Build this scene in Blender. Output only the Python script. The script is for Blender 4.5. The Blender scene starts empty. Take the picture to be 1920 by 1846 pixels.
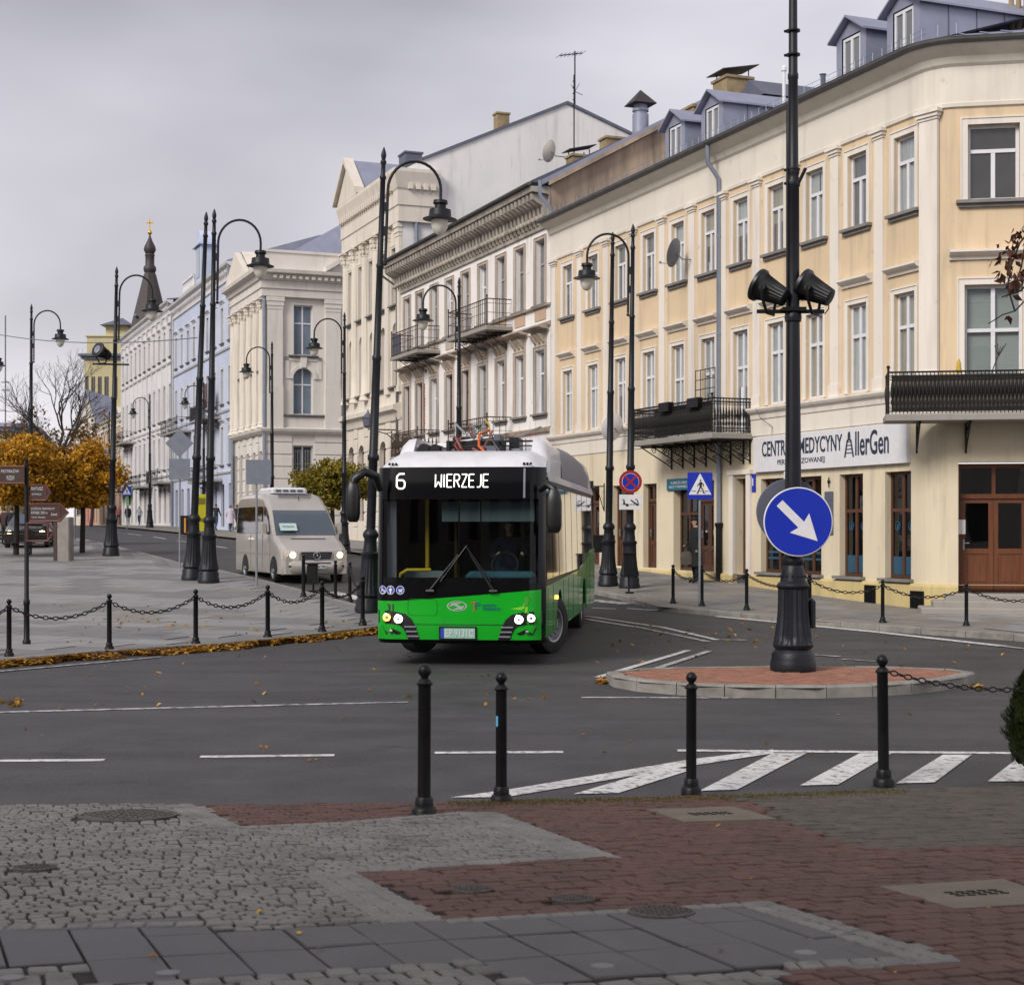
import bpy, bmesh, math, random
from mathutils import Vector, Matrix, Euler
random.seed(7)
R = math.radians
sc = bpy.context.scene

# ------------------------------------------------------------------ camera
FPX = 2960.0          # focal length in pixels of a 1920 px wide frame
HCAM = 1.85           # eye height over the carriageway
cam_data = bpy.data.cameras.new('camera')
cam_data.sensor_width = 36.0
cam_data.lens = FPX / 1920.0 * 36.0
cam_data.shift_y = 67.0 / 1920.0
cam_data.clip_start = 0.1
cam_data.clip_end = 4000.0
cam_data.dof.use_dof = True
cam_data.dof.focus_distance = 21.0
cam_data.dof.aperture_fstop = 6.0
cam = bpy.data.objects.new('camera', cam_data)
sc.collection.objects.link(cam)
cam.location = (0, 0, HCAM)
cam.rotation_euler = (R(90), 0, 0)
sc.camera = cam

# ------------------------------------------------------------------ sky and sun
SUN_AZ, SUN_EL = R(220), R(36)      # compass azimuth from +Y clockwise, elevation
world = bpy.data.worlds.new('World')
sc.world = world
world.use_nodes = True
wt = world.node_tree
wt.nodes.clear()
def wn(t, **kw):
    n = wt.nodes.new(t)
    for k, v in kw.items():
        setattr(n, k, v)
    return n
w_out = wn('ShaderNodeOutputWorld')
w_bg = wn('ShaderNodeBackground')
w_sky = wn('ShaderNodeTexSky')
w_sky.sky_type = 'NISHITA'
w_sky.sun_disc = False
w_sky.sun_elevation = SUN_EL
w_sky.sun_rotation = SUN_AZ
w_sky.air_density = 1.5
w_sky.dust_density = 4.0
w_co = wn('ShaderNodeTexCoord')
w_map = wn('ShaderNodeMapping')
w_map.inputs['Location'].default_value = (0.35, 0.2, 0.55)
w_map.inputs['Scale'].default_value = (1.3, 1.3, 2.6)
w_no = wn('ShaderNodeTexNoise')
w_no.inputs['Scale'].default_value = 1.25
w_no.inputs['Detail'].default_value = 5.0
w_no.inputs['Roughness'].default_value = 0.42
w_no.inputs['Distortion'].default_value = 0.2
w_ramp = wn('ShaderNodeValToRGB')
cr = w_ramp.color_ramp
cr.elements[0].position = 0.22
cr.elements[0].color = (0.27, 0.26, 0.295, 1)
cr.elements[1].position = 0.46
cr.elements[1].color = (0.66, 0.638, 0.682, 1)
# the cloud sheet thins towards the right half of the view and thickens overhead on the left
w_sep = wn('ShaderNodeSeparateXYZ')
w_m1 = wn('ShaderNodeMath', operation='MULTIPLY')
w_m1.inputs[1].default_value = 0.52
w_m2 = wn('ShaderNodeMath', operation='MULTIPLY')
w_m2.inputs[1].default_value = -0.72
w_a1 = wn('ShaderNodeMath', operation='ADD')
w_a2 = wn('ShaderNodeMath', operation='ADD')
w_cl = wn('ShaderNodeClamp')
w_cl.inputs['Min'].default_value = -0.25
w_cl.inputs['Max'].default_value = 0.02
w_scl = wn('ShaderNodeVectorMath', operation='SCALE')
w_scl.inputs['Scale'].default_value = 7.6
w_mix = wn('ShaderNodeMix')
w_mix.data_type = 'RGBA'
w_mix.inputs[0].default_value = 0.93
L = wt.links.new
L(w_co.outputs['Generated'], w_map.inputs['Vector'])
L(w_map.outputs['Vector'], w_no.inputs['Vector'])
L(w_co.outputs['Generated'], w_sep.inputs[0])
L(w_sep.outputs['X'], w_m1.inputs[0])
L(w_sep.outputs['Z'], w_m2.inputs[0])
L(w_m1.outputs[0], w_a1.inputs[0])
L(w_m2.outputs[0], w_a1.inputs[1])
L(w_a1.outputs[0], w_cl.inputs['Value'])
L(w_cl.outputs[0], w_a2.inputs[0])
L(w_no.outputs['Fac'], w_a2.inputs[1])
L(w_a2.outputs[0], w_ramp.inputs['Fac'])
L(w_ramp.outputs['Color'], w_scl.inputs[0])
L(w_sky.outputs['Color'], w_mix.inputs[6])
L(w_scl.outputs['Vector'], w_mix.inputs[7])
L(w_mix.outputs[2], w_bg.inputs['Color'])
w_bg.inputs['Strength'].default_value = 0.1
L(w_bg.outputs[0], w_out.inputs['Surface'])

sun_data = bpy.data.lights.new('sun', 'SUN')
sun_data.energy = 1.5
sun_data.angle = R(22)
sun_data.color = (1.0, 0.96, 0.9)
sun = bpy.data.objects.new('sun', sun_data)
sc.collection.objects.link(sun)
sd = Vector((math.sin(SUN_AZ) * math.cos(SUN_EL), math.cos(SUN_AZ) * math.cos(SUN_EL), math.sin(SUN_EL)))
sun.rotation_euler = (-sd).to_track_quat('-Z', 'Y').to_euler()
sun.location = sd * 60

sc.view_settings.view_transform = 'Standard'
sc.view_settings.look = 'None'
sc.view_settings.exposure = 1.05
sc.view_settings.gamma = 1.0
sc.view_settings.use_curve_mapping = False
sc.render.engine = 'CYCLES'
sc.cycles.max_bounces = 6
sc.cycles.transparent_max_bounces = 12
sc.cycles.caustics_reflective = False
sc.cycles.caustics_refractive = False

# ------------------------------------------------------------------ materials
MATS = {}
def mat(name, col, rough=0.6, metal=0.0, var=0.12, scale=3.0, bump=0.0, bscale=None, stain=None, stretch=None,
        spec=0.5, emit=None, estr=0.0, coat=0.0, detail=5.0, rvar=0.0, wear=None):
    """Principled material; colour varied by world-space noise, optional stains (colour, amount, scale) and bump."""
    if name in MATS:
        return MATS[name]
    m = bpy.data.materials.new(name)
    m.use_nodes = True
    nt = m.node_tree
    b = nt.nodes['Principled BSDF']
    b.inputs['Roughness'].default_value = rough
    b.inputs['Metallic'].default_value = metal
    b.inputs['Specular IOR Level'].default_value = spec
    b.inputs['Coat Weight'].default_value = coat
    geo = nt.nodes.new('ShaderNodeNewGeometry')
    vec = geo.outputs['Position']
    if stretch:
        mp = nt.nodes.new('ShaderNodeMapping')
        mp.inputs['Scale'].default_value = stretch
        nt.links.new(vec, mp.inputs['Vector'])
        vec = mp.outputs['Vector']
    colsock = None
    if var > 0:
        n = nt.nodes.new('ShaderNodeTexNoise')
        n.inputs['Scale'].default_value = scale
        n.inputs['Detail'].default_value = detail
        n.inputs['Roughness'].default_value = 0.6
        nt.links.new(vec, n.inputs['Vector'])
        rp = nt.nodes.new('ShaderNodeValToRGB')
        rp.color_ramp.elements[0].position = 0.3
        rp.color_ramp.elements[1].position = 0.7
        rp.color_ramp.elements[0].color = tuple(c * (1 - var) for c in col) + (1,)
        rp.color_ramp.elements[1].color = tuple(min(1, c * (1 + var * 0.7)) for c in col) + (1,)
        nt.links.new(n.outputs['Fac'], rp.inputs['Fac'])
        colsock = rp.outputs['Color']
        if rvar:
            mr = nt.nodes.new('ShaderNodeMapRange')
            mr.inputs['To Min'].default_value = max(0.02, rough - rvar)
            mr.inputs['To Max'].default_value = min(1, rough + rvar)
            nt.links.new(n.outputs['Fac'], mr.inputs['Value'])
            nt.links.new(mr.outputs[0], b.inputs['Roughness'])
    for st in ([stain] if stain and not isinstance(stain, list) else (stain or [])):
        scol, amt, sscale, sstretch, lo, hi = st
        n2 = nt.nodes.new('ShaderNodeTexNoise')
        n2.inputs['Scale'].default_value = sscale
        n2.inputs['Detail'].default_value = 7.0
        n2.inputs['Roughness'].default_value = 0.65
        mp2 = nt.nodes.new('ShaderNodeMapping')
        mp2.inputs['Scale'].default_value = sstretch
        nt.links.new(geo.outputs['Position'], mp2.inputs['Vector'])
        nt.links.new(mp2.outputs['Vector'], n2.inputs['Vector'])
        r2 = nt.nodes.new('ShaderNodeMapRange')
        r2.inputs['From Min'].default_value = lo
        r2.inputs['From Max'].default_value = hi
        r2.inputs['To Max'].default_value = amt
        nt.links.new(n2.outputs['Fac'], r2.inputs['Value'])
        mx = nt.nodes.new('ShaderNodeMix')
        mx.data_type = 'RGBA'
        nt.links.new(r2.outputs[0], mx.inputs[0])
        if colsock:
            nt.links.new(colsock, mx.inputs[6])
        else:
            mx.inputs[6].default_value = tuple(col) + (1,)
        mx.inputs[7].default_value = tuple(scol) + (1,)
        colsock = mx.outputs[2]
    if colsock:
        nt.links.new(colsock, b.inputs['Base Color'])
    else:
        b.inputs['Base Color'].default_value = tuple(col) + (1,)
    if bump > 0:
        nb = nt.nodes.new('ShaderNodeTexNoise')
        nb.inputs['Scale'].default_value = bscale or scale * 8
        nb.inputs['Detail'].default_value = 4.0
        nt.links.new(vec, nb.inputs['Vector'])
        bp = nt.nodes.new('ShaderNodeBump')
        bp.inputs['Strength'].default_value = bump
        bp.inputs['Distance'].default_value = 0.02
        nt.links.new(nb.outputs['Fac'], bp.inputs['Height'])
        nt.links.new(bp.outputs['Normal'], b.inputs['Normal'])
    if emit:
        b.inputs['Emission Color'].default_value = tuple(emit) + (1,)
        b.inputs['Emission Strength'].default_value = estr
    MATS[name] = m
    return m

def mat_glass(name, tint=(0.75, 0.8, 0.8), refl=1.0, rough=0.02, dark=0.0):
    """Thin window glass: clear body, Fresnel reflection."""
    if name in MATS:
        return MATS[name]
    m = bpy.data.materials.new(name)
    m.use_nodes = True
    nt = m.node_tree
    nt.nodes.clear()
    out = nt.nodes.new('ShaderNodeOutputMaterial')
    tr = nt.nodes.new('ShaderNodeBsdfTransparent')
    tr.inputs['Color'].default_value = tuple(tint) + (1,)
    gl = nt.nodes.new('ShaderNodeBsdfGlossy')
    gl.inputs['Roughness'].default_value = rough
    gl.inputs['Color'].default_value = (refl, refl, refl, 1)
    # Schlick reflection, the same from both sides of the thin sheet
    lw = nt.nodes.new('ShaderNodeLayerWeight')
    lw.inputs['Blend'].default_value = 0.5
    pw = nt.nodes.new('ShaderNodeMath')
    pw.operation = 'POWER'
    pw.inputs[1].default_value = 4.0
    nt.links.new(lw.outputs['Facing'], pw.inputs[0])
    fr = nt.nodes.new('ShaderNodeMath')
    fr.operation = 'MULTIPLY_ADD'
    fr.inputs[1].default_value = 0.85
    fr.inputs[2].default_value = 0.06
    nt.links.new(pw.outputs[0], fr.inputs[0])
    geo = nt.nodes.new('ShaderNodeNewGeometry')
    no = nt.nodes.new('ShaderNodeTexNoise')
    no.inputs['Scale'].default_value = 0.8
    nt.links.new(geo.outputs['Position'], no.inputs['Vector'])
    bp = nt.nodes.new('ShaderNodeBump')
    bp.inputs['Strength'].default_value = 0.06
    bp.inputs['Distance'].default_value = 0.05
    nt.links.new(no.outputs['Fac'], bp.inputs['Height'])
    nt.links.new(bp.outputs['Normal'], gl.inputs['Normal'])
    mx = nt.nodes.new('ShaderNodeMixShader')
    nt.links.new(fr.outputs[0], mx.inputs[0])
    nt.links.new(tr.outputs[0], mx.inputs[1])
    nt.links.new(gl.outputs[0], mx.inputs[2])
    nt.links.new(mx.outputs[0], out.inputs['Surface'])
    MATS[name] = m
    return m

def mat_leaf(name, c1, c2, c3):
    """Leaves: colour differs from leaf clump to leaf clump, some light shines through."""
    if name in MATS:
        return MATS[name]
    m = bpy.data.materials.new(name)
    m.use_nodes = True
    nt = m.node_tree
    b = nt.nodes['Principled BSDF']
    b.inputs['Roughness'].default_value = 0.6
    geo = nt.nodes.new('ShaderNodeNewGeometry')
    no = nt.nodes.new('ShaderNodeTexNoise')
    no.inputs['Scale'].default_value = 2.2
    no.inputs['Detail'].default_value = 8.0
    no.inputs['Roughness'].default_value = 0.75
    nt.links.new(geo.outputs['Position'], no.inputs['Vector'])
    add = nt.nodes.new('ShaderNodeMath')
    add.operation = 'MULTIPLY_ADD'
    nt.links.new(geo.outputs['Random Per Island'], add.inputs[0])
    add.inputs[1].default_value = 0.34
    nt.links.new(no.outputs['Fac'], add.inputs[2])
    rp = nt.nodes.new('ShaderNodeValToRGB')
    e = rp.color_ramp.elements
    e[0].position = 0.42
    e[0].color = tuple(c1) + (1,)
    e[1].position = 0.9
    e[1].color = tuple(c3) + (1,)
    k = e.new(0.64)
    k.color = tuple(c2) + (1,)
    nt.links.new(add.outputs[0], rp.inputs['Fac'])
    nt.links.new(rp.outputs['Color'], b.inputs['Base Color'])
    tl = nt.nodes.new('ShaderNodeBsdfTranslucent')
    nt.links.new(rp.outputs['Color'], tl.inputs['Color'])
    mx = nt.nodes.new('ShaderNodeMixShader')
    mx.inputs[0].default_value = 0.3
    out = [n for n in nt.nodes if n.type == 'OUTPUT_MATERIAL'][0]
    nt.links.new(b.outputs[0], mx.inputs[1])
    nt.links.new(tl.outputs[0], mx.inputs[2])
    nt.links.new(mx.outputs[0], out.inputs['Surface'])
    MATS[name] = m
    return m

# ------------------------------------------------------------------ mesh helpers
class MB:
    def __init__(s):
        s.v = []
        s.f = []
    def add(s, vs, fs):
        o = len(s.v)
        s.v += [tuple(p) for p in vs]
        s.f += [tuple(i + o for i in f) for f in fs]
        return s
    def box(s, x0, x1, y0, y1, z0, z1):
        return s.add([(x0, y0, z0), (x1, y0, z0), (x1, y1, z0), (x0, y1, z0), (x0, y0, z1), (x1, y0, z1), (x1, y1, z1), (x0, y1, z1)],
                     [(0, 3, 2, 1), (4, 5, 6, 7), (0, 1, 5, 4), (1, 2, 6, 5), (2, 3, 7, 6), (3, 0, 4, 7)])
    def cbox(s, x0, x1, y0, y1, z0, z1, b=0.01):
        """box with chamfered top and vertical edges"""
        p = [(x0 + b, y0), (x1 - b, y0), (x1, y0 + b), (x1, y1 - b), (x1 - b, y1), (x0 + b, y1), (x0, y1 - b), (x0, y0 + b)]
        cx, cy = (x0 + x1) / 2, (y0 + y1) / 2
        kx, ky = (x1 - x0 - 2 * b) / max(1e-6, x1 - x0), (y1 - y0 - 2 * b) / max(1e-6, y1 - y0)
        q = [(cx + (x - cx) * kx, cy + (y - cy) * ky) for x, y in p]
        vs = [(x, y, z0) for x, y in p] + [(x, y, z1 - b) for x, y in p] + [(x, y, z1) for x, y in q]
        fs = [tuple(range(7, -1, -1)), tuple(range(16, 24))]
        for k in (0, 8):
            for i in range(8):
                j = (i + 1) % 8
                fs.append((k + i, k + j, k + 8 + j, k + 8 + i))
        return s.add(vs, fs)
    def poly(s, pts):
        return s.add(pts, [tuple(range(len(pts)))])
    def prism(s, pts, lo, hi, axis='z'):
        """extrude a 2D polygon: axis z -> (x,y); axis y -> (x,z); axis x -> (y,z)"""
        def P(p, t):
            return {'z': (p[0], p[1], t), 'y': (p[0], t, p[1]), 'x': (t, p[0], p[1])}[axis]
        n = len(pts)
        vs = [P(p, lo) for p in pts] + [P(p, hi) for p in pts]
        fs = [tuple(range(n - 1, -1, -1)), tuple(range(n, 2 * n))]
        for i in range(n):
            j = (i + 1) % n
            fs.append((i, j, n + j, n + i))
        return s.add(vs, fs)
    def cyl(s, p0, p1, r0, r1=None, n=12, caps=True):
        r1 = r0 if r1 is None else r1
        return s.tube([p0, p1], [r0, r1], n, caps)
    def tube(s, pts, r, n=8, caps=True, closed=False):
        pts = [Vector(p) for p in pts]
        m = len(pts)
        rr = r if isinstance(r, (list, tuple)) else [r] * m
        o = len(s.v)
        prev = None
        for i, p in enumerate(pts):
            if closed:
                d = pts[(i + 1) % m] - pts[i - 1]
            else:
                d = pts[min(i + 1, m - 1)] - pts[max(i - 1, 0)]
            d.normalize()
            if prev is None:
                a = Vector((0, 0, 1)) if abs(d.z) < 0.9 else Vector((1, 0, 0))
                u = d.cross(a).normalized()
            else:
                u = (prev - d * prev.dot(d))
                u = u.normalized() if u.length > 1e-6 else prev
            prev = u
            w = d.cross(u)
            for k in range(n):
                a = 2 * math.pi * k / n
                s.v.append(tuple(p + (u * math.cos(a) + w * math.sin(a)) * rr[i]))
        for i in range(m if closed else m - 1):
            j = (i + 1) % m
            for k in range(n):
                l = (k + 1) % n
                s.f.append((o + i * n + k, o + i * n + l, o + j * n + l, o + j * n + k))
        if caps and not closed:
            s.f.append(tuple(o + k for k in range(n - 1, -1, -1)))
            s.f.append(tuple(o + (m - 1) * n + k for k in range(n)))
        return s
    def lathe(s, prof, n=20, c=(0, 0, 0), flute=None, nf=0, amp=0.0, caps=True):
        """prof: list of (r, z); flute=(z0,z1) ribs the radius"""
        o = len(s.v)
        for r, z in prof:
            for k in range(n):
                a = 2 * math.pi * k / n
                q = r
                if flute and flute[0] <= z <= flute[1]:
                    q = r * (1 - amp * (0.5 + 0.5 * math.cos(nf * a)))
                s.v.append((c[0] + q * math.cos(a), c[1] + q * math.sin(a), c[2] + z))
        for i in range(len(prof) - 1):
            for k in range(n):
                l = (k + 1) % n
                s.f.append((o + i * n + k, o + i * n + l, o + (i + 1) * n + l, o + (i + 1) * n + k))
        if caps:
            s.f.append(tuple(o + k for k in range(n - 1, -1, -1)))
            s.f.append(tuple(o + (len(prof) - 1) * n + k for k in range(n)))
        return s
    def ball(s, c, r, n=12, m=8, sc_=(1, 1, 1)):
        o = len(s.v)
        for i in range(1, m):
            t = math.pi * i / m
            for k in range(n):
                a = 2 * math.pi * k / n
                s.v.append((c[0] + r * sc_[0] * math.sin(t) * math.cos(a), c[1] + r * sc_[1] * math.sin(t) * math.sin(a), c[2] + r * sc_[2] * math.cos(t)))
        s.v.append((c[0], c[1], c[2] + r * sc_[2]))
        s.v.append((c[0], c[1], c[2] - r * sc_[2]))
        top, bot = len(s.v) - 2, len(s.v) - 1
        for i in range(m - 2):
            for k in range(n):
                l = (k + 1) % n
                s.f.append((o + i * n + k, o + (i + 1) * n + k, o + (i + 1) * n + l, o + i * n + l))
        for k in range(n):
            l = (k + 1) % n
            s.f.append((top, o + k, o + l))
            s.f.append((bot, o + (m - 2) * n + l, o + (m - 2) * n + k))
        return s
    def grid(s, rows):
        """rows of points -> quad sheet"""
        o = len(s.v)
        w = len(rows[0])
        for r_ in rows:
            s.v += [tuple(p) for p in r_]
        for i in range(len(rows) - 1):
            for k in range(w - 1):
                a = o + i * w + k
                s.f.append((a, a + 1, a + w + 1, a + w))
        return s
    def xf(s, M, start=0):
        for i in range(start, len(s.v)):
            s.v[i] = tuple(M @ Vector(s.v[i]))
        return s
    def mesh(s, name, m=None, smooth=0, fix=True):
        me = bpy.data.meshes.new(name)
        me.from_pydata(s.v, [], s.f)
        if fix and len(s.f) < 20000:
            bm = bmesh.new()
            bm.from_mesh(me)
            bmesh.ops.recalc_face_normals(bm, faces=bm.faces)
            bm.to_mesh(me)
            bm.free()
        if m:
            me.materials.append(m)
        if smooth:
            me.shade_smooth()
            me.set_sharp_from_angle(angle=R(smooth))
        me.update()
        return me
    def build(s, name, m, parent=None, smooth=0, loc=(0, 0, 0), rot=(0, 0, 0), fix=True):
        return put(name, s.mesh(name, m, smooth, fix), parent, loc, rot)

def put(name, me, parent=None, loc=(0, 0, 0), rot=(0, 0, 0), scale=None):
    o = bpy.data.objects.new(name, me)
    sc.collection.objects.link(o)
    o.location = loc
    o.rotation_euler = rot
    if scale:
        o.scale = scale
    if parent:
        o.parent = parent
    return o
def tag(o, label=None, cat=None, group=None, kind=None):
    if label:
        o['label'] = label
    if cat:
        o['category'] = cat
    if group:
        o['group'] = group
    if kind:
        o['kind'] = kind
    return o
def empty(name, loc=(0, 0, 0), rz=0.0, label=None, cat=None, group=None, rot=None):
    o = bpy.data.objects.new(name, None)
    o.empty_display_size = 0.3
    sc.collection.objects.link(o)
    o.location = loc
    o.rotation_euler = rot if rot else (0, 0, rz)
    return tag(o, label, cat, group)
def copy_tree(o, parent=None):
    c = o.copy()
    sc.collection.objects.link(c)
    c.parent = parent
    for ch in list(o.children):
        copy_tree(ch, c)
    return c
def text_mb(body, w=None, h=None, bold=0.0, ext=0.004, spacing=1.0):
    """lettering as a mesh in the x-z plane, centred at the origin, facing -y, scaled to w x h"""
    cu = bpy.data.curves.new('txt', 'FONT')
    cu.body = body
    cu.align_x = 'CENTER'
    cu.align_y = 'CENTER'
    cu.extrude = 0.02
    cu.offset = bold
    cu.resolution_u = 3
    cu.space_character = spacing
    cu.space_line = 0.9
    ob = bpy.data.objects.new('txt', cu)
    sc.collection.objects.link(ob)
    dg = bpy.context.evaluated_depsgraph_get()
    me = bpy.data.meshes.new_from_object(ob.evaluated_get(dg))
    vs = [v.co.copy() for v in me.vertices]
    fs = [tuple(p.vertices) for p in me.polygons]
    bpy.data.objects.remove(ob)
    bpy.data.curves.remove(cu)
    bpy.data.meshes.remove(me)
    x0, x1 = min(v.x for v in vs), max(v.x for v in vs)
    y0, y1 = min(v.y for v in vs), max(v.y for v in vs)
    kx = (w / (x1 - x0)) if w else None
    ky = (h / (y1 - y0)) if h else kx
    kx = kx or ky
    mb = MB()
    mb.add([((v.x - (x0 + x1) / 2) * kx, -v.z / 0.02 * ext, (v.y - (y0 + y1) / 2) * ky) for v in vs], fs)
    return mb

# ------------------------------------------------------------------ terrain: the street climbs away from the junction
KNOTS = [(-50, -0.2), (26, -0.2), (32, -0.14), (36, -0.05), (40, 0.09), (44, 0.27), (50, 0.49), (56, 0.67), (75, 1.1), (100, 1.5), (132, 1.95), (170, 2.15), (400, 2.4)]
def g(y):
    for (a, za), (b, zb) in zip(KNOTS, KNOTS[1:]):
        if y <= b:
            return za + (zb - za) * (y - a) / (b - a)
    return KNOTS[-1][1]
def at(px, py, dz=0.0):
    """ground point (carriageway height + dz) seen at a photo pixel"""
    kx, kz = (px - 960) / FPX, (990 - py) / FPX
    y = 3.0
    while y < 320:
        if HCAM + kz * y <= g(y) + dz:
            break
        y += 0.05
    return Vector((kx * y, y, g(y) + dz))
def ray(px, py, y):
    return Vector(((px - 960) / FPX * y, y, HCAM + (990 - py) / FPX * y))
KERB = 0.12
# ------------------------------------------------------------------ surface materials
M = MATS
mat('asphalt', (0.057, 0.055, 0.058), rough=0.66, var=0.34, scale=1.3, bump=0.4, bscale=90, rvar=0.12, spec=0.28, detail=9,
    stain=[((0.028, 0.027, 0.029), 0.7, 0.5, (0.25, 2.2, 1), 0.48, 0.7), ((0.02, 0.02, 0.021), 0.7, 0.9, (1, 1, 1), 0.62, 0.7), ((0.15, 0.148, 0.15), 0.8, 55, (1, 1, 1), 0.55, 0.66), ((0.015, 0.015, 0.016), 0.8, 70, (1, 1, 1), 0.58, 0.68)])
mat('paint', (0.62, 0.61, 0.6), rough=0.6, var=0.12, scale=4, bump=0.2, bscale=60,
    stain=[((0.09, 0.088, 0.09), 0.92, 14, (1, 1, 1), 0.51, 0.63), ((0.3, 0.29, 0.29), 0.6, 2.0, (1, 1, 1), 0.45, 0.7)])
mat('paint_worn', (0.45, 0.44, 0.43), rough=0.65, var=0.15, scale=4, bump=0.2, bscale=60,
    stain=[((0.07, 0.068, 0.07), 0.95, 9, (1, 1, 1), 0.44, 0.6)])
mat('earth', (0.06, 0.055, 0.045), rough=0.95, var=0.4, scale=0.05)
mat('joint', (0.018, 0.016, 0.015), rough=0.95, var=0.3, scale=8)
mat('joint_grey', (0.09, 0.088, 0.085), rough=0.95, var=0.3, scale=8)
mat('sett', (0.155, 0.15, 0.141), rough=0.7, var=0.28, scale=5.0, bump=0.5, bscale=60, rvar=0.1, detail=8,
    stain=((0.055, 0.05, 0.046), 0.7, 2.0, (1, 1, 1), 0.5, 0.72))
mat('paver_red', (0.082, 0.037, 0.027), rough=0.7, var=0.4, scale=5.0, bump=0.5, bscale=70, rvar=0.1, detail=8,
    stain=((0.035, 0.022, 0.019), 0.7, 1.6, (1, 1, 1), 0.5, 0.72))
mat('paver_brown', (0.07, 0.058, 0.047), rough=0.75, var=0.35, scale=5.0, bump=0.5, bscale=70, detail=8,
    stain=((0.05, 0.05, 0.03), 0.6, 1.6, (1, 1, 1), 0.5, 0.72))
mat('slab_dark', (0.075, 0.074, 0.075), rough=0.6, var=0.22, scale=3.0, bump=0.25, bscale=90, rvar=0.1, detail=8)
mat('slab_light', (0.235, 0.23, 0.23), rough=0.7, var=0.16, scale=2.0, bump=0.2, bscale=60, stain=((0.13, 0.125, 0.12), 0.5, 0.8, (1, 1, 1), 0.5, 0.75))
mat('slab_mid', (0.165, 0.162, 0.165), rough=0.7, var=0.16, scale=2.0, bump=0.2, bscale=60, stain=((0.11, 0.105, 0.1), 0.5, 0.8, (1, 1, 1), 0.5, 0.75))
mat('slab_tan', (0.2, 0.183, 0.162), rough=0.75, var=0.16, scale=2.0, bump=0.2, bscale=60)
mat('slab_lid', (0.125, 0.104, 0.077), rough=0.8, var=0.22, scale=4.0, bump=0.4, bscale=80)
mat('kerb', (0.24, 0.225, 0.205), rough=0.8, var=0.25, scale=4.0, bump=0.4, bscale=70, stain=((0.09, 0.08, 0.07), 0.7, 2.5, (1, 1, 1), 0.5, 0.75))
mat('paver_orange', (0.27, 0.12, 0.075), rough=0.8, var=0.35, scale=6.0, bump=0.4, bscale=80, stain=((0.12, 0.075, 0.06), 0.7, 2.5, (1, 1, 1), 0.5, 0.75))
mat('iron', (0.085, 0.074, 0.068), rough=0.6, metal=0.3, var=0.3, scale=20, bump=0.6, bscale=120)
mat('post', (0.0095, 0.011, 0.0155), rough=0.45, var=0.3, scale=5, bump=0.12, bscale=60, spec=0.3, rvar=0.12)
mat('bollard', (0.005, 0.005, 0.006), rough=0.45, spec=0.28, var=0.35, scale=6, bump=0.15, bscale=70, rvar=0.12, stain=((0.03, 0.028, 0.028), 0.5, 18, (1, 1, 1), 0.66, 0.72))
mat('chain', (0.006, 0.006, 0.006), rough=0.5, metal=0.4, var=0.2, scale=20)
mat('galv', (0.26, 0.28, 0.31), rough=0.45, metal=0.5, var=0.12, scale=6)
mat('lampglass', (0.62, 0.6, 0.53), rough=0.25, var=0.12, scale=6, spec=0.5)
mat('sign_blue', (0.003, 0.022, 0.36), rough=0.32, var=0.06, scale=5, spec=0.5)
mat('sign_white', (0.66, 0.65, 0.67), rough=0.4, var=0.06, scale=5)
mat('sign_red', (0.3, 0.008, 0.012), rough=0.4, var=0.08, scale=5)
mat('sign_back', (0.17, 0.19, 0.23), rough=0.45, metal=0.4, var=0.12, scale=5)
mat('sign_black', (0.012, 0.012, 0.012), rough=0.5, var=0.0)
mat('brown_sign', (0.05, 0.022, 0.018), rough=0.5, var=0.15, scale=6)
mat('brown_frame', (0.12, 0.035, 0.022), rough=0.5, var=0.15, scale=6)
mat('teal_sign', (0.01, 0.13, 0.2), rough=0.5, var=0.08, scale=6)
mat('sign_text', (0.55, 0.57, 0.6), rough=0.6, var=0.0)
mat('rubber', (0.012, 0.012, 0.012), rough=0.75, var=0.25, scale=20, bump=0.3, bscale=60)
# plaster and building materials
ST = (1.6, 1.6, 0.18)
def plaster(name, c, dirt=(0.22, 0.19, 0.15), amt=0.35, lo=0.52, var=0.07):
    return mat(name, c, rough=0.85, var=var, scale=0.7, bump=0.12, bscale=45, spec=0.25,
               stain=[(dirt, amt, 1.3, ST, lo, 0.72), (tuple(x * 0.72 for x in c), 0.6, 0.35, (1, 1, 1), 0.48, 0.72), (tuple(x * 0.55 for x in dirt), amt * 0.8, 5.0, (1, 1, 0.07), 0.6, 0.78), (tuple(x * 0.6 for x in c), 0.5, 2.6, (1, 1, 1), 0.64, 0.7)])
plaster('pl_yellow', (0.66, 0.515, 0.345), amt=0.45)
plaster('pl_cream', (0.7, 0.65, 0.57), amt=0.22)
plaster('pl_trim', (0.74, 0.68, 0.61), amt=0.3, lo=0.5)
plaster('pl_base', (0.67, 0.585, 0.43), amt=0.4)
plaster('pl_plinth', (0.58, 0.46, 0.22), amt=0.5, lo=0.46)
plaster('pl_white', (0.78, 0.75, 0.735), dirt=(0.36, 0.27, 0.2), amt=0.7, lo=0.54)
plaster('pl_rust', (0.5, 0.43, 0.36), dirt=(0.2, 0.12, 0.08), amt=0.75, lo=0.45, var=0.25)
plaster('pl_frieze', (0.43, 0.39, 0.34), dirt=(0.12, 0.095, 0.08), amt=0.7, lo=0.45, var=0.2)
plaster('pl_stone', (0.68, 0.62, 0.54), amt=0.3)
plaster('pl_stone2', (0.66, 0.62, 0.575), amt=0.3)
plaster('pl_blue', (0.5, 0.545, 0.68), dirt=(0.3, 0.3, 0.34))
plaster('pl_grey', (0.66, 0.645, 0.65), dirt=(0.3, 0.28, 0.27), amt=0.5)
plaster('pl_lemon', (0.5, 0.44, 0.26), amt=0.4)
plaster('pl_peach', (0.5, 0.36, 0.26), amt=0.4)
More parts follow.
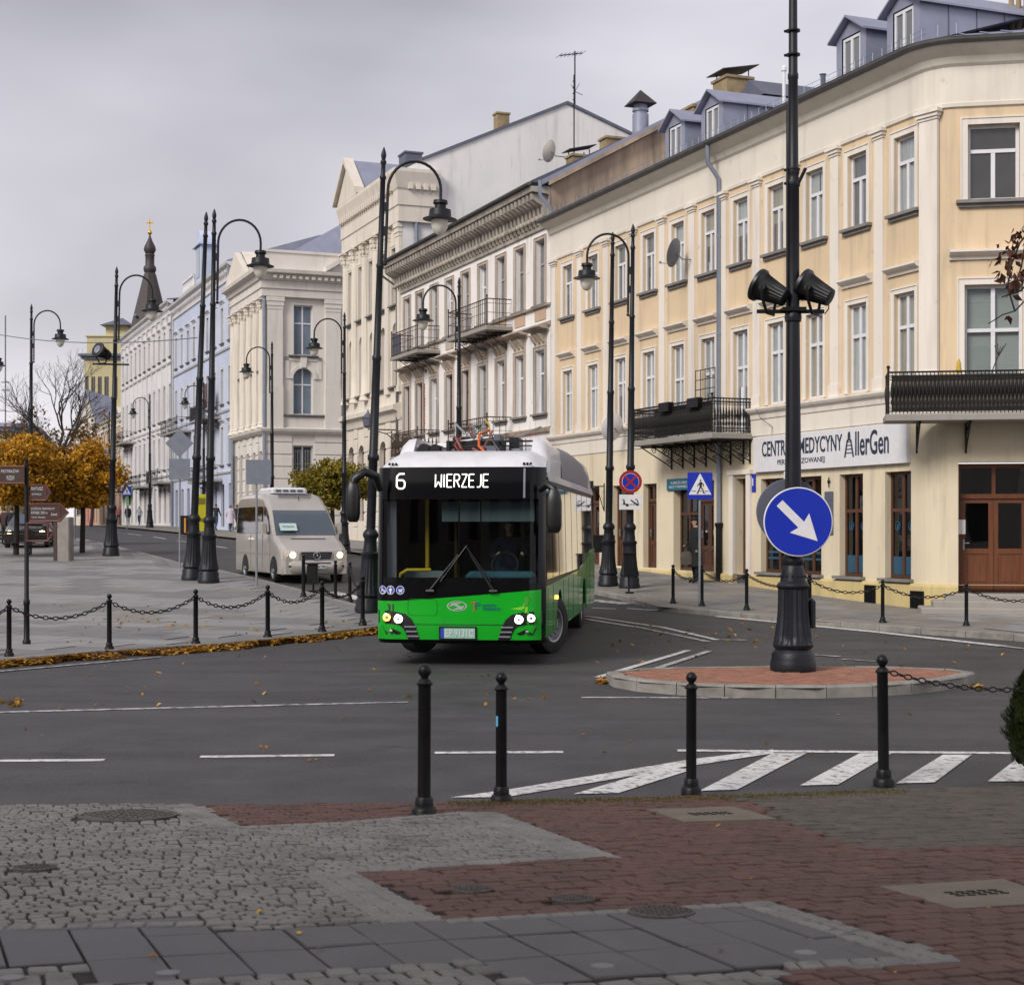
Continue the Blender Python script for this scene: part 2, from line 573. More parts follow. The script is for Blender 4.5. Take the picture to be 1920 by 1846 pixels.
plaster('pl_pink', (0.5, 0.22, 0.18), amt=0.4)
plaster('pl_ochre', (0.46, 0.345, 0.245), dirt=(0.14, 0.11, 0.09), amt=0.8, lo=0.4, var=0.25)
plaster('pl_fire', (0.72, 0.7, 0.69), dirt=(0.33, 0.31, 0.3), amt=0.45)
plaster('stone_step', (0.3, 0.28, 0.255), amt=0.5)
mat('sill', (0.2, 0.19, 0.18), rough=0.8, var=0.25, scale=3, stain=((0.07, 0.075, 0.04), 0.7, 6, (1, 1, 1), 0.55, 0.75))
mat('zinc', (0.27, 0.285, 0.37), rough=0.5, metal=0.25, var=0.12, scale=1.5, spec=0.4)
mat('zinc_dark', (0.11, 0.12, 0.16), rough=0.55, metal=0.2, var=0.15, scale=2)
mat('zinc_pipe', (0.25, 0.28, 0.34), rough=0.45, metal=0.4, var=0.12, scale=3)
mat('gutter', (0.1, 0.1, 0.1), rough=0.6, metal=0.2, var=0.25, scale=3)
mat('frame_white', (0.66, 0.66, 0.69), rough=0.5, var=0.06, scale=6)
mat('frame_grey', (0.3, 0.29, 0.29), rough=0.6, var=0.2, scale=6)
mat('wood_brown', (0.085, 0.034, 0.017), rough=0.5, var=0.3, scale=4, stretch=(6, 6, 0.6), bump=0.15, bscale=30)
mat('wood_door', (0.125, 0.037, 0.01), rough=0.45, var=0.35, scale=4, stretch=(8, 8, 0.5), bump=0.15, bscale=30)
mat('brick_bare', (0.26, 0.1, 0.06), rough=0.9, var=0.4, scale=6, bump=0.5, bscale=30)
mat('wrought', (0.008, 0.007, 0.0065), rough=0.55, metal=0.3, var=0.35, scale=10)
mat('wrought_rust', (0.05, 0.026, 0.018), rough=0.7, metal=0.2, var=0.4, scale=10)
mat('chimney', (0.3, 0.225, 0.13), rough=0.9, var=0.25, scale=3, bump=0.4, bscale=25, stain=((0.12, 0.09, 0.07), 0.7, 2, (1, 1, 0.5), 0.5, 0.75))
mat('curtain', (0.6, 0.6, 0.6), rough=0.9, var=0.3, scale=3, stretch=(9, 9, 0.4))
mat('curtain_beige', (0.5, 0.43, 0.33), rough=0.9, var=0.3, scale=3, stretch=(9, 9, 0.4))
mat('curtain_grey', (0.2, 0.2, 0.21), rough=0.9, var=0.3, scale=3, stretch=(9, 9, 0.4))
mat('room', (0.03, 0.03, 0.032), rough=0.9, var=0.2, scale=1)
mat('blind', (0.42, 0.45, 0.44), rough=0.8, var=0.12, scale=3, stretch=(0.2, 0.2, 24))
mat('pane_far', (0.17, 0.175, 0.185), rough=0.12, var=0.35, scale=0.6, spec=0.6)
mat('pane_blue', (0.16, 0.2, 0.25), rough=0.12, var=0.3, scale=0.6, spec=0.6)
mat('pane_shop', (0.05, 0.05, 0.052), rough=0.08, var=0.3, scale=0.6, spec=0.6)
mat_glass('glass', tint=(0.88, 0.9, 0.9))
mat_glass('glass_dark', tint=(0.35, 0.38, 0.4))
mat('copper_dark', (0.045, 0.036, 0.036), rough=0.6, metal=0.2, var=0.3, scale=3)
mat('gold', (0.7, 0.4, 0.06), rough=0.3, metal=0.9, var=0.1, scale=6)
mat('navy_print', (0.02, 0.03, 0.06), rough=0.5, var=0.0)
mat('decal_blue', (0.02, 0.075, 0.13), rough=0.3, var=0.1, scale=4)

# ------------------------------------------------------------------ ground, carriageway, pavements
def strip_clip(poly, lo, hi):
    def clip(pts, c, sgn):
        out = []
        for a, b in zip(pts, pts[1:] + pts[:1]):
            ina, inb = sgn * (a[1] - c) >= 0, sgn * (b[1] - c) >= 0
            if ina:
                out.append(a)
            if ina != inb:
                t = (c - a[1]) / (b[1] - a[1])
                out.append((a[0] + t * (b[0] - a[0]), c))
        return out
    p = clip(poly, lo, 1)
    return clip(p, hi, -1) if p else p
def drape(name, poly, dz, m, parent=None, thick=0.0):
    """flat polygon laid on the terrain, cut where the slope changes"""
    mb = MB()
    for (a, _), (b, _) in zip(KNOTS, KNOTS[1:]):
        q = strip_clip([tuple(p[:2]) for p in poly], a, b)
        if len(q) >= 3:
            r_ = [q[0]]
            for p in q[1:]:
                if (p[0] - r_[-1][0]) ** 2 + (p[1] - r_[-1][1]) ** 2 > 1e-8:
                    r_.append(p)
            if len(r_) >= 3:
                mb.poly([(x, y, g(y) + dz) for x, y in r_])
    me = mb.mesh(name, m, fix=False)
    bm = bmesh.new()
    bm.from_mesh(me)
    bmesh.ops.triangulate(bm, faces=bm.faces)
    for f in bm.faces:
        f.normal_update()
        if f.normal.z < 0:
            f.normal_flip()
    bm.to_mesh(me)
    bm.free()
    return put(name, me, parent)

tag(drape('ground', [(-900, -40), (900, -40), (900, 399), (-900, 399)], -0.15, M['earth']), kind='structure')
far = MB()
far.box(-3000, 3000, 398, 3900, 1.0, 2.2)
tag(far.build('far_ground', M['earth']), kind='structure')
road = tag(drape('road', [(-60, -20), (60, -20), (60, 240), (-60, 240)], 0.0, M['asphalt']), kind='structure')

def inside(p, poly):
    x, y = p[0], p[1]
    c = False
    for (x0, y0), (x1, y1) in zip(poly, poly[1:] + poly[:1]):
        if (y0 > y) != (y1 > y) and x < (x1 - x0) * (y - y0) / (y1 - y0) + x0:
            c = not c
    return c
def kerb_stones(parent, line, z_lo, top, wid=0.16, ln=1.0, m='kerb', side=1):
    """single kerb blocks laid end to end along a plan polyline; side=1: body to the left of travel"""
    pts = [Vector((p[0], p[1])) for p in line]
    seg = []
    for a, b in zip(pts, pts[1:]):
        seg.append((a, b, (b - a).length))
    tot = sum(s_[2] for s_ in seg)
    def pos(t):
        for a, b, l in seg:
            if t <= l or (a, b, l) == seg[-1]:
                d = (b - a) / l
                return a + d * t, d
            t -= l
    n = max(1, round(tot / ln))
    for i in range(n):
        t0, t1 = tot * i / n + 0.006, tot * (i + 1) / n - 0.006
        (a, da), (b, db) = pos(t0), pos(t1)
        na, nb = Vector((-da.y, da.x)) * side * wid, Vector((-db.y, db.x)) * side * wid
        j = random.uniform(-0.006, 0.006)
        bv = 0.02
        mb = MB()
        z0a, z0b = g(a.y), g(b.y)
        q = []
        for k, zz in ((0.0, z_lo), (0.0, top - bv + j), (bv / wid, top + j), (1.0, top + j), (1.0, z_lo)):
            q.append((a + na * k, z0a + zz, b + nb * k, z0b + zz))
        vs = [(u.x, u.y, za) for u, za, w, zb in q] + [(w.x, w.y, zb) for u, za, w, zb in q]
        mb.add(vs, [(0, 1, 2, 3, 4), (9, 8, 7, 6, 5)] + [(k, k + 5, (k + 1) % 5 + 5, (k + 1) % 5) for k in range(5)])
        mb.build('kerb_stone', M[m], parent)

# --- left plaza pavement
LK = [at(px, py, KERB) for px, py in [(-260, 1252), (0, 1236), (210, 1217), (367, 1208), (502, 1197), (604, 1186), (680, 1177)]]
LK2 = [at(px, py, KERB) for px, py in [(664, 1131), (566, 1105), (484, 1084), (409, 1067), (337, 1054), (262, 1034), (150, 1009)]]
tip = Vector((LK[-1].x + 0.55, LK[-1].y + 1.2))
tip2 = Vector((LK2[0].x + 0.62, LK2[0].y - 1.6))
tipm = Vector((max(tip.x, tip2.x) + 0.22, (tip.y + tip2.y) / 2))
left_line = [(p.x, p.y) for p in LK] + [tuple(tip), tuple(tipm), tuple(tip2)] + [(p.x, p.y) for p in LK2]
end = left_line[-1]
left_line.append((end[0] - 0.3956 * 60, end[1] + 60))
left_poly = left_line + [(-75, 190), (-75, left_line[0][1])]
lp = tag(drape('left_pavement', left_poly, KERB - 0.012, M['slab_mid']), kind='structure')
kerb_stones(lp, left_line[:-1], -0.05, KERB + 0.004, side=1)
# slabs of the plaza: diagonal grid, bands of light and grey
inner = []
def shrink_ok(q, poly):
    return all(inside(p, poly) for p in q)
# offset polygon inwards roughly
def inset_line(line, d):
    out = []
    for i, p in enumerate(line):
        a = Vector(line[max(0, i - 1)])
        b = Vector(line[min(len(line) - 1, i + 1)])
        t = (b - a).normalized()
        out.append((p[0] - t.y * d, p[1] + t.x * d))
    return out
left_in = inset_line(left_line, 0.19) + [(-75, 190), (-75, left_line[0][1] + 0.19)]
def slabs(parent, poly, org, ang, sx, sy, rows, cols, mats, dz, limit, gap=0.012, name='paving_slab'):
    u = Vector((math.cos(ang), math.sin(ang)))
    v = Vector((-math.sin(ang), math.cos(ang)))
    cand = []
    for i in range(rows[0], rows[1]):
        for k in range(cols[0], cols[1]):
            off = 0.5 * sx * (i % 2)
            c = Vector(org) + u * (k * sx + off) + v * (i * sy)
            q = [c + u * a + v * b for a, b in ((gap / 2, gap / 2), (sx - gap / 2, gap / 2), (sx - gap / 2, sy - gap / 2), (gap / 2, sy - gap / 2))]
            px = 960 + FPX * c.x / max(1, c.y)
            if -500 < px < 2400 and c.y < 75 and shrink_ok(q, poly):
                cand.append((c.y + (0 if -30 < px < 1950 else 500), i, k, q))
    cand.sort()
    for _, i, k, q in cand[:limit]:
        mb = MB()
        z = random.uniform(-0.003, 0.003)
        top = [(p.x, p.y, g(p.y) + dz + z) for p in q]
        bot = [(p.x, p.y, g(p.y) + dz - 0.05) for p in q]
        mb.add(bot + top, [(4, 5, 6, 7), (0, 1, 5, 4), (1, 2, 6, 5), (2, 3, 7, 6), (3, 0, 4, 7)])
        mb.build(name, mats(i, k), parent, fix=False)
    rest = MB()
    for _, i, k, q in cand[limit:]:
        rest.poly([(p.x, p.y, g(p.y) + dz) for p in q])
    if rest.f:
        tag(rest.build('paving_slabs_far', M['slab_light'], parent, fix=False), kind='stuff')
random.seed(3)
def lm(i, k):
    band = (i // 3) % 2
    r_ = random.random()
    return M['slab_light'] if (band and r_ < 0.85) or (not band and r_ < 0.25) else (M['slab_mid'] if r_ < 0.93 else M['slab_tan'])
slabs(lp, left_in, (-14, 20), R(-21.6), 1.2, 0.8, (-10, 70), (-20, 30), lm, KERB, 300)

# --- right pavement below the houses
RK = [at(px, py, KERB) for px, py in [(2150, 1212), (1920, 1190), (1767, 1180), (1657, 1172), (1535, 1163), (1404, 1150), (1307, 1142), (1233, 1136), (1154, 1113)]]
right_line = [(p.x, p.y) for p in RK]
e0 = right_line[-1]
right_line += [(e0[0] - 0.3956 * t_, e0[1] + t_) for t_ in (8, 20, 40, 70, 110)]
right_poly = right_line + [(40, 160), (40, right_line[0][1] - 2)]
rp = tag(drape('right_pavement', right_poly, KERB - 0.012, M['slab_tan']), kind='structure')
kerb_stones(rp, right_line[:11], -0.05, KERB + 0.004, side=-1)
right_in = inset_line(right_line, -0.19) + [(40, 160), (40, right_line[0][1])]
def rm(i, k):
    r_ = random.random()
    return M['slab_tan'] if r_ < 0.5 else (M['slab_mid'] if r_ < 0.8 else M['slab_light'])
slabs(rp, right_in, (9, 24), R(111.6), 1.1, 0.7, (-30, 30), (-10, 60), rm, KERB, 300)

# --- traffic island
isl_out = [tuple(at(px, py)[:2]) for px, py in [(1136, 1279), (1152, 1289), (1200, 1298), (1290, 1305), (1400, 1309), (1530, 1310), (1650, 1306), (1740, 1299), (1800, 1290), (1828, 1281),
           (1790, 1274), (1690, 1270), (1560, 1268), (1420, 1268), (1290, 1270), (1190, 1273)]]
isl = tag(drape('traffic_island', isl_out, 0.125, M['joint']), kind='structure')
kerb_stones(isl, isl_out + [isl_out[0]], -0.04, 0.15, wid=0.17, ln=0.62, side=1)
cxm, cym = sum(p[0] for p in isl_out) / 16, sum(p[1] for p in isl_out) / 16
isl_in = [(cxm + (x - cxm) * 0.905, cym + (y - cym) * 0.85) for x, y in isl_out]
def paver_mesh(name, a, b, h, m, skew=0.0, bev=0.006):
    """one paving block; a along rows, b across"""
    mb = MB()
    mb.cbox(-a / 2, a / 2, -b / 2, b / 2, -h, 0, bev)
    return mb.mesh(name, m, fix=False)
pm_or = [paver_mesh('paver', 0.194, 0.094, 0.05, M['paver_orange']) for _ in range(1)]
random.seed(5)
for i in range(-16, 17):
    for k in range(-16, 17):
        x, y = cxm + k * 0.2 + 0.1 * (i % 2), cym + i * 0.1
        if inside((x, y), isl_in):
            put('paver', pm_or[0], isl, (x, y, g(y) + 0.148 + random.uniform(-0.004, 0.004)), (random.uniform(-.015, .015), random.uniform(-.015, .015), random.uniform(-.02, .02)))

# --- near pavement: setts, red pavers, dark slabs laid in skewed courses
NSL = 0.06
def nz(y):
    return -0.1 + NSL * (11.2 - y)
NROT = (-math.atan(NSL), 0, 0)
U = Vector((0.955, 0.296))
V = Vector((-0.36, 0.933))
def gnd(px, py):
    y = (HCAM + 0.1 - NSL * 11.2) / ((py - 990) / FPX - NSL)
    return Vector(((px - 960) / FPX * y, y))
def zone_poly(pts):
    return [tuple(gnd(*p)) for p in pts]
edge = [gnd(-500, 1508), gnd(0, 1507), gnd(360, 1506), gnd(800, 1503), gnd(1220, 1494), gnd(1400, 1486), gnd(1920, 1471), gnd(2500, 1456)]
near_poly = [tuple(p) for p in edge] + [(9, 2), (-8, 2)]
npv = MB()
npv.poly([(x, y, nz(y) - 0.014) for x, y in reversed(near_poly)])
n_top = len(near_poly)
for a, b in zip(edge, edge[1:]):
    npv.poly([(a.x, a.y, nz(a.y) - 0.014), (b.x, b.y, nz(b.y) - 0.014), (b.x, b.y, -0.25), (a.x, a.y, -0.25)])
npave = tag(npv.build('near_pavement', M['joint'], fix=False), kind='structure')
z_grey2 = zone_poly([(455, 1549), (640, 1541), (860, 1522), (932, 1523), (1158, 1605), (665, 1633), (830, 1722), (830, 1728), (-400, 1745), (-400, 1500), (360, 1500)])
z_slab = zone_poly([(-400, 1746), (830, 1724), (1442, 1689), (1806, 1801), (1480, 1816), (-400, 1828)])
z_brown = zone_poly([(1280, 1480), (1440, 1512), (1455, 1537), (1535, 1562), (1650, 1590), (2400, 1570), (2400, 1440), (1280, 1440)])
z_low = zone_poly([(-400, 1826), (1480, 1814), (1482, 1846), (1200, 1900), (-600, 2100), (-600, 1826)])
z_lid1 = zone_poly([(1212, 1517), (1375, 1512), (1458, 1535), (1284, 1541)])
z_lid2 = zone_poly([(1648, 1662), (1880, 1648), (2010, 1690), (1790, 1704)])
holes = [(240, 1529, 92), (885, 1669, 38), (1075, 1687, 41), (1240, 1711, 63), (65, 1628, 40)]
hole_c = [(gnd(px, py), rx / FPX * gnd(px, py).y) for px, py, rx in holes]
SA, SB = 0.28, 0.42
def slab_cell(p):
    d = Vector(p) - O0
    det = U.x * V.y - U.y * V.x
    a = (d.x * V.y - d.y * V.x) / det
    b = (U.x * d.y - U.y * d.x) / det
    i = math.floor(b / SB + 0.5)
    k = math.floor(a / SA)
    return O0 + U * ((k + 0.5) * SA) + V * (i * SB)
def zone(p):
    if not inside(p, z_slab):
        for c, r_ in hole_c:
            if (Vector(p) - c).length < r_ + 0.02:
                return None
    if inside(p, z_lid1) or inside(p, z_lid2):
        return None
    if not inside(p, near_poly):
        return None
    if inside(tuple(slab_cell(p)), z_slab):
        return 'slab'
    if inside(p, z_slab):
        return 'sett' if p[1] > 6.6 else 'low'
    if inside(p, z_grey2):
        return 'sett'
    if inside(p, z_low):
        return 'low'
    if inside(p, z_brown):
        return 'brown'
    return 'red'
def in_view(p, marg=650):
    if p[1] < 4.4 or p[1] > 13.5:
        return False
    px = 960 + FPX * p[0] / p[1]
    return -marg < px < 1920 + marg
O0 = Vector((0.0, 8.0))
ANG_U = math.atan2(U.y, U.x)
# a sheared frame: x along the courses, y along the cross joints
def skew_block(mb, c, a, b, h, z, jit, bev):
    u = U * (a / 2)
    v = V * (b / 2)
    q = [c + (-u - v) * random.uniform(1 - jit, 1), c + (u - v) * random.uniform(1 - jit, 1), c + (u + v) * random.uniform(1 - jit, 1), c + (-u + v) * random.uniform(1 - jit, 1)]
    m_ = sum(q, Vector((0, 0))) / 4
    t = [p + (m_ - p).normalized() * bev for p in q]
    dz = [random.uniform(-0.003, 0.003) for _ in range(4)]
    vs = [(p.x, p.y, z - h) for p in q] + [(p.x, p.y, z - bev * 0.7) for p in q] + [(p.x, p.y, z + d) for p, d in zip(t, dz)]
    fs = [(8, 9, 10, 11)]
    for k in (0, 4):
        for i in range(4):
            fs.append((k + i, k + (i + 1) % 4, k + 4 + (i + 1) % 4, k + 4 + i))
    mb.add(vs, fs)
blocks = {'sett': [], 'red': [], 'brown': [], 'slab': [], 'low': []}
O0 = Vector((0.0, 8.0))
random.seed(11)
def fill(kind, a, b, gap, gapv, jit, stagger, wob=0.0, size_var=0.0, bev=0.008, h=0.05):
    na, nb = int(9 / a), int(6 / b)
    for i in range(-nb, nb):
        k = -na * a
        shift = stagger * a * (i % 2) + random.uniform(-wob, wob) * 3
        while k < na * a:
            w = a * random.uniform(1 - size_var, 1 + size_var)
            wave = wob * math.sin(k * 5.3 + i * 0.9)
            c = O0 + U * (k + shift + w / 2) + V * (i * b + wave)
            k += w
            if in_view(c) and zone(tuple(c)) == kind:
                blocks[kind].append((c, w - gap, b - gapv, jit, bev, h))
fill('sett', 0.082, 0.075, 0.013, 0.004, 0.1, 0.5, wob=0.018, size_var=0.25, bev=0.007)
fill('red', 0.14, 0.1, 0.009, 0.004, 0.02, 0.5, size_var=0.02)
fill('brown', 0.16, 0.1, 0.009, 0.004, 0.02, 0.5, size_var=0.02)
fill('slab', SA, SB, 0.012, 0.008, 0.005, 0.0, bev=0.006)
fill('low', 0.12, 0.12, 0.014, 0.006, 0.04, 0.5, size_var=0.1, bev=0.01)
for kind, nm, mt in (('sett', 'sett', 'sett'), ('red', 'brick_paver', 'paver_red'), ('brown', 'brown_paver', 'paver_brown'), ('slab', 'stone_slab', 'slab_dark'), ('low', 'border_sett', 'sett')):
    bl = sorted(blocks[kind], key=lambda t: (not in_view(t[0], 10), t[0].y))
    for c, a, b, jit, bev, h in bl[:300]:
        mb = MB()
        skew_block(mb, Vector((0, 0)), a, b, h, 0, jit, bev)
        mb.build(nm, M[mt], npave, loc=(c.x, c.y, nz(c.y) + random.uniform(-0.004, 0.004)), rot=NROT, fix=False)
    rest = MB()
    for c, a, b, jit, bev, h in bl[300:]:
        k0 = len(rest.v)
        skew_block(rest, Vector((0, 0)), a, b, h, 0, jit, bev)
        rest.xf(Matrix.Translation((c.x, c.y, nz(c.y) + random.uniform(-0.004, 0.004))) @ Matrix.Rotation(NROT[0], 4, 'X'), k0)
    if rest.f:
        tag(rest.build(nm + '_field', M[mt], npave, fix=False), kind='stuff')
# straight border courses along the colour changes
bord = []
for line, side, rows_ in (([(360, 1507), (455, 1549)], -1, 2), ([(455, 1549), (640, 1541), (860, 1522), (932, 1523)], -1, 1), ([(932, 1523), (1158, 1605)], -1, 3), ([(1158, 1605), (665, 1633)], -1, 1), ([(665, 1633), (832, 1724)], -1, 3),
                         ([(832, 1724), (1442, 1689)], -1, 1), ([(1442, 1689), (1806, 1801)], -1, 2), ([(1806, 1801), (1480, 1816)], -1, 1), ([(-40, 1744), (832, 1724)], 1, 1)):
    for pa_, pb__ in zip(line, line[1:]):
        a, b = gnd(*pa_), gnd(*pb__)
        d = (b - a).normalized()
        n_ = Vector((-d.y, d.x)) * side
        ln_ = (b - a).length
        for r_ in range(rows_):
            t = 0.05 * (r_ % 2)
            while t < ln_ - 0.03:
                w = min(random.uniform(.09, .13), ln_ - t)
                c = a + d * (t + w / 2) + n_ * (0.045 + r_ * 0.09)
                t += w
                if in_view(c):
                    bord.append((c, d, w))
for c, d, w in sorted(bord, key=lambda q: (not in_view(q[0], 10), q[0].y))[:300]:
    mb = MB()
    mb.cbox(-w / 2 + .005, w / 2 - .005, -.042, .042, -.05, 0, .006)
    mb.build('border_sett', M['sett'], npave, loc=(c.x, c.y, nz(c.y) + .006), rot=(NROT[0], 0, math.atan2(d.y, d.x)), fix=False)
for poly, nm in ((z_lid1, 'concrete_lid'), (z_lid2, 'concrete_lid')):
    mb = MB()
    c = sum((Vector(p) for p in poly), Vector((0, 0))) / 4
    mb.prism([(p[0] - c.x, p[1] - c.y) for p in poly], -0.05, 0.004, 'z')
    o = mb.build(nm, M['slab_lid'], npave, loc=(c.x, c.y, nz(c.y)), rot=NROT)
    mk = MB()
    for k in range(-2, 3):
        for j in (-1, 0, 1):
            p = U * k * 0.06 + V * j * 0.045
            mk.box(p.x - 0.02, p.x + 0.02, p.y - 0.008, p.y + 0.008, 0.004, 0.009)
    mk.build('lifting_slots', M['joint'], o)
for (c, r_), (px, py, rx) in zip(hole_c, holes):
    mb = MB()
    mb.lathe([(r_, -0.04), (r_, 0.004), (r_ * 0.93, 0.006), (r_ * 0.92, 0.0), (r_ * 0.88, 0.0), (r_ * 0.87, 0.006)], 32)
    o = mb.build('manhole_cover', M['iron'], npave, loc=(c.x, c.y, nz(c.y) + 0.006), rot=NROT)
    mk = MB()
    n = 5
    for i in range(-n, n + 1):
        for j in range(-n, n + 1):
            x, y = i * r_ * 0.15, j * r_ * 0.15
            if x * x + y * y < (r_ * 0.8) ** 2 and (i + j) % 2 == 0:
                mk.box(x - r_ * 0.05, x + r_ * 0.05, y - r_ * 0.05, y + r_ * 0.05, 0.005, 0.012)
    mk.build('tread', M['iron'], o)
# ground light discs in the dark slabs
for i, (px, py) in enumerate([(22, 1833), (315, 1824), (1130, 1811), (1510, 1786)]):
    c = gnd(px, py)
    mb = MB()
    mb.lathe([(0.045, -0.03), (0.045, 0.004), (0.04, 0.006)], 20)
    mb.build('ground_light', M['slab_mid'], npave, loc=(c.x, c.y, nz(c.y)), rot=NROT)

# --- road markings (each painted mark a thin sheet on the asphalt)
mk_n = [0]
def mdz():
    mk_n[0] += 1
    return 0.004 + 0.0004 * mk_n[0]
def mark(pix, m='paint', nm='road_marking'):
    return drape(nm, [tuple(at(px, py)[:2]) for px, py in pix], mdz(), M[m], road)
def line_mark(p0, p1, w, m='paint'):
    a, b = at(*p0), at(*p1)
    d = (b - a)
    d.z = 0
    n = Vector((-d.y, d.x, 0)).normalized() * w / 2
    return drape('road_marking', [tuple((a + n)[:2]), tuple((b + n)[:2]), tuple((b - n)[:2]), tuple((a - n)[:2])], mdz(), M[m], road)
for a, b in [((-60, 1428), (195, 1425)), ((375, 1420), (627, 1417)), ((815, 1412), (1056, 1410)), ((1270, 1408), (2000, 1413))]:
    line_mark(a, b, 0.13)
line_mark((-60, 1337), (690, 1318), 0.13, 'paint_worn')
line_mark((690, 1318), (765, 1317), 0.1, 'paint_worn')
line_mark((1090, 1308), (1390, 1309), 0.12, 'paint_worn')
mark([(845, 1497), (945, 1497), (1100, 1470), (1275, 1441), (1400, 1421), (1450, 1414), (1450, 1407), (1300, 1424), (1130, 1452), (950, 1482)])
for q in [[(1075, 1490), (1160, 1488), (1300, 1443), (1245, 1440)], [(1312, 1484), (1382, 1482), (1512, 1413), (1448, 1413)], [(1500, 1475), (1572, 1473), (1672, 1414), (1612, 1414)],
          [(1680, 1470), (1752, 1468), (1822, 1416), (1768, 1416)], [(1852, 1467), (1925, 1466), (1975, 1418), (1915, 1418)]]:
    mark(q)
line_mark((1098, 1155), (1240, 1176), 0.13)
line_mark((1240, 1176), (1345, 1200), 0.13)
line_mark((1098, 1161), (1200, 1177), 0.13)
line_mark((1200, 1177), (1330, 1204), 0.13, 'paint_worn')
line_mark((1110, 1140), (1155, 1142), 0.14)
line_mark((1175, 1141), (1235, 1145), 0.14)
line_mark((1345, 1156), (1470, 1168), 0.25)
line_mark((1470, 1168), (1640, 1185), 0.25)
line_mark((1640, 1185), (1880, 1212), 0.25)
line_mark((1880, 1212), (2050, 1232), 0.14, 'paint_worn')
line_mark((1120, 1271), (1290, 1220), 0.12)
line_mark((1205, 1263), (1330, 1221), 0.12, 'paint_worn')
line_mark((1350, 1200), (1400, 1201), 0.12, 'paint_worn')
line_mark((1520, 1228), (1575, 1232), 0.12, 'paint_worn')
line_mark((1580, 1237), (1640, 1241), 0.1, 'paint_worn')
line_mark((-20, 1262), (300, 1233), 0.1, 'paint_worn')
line_mark((1105, 1126), (1180, 1133), 0.5, 'paint_worn')
for k in range(5):
    mark([(611 + k * 24, 1112 + k * 5), (632 + k * 24, 1110 + k * 5), (690 + k * 24, 1122 + k * 5), (668 + k * 24, 1126 + k * 5)])
for a, b in [((200, 996), (222, 998)), ((240, 1001), (265, 1004)), ((288, 1007), (312, 1011)), ((332, 1014), (360, 1018)), ((395, 1023), (425, 1028)), ((445, 1031), (480, 1036))]:
    line_mark(a, b, 0.14)

# ------------------------------------------------------------------ houses
FA = Vector((9.24, 35.1))                    # facade line of the street: point and direction (towards the far end)
FE = Vector((-0.3679, 0.9299))
FROT = math.atan2(-FE.y, -FE.x)              # local +x runs towards the camera, local +y into the house

class House:
    """facade house. s is measured along the street from FA towards the far end; local x = s0 - s"""
    def __init__(h, name, s0, label, cat='house', base=None, off=0.0, group=None):
        h.s0 = s0
        p = FA + FE * s0 + Vector((FE.y, -FE.x)) * off
        h.zb = (g(p.y) + KERB) if base is None else base
        h.o = empty(name, (p.x, p.y, h.zb), FROT, label, cat, group)
        h.path = None
    def X(h, s):
        return h.s0 - s
    def part(h, name, mb, m, smooth=0, fix=True, parent=None, loc=(0, 0, 0), rot=(0, 0, 0)):
        me = mb.mesh(name, M[m] if isinstance(m, str) else m, smooth, fix)
        if parent:
            return put(name, me, parent, loc, rot)
        return put(name, me, h.o, (loc[0], loc[1], loc[2] - h.zb), rot)

class Path:
    """plan path in facade-local coordinates; t = arc length"""
    def __init__(p, pts):
        p.pts = [Vector(q) for q in pts]
        p.t = [0.0]
        for a, b in zip(p.pts, p.pts[1:]):
            p.t.append(p.t[-1] + (b - a).length)
    def seg(p, t):
        i = 0
        while i < len(p.t) - 2 and t > p.t[i + 1]:
            i += 1
        return i
    def dirn(p, i):
        return (p.pts[i + 1] - p.pts[i]).normalized()
    def at(p, t, d=0.0):
        """point at arc length t, d outward (to the right of travel, -y for travel along +x)"""
        i = p.seg(t)
        u = p.dirn(i)
        q = p.pts[i] + u * (t - p.t[i])
        # mitred normal near joints
        n = Vector((u.y, -u.x))
        return q + n * d
    def head(p, t):
        u = p.dirn(p.seg(t))
        return math.atan2(u.y, u.x)
    def sweep(p, mb, prof, t0=None, t1=None, close=True):
        """prof: list of (d outward, z)"""
        t0 = p.t[0] if t0 is None else t0
        t1 = p.t[-1] if t1 is None else t1
        ts = [t0] + [t for t in p.t if t0 + 1e-4 < t < t1 - 1e-4] + [t1]
        rows = []
        for t in ts:
            i = p.seg(t)
            u = p.dirn(i)
            n = Vector((u.y, -u.x))
            k = 1.0
            for j, tj in enumerate(p.t[1:-1]):
                if abs(tj - t) < 1e-4:
                    u2 = p.dirn(j + 1)
                    u1 = p.dirn(j)
                    n = (Vector((u1.y, -u1.x)) + Vector((u2.y, -u2.x))).normalized()
                    k = 1 / max(0.3, n.dot(Vector((u1.y, -u1.x))))
                    i = j
            q = p.pts[i] + p.dirn(i) * (t - p.t[i])
            rows.append([(q.x + n.x * d * k, q.y + n.y * d * k, z) for d, z in prof])
        mb.grid(rows)
        if close:
            mb.poly(list(rows[0]))
            mb.poly(list(reversed(rows[-1])))
        return mb

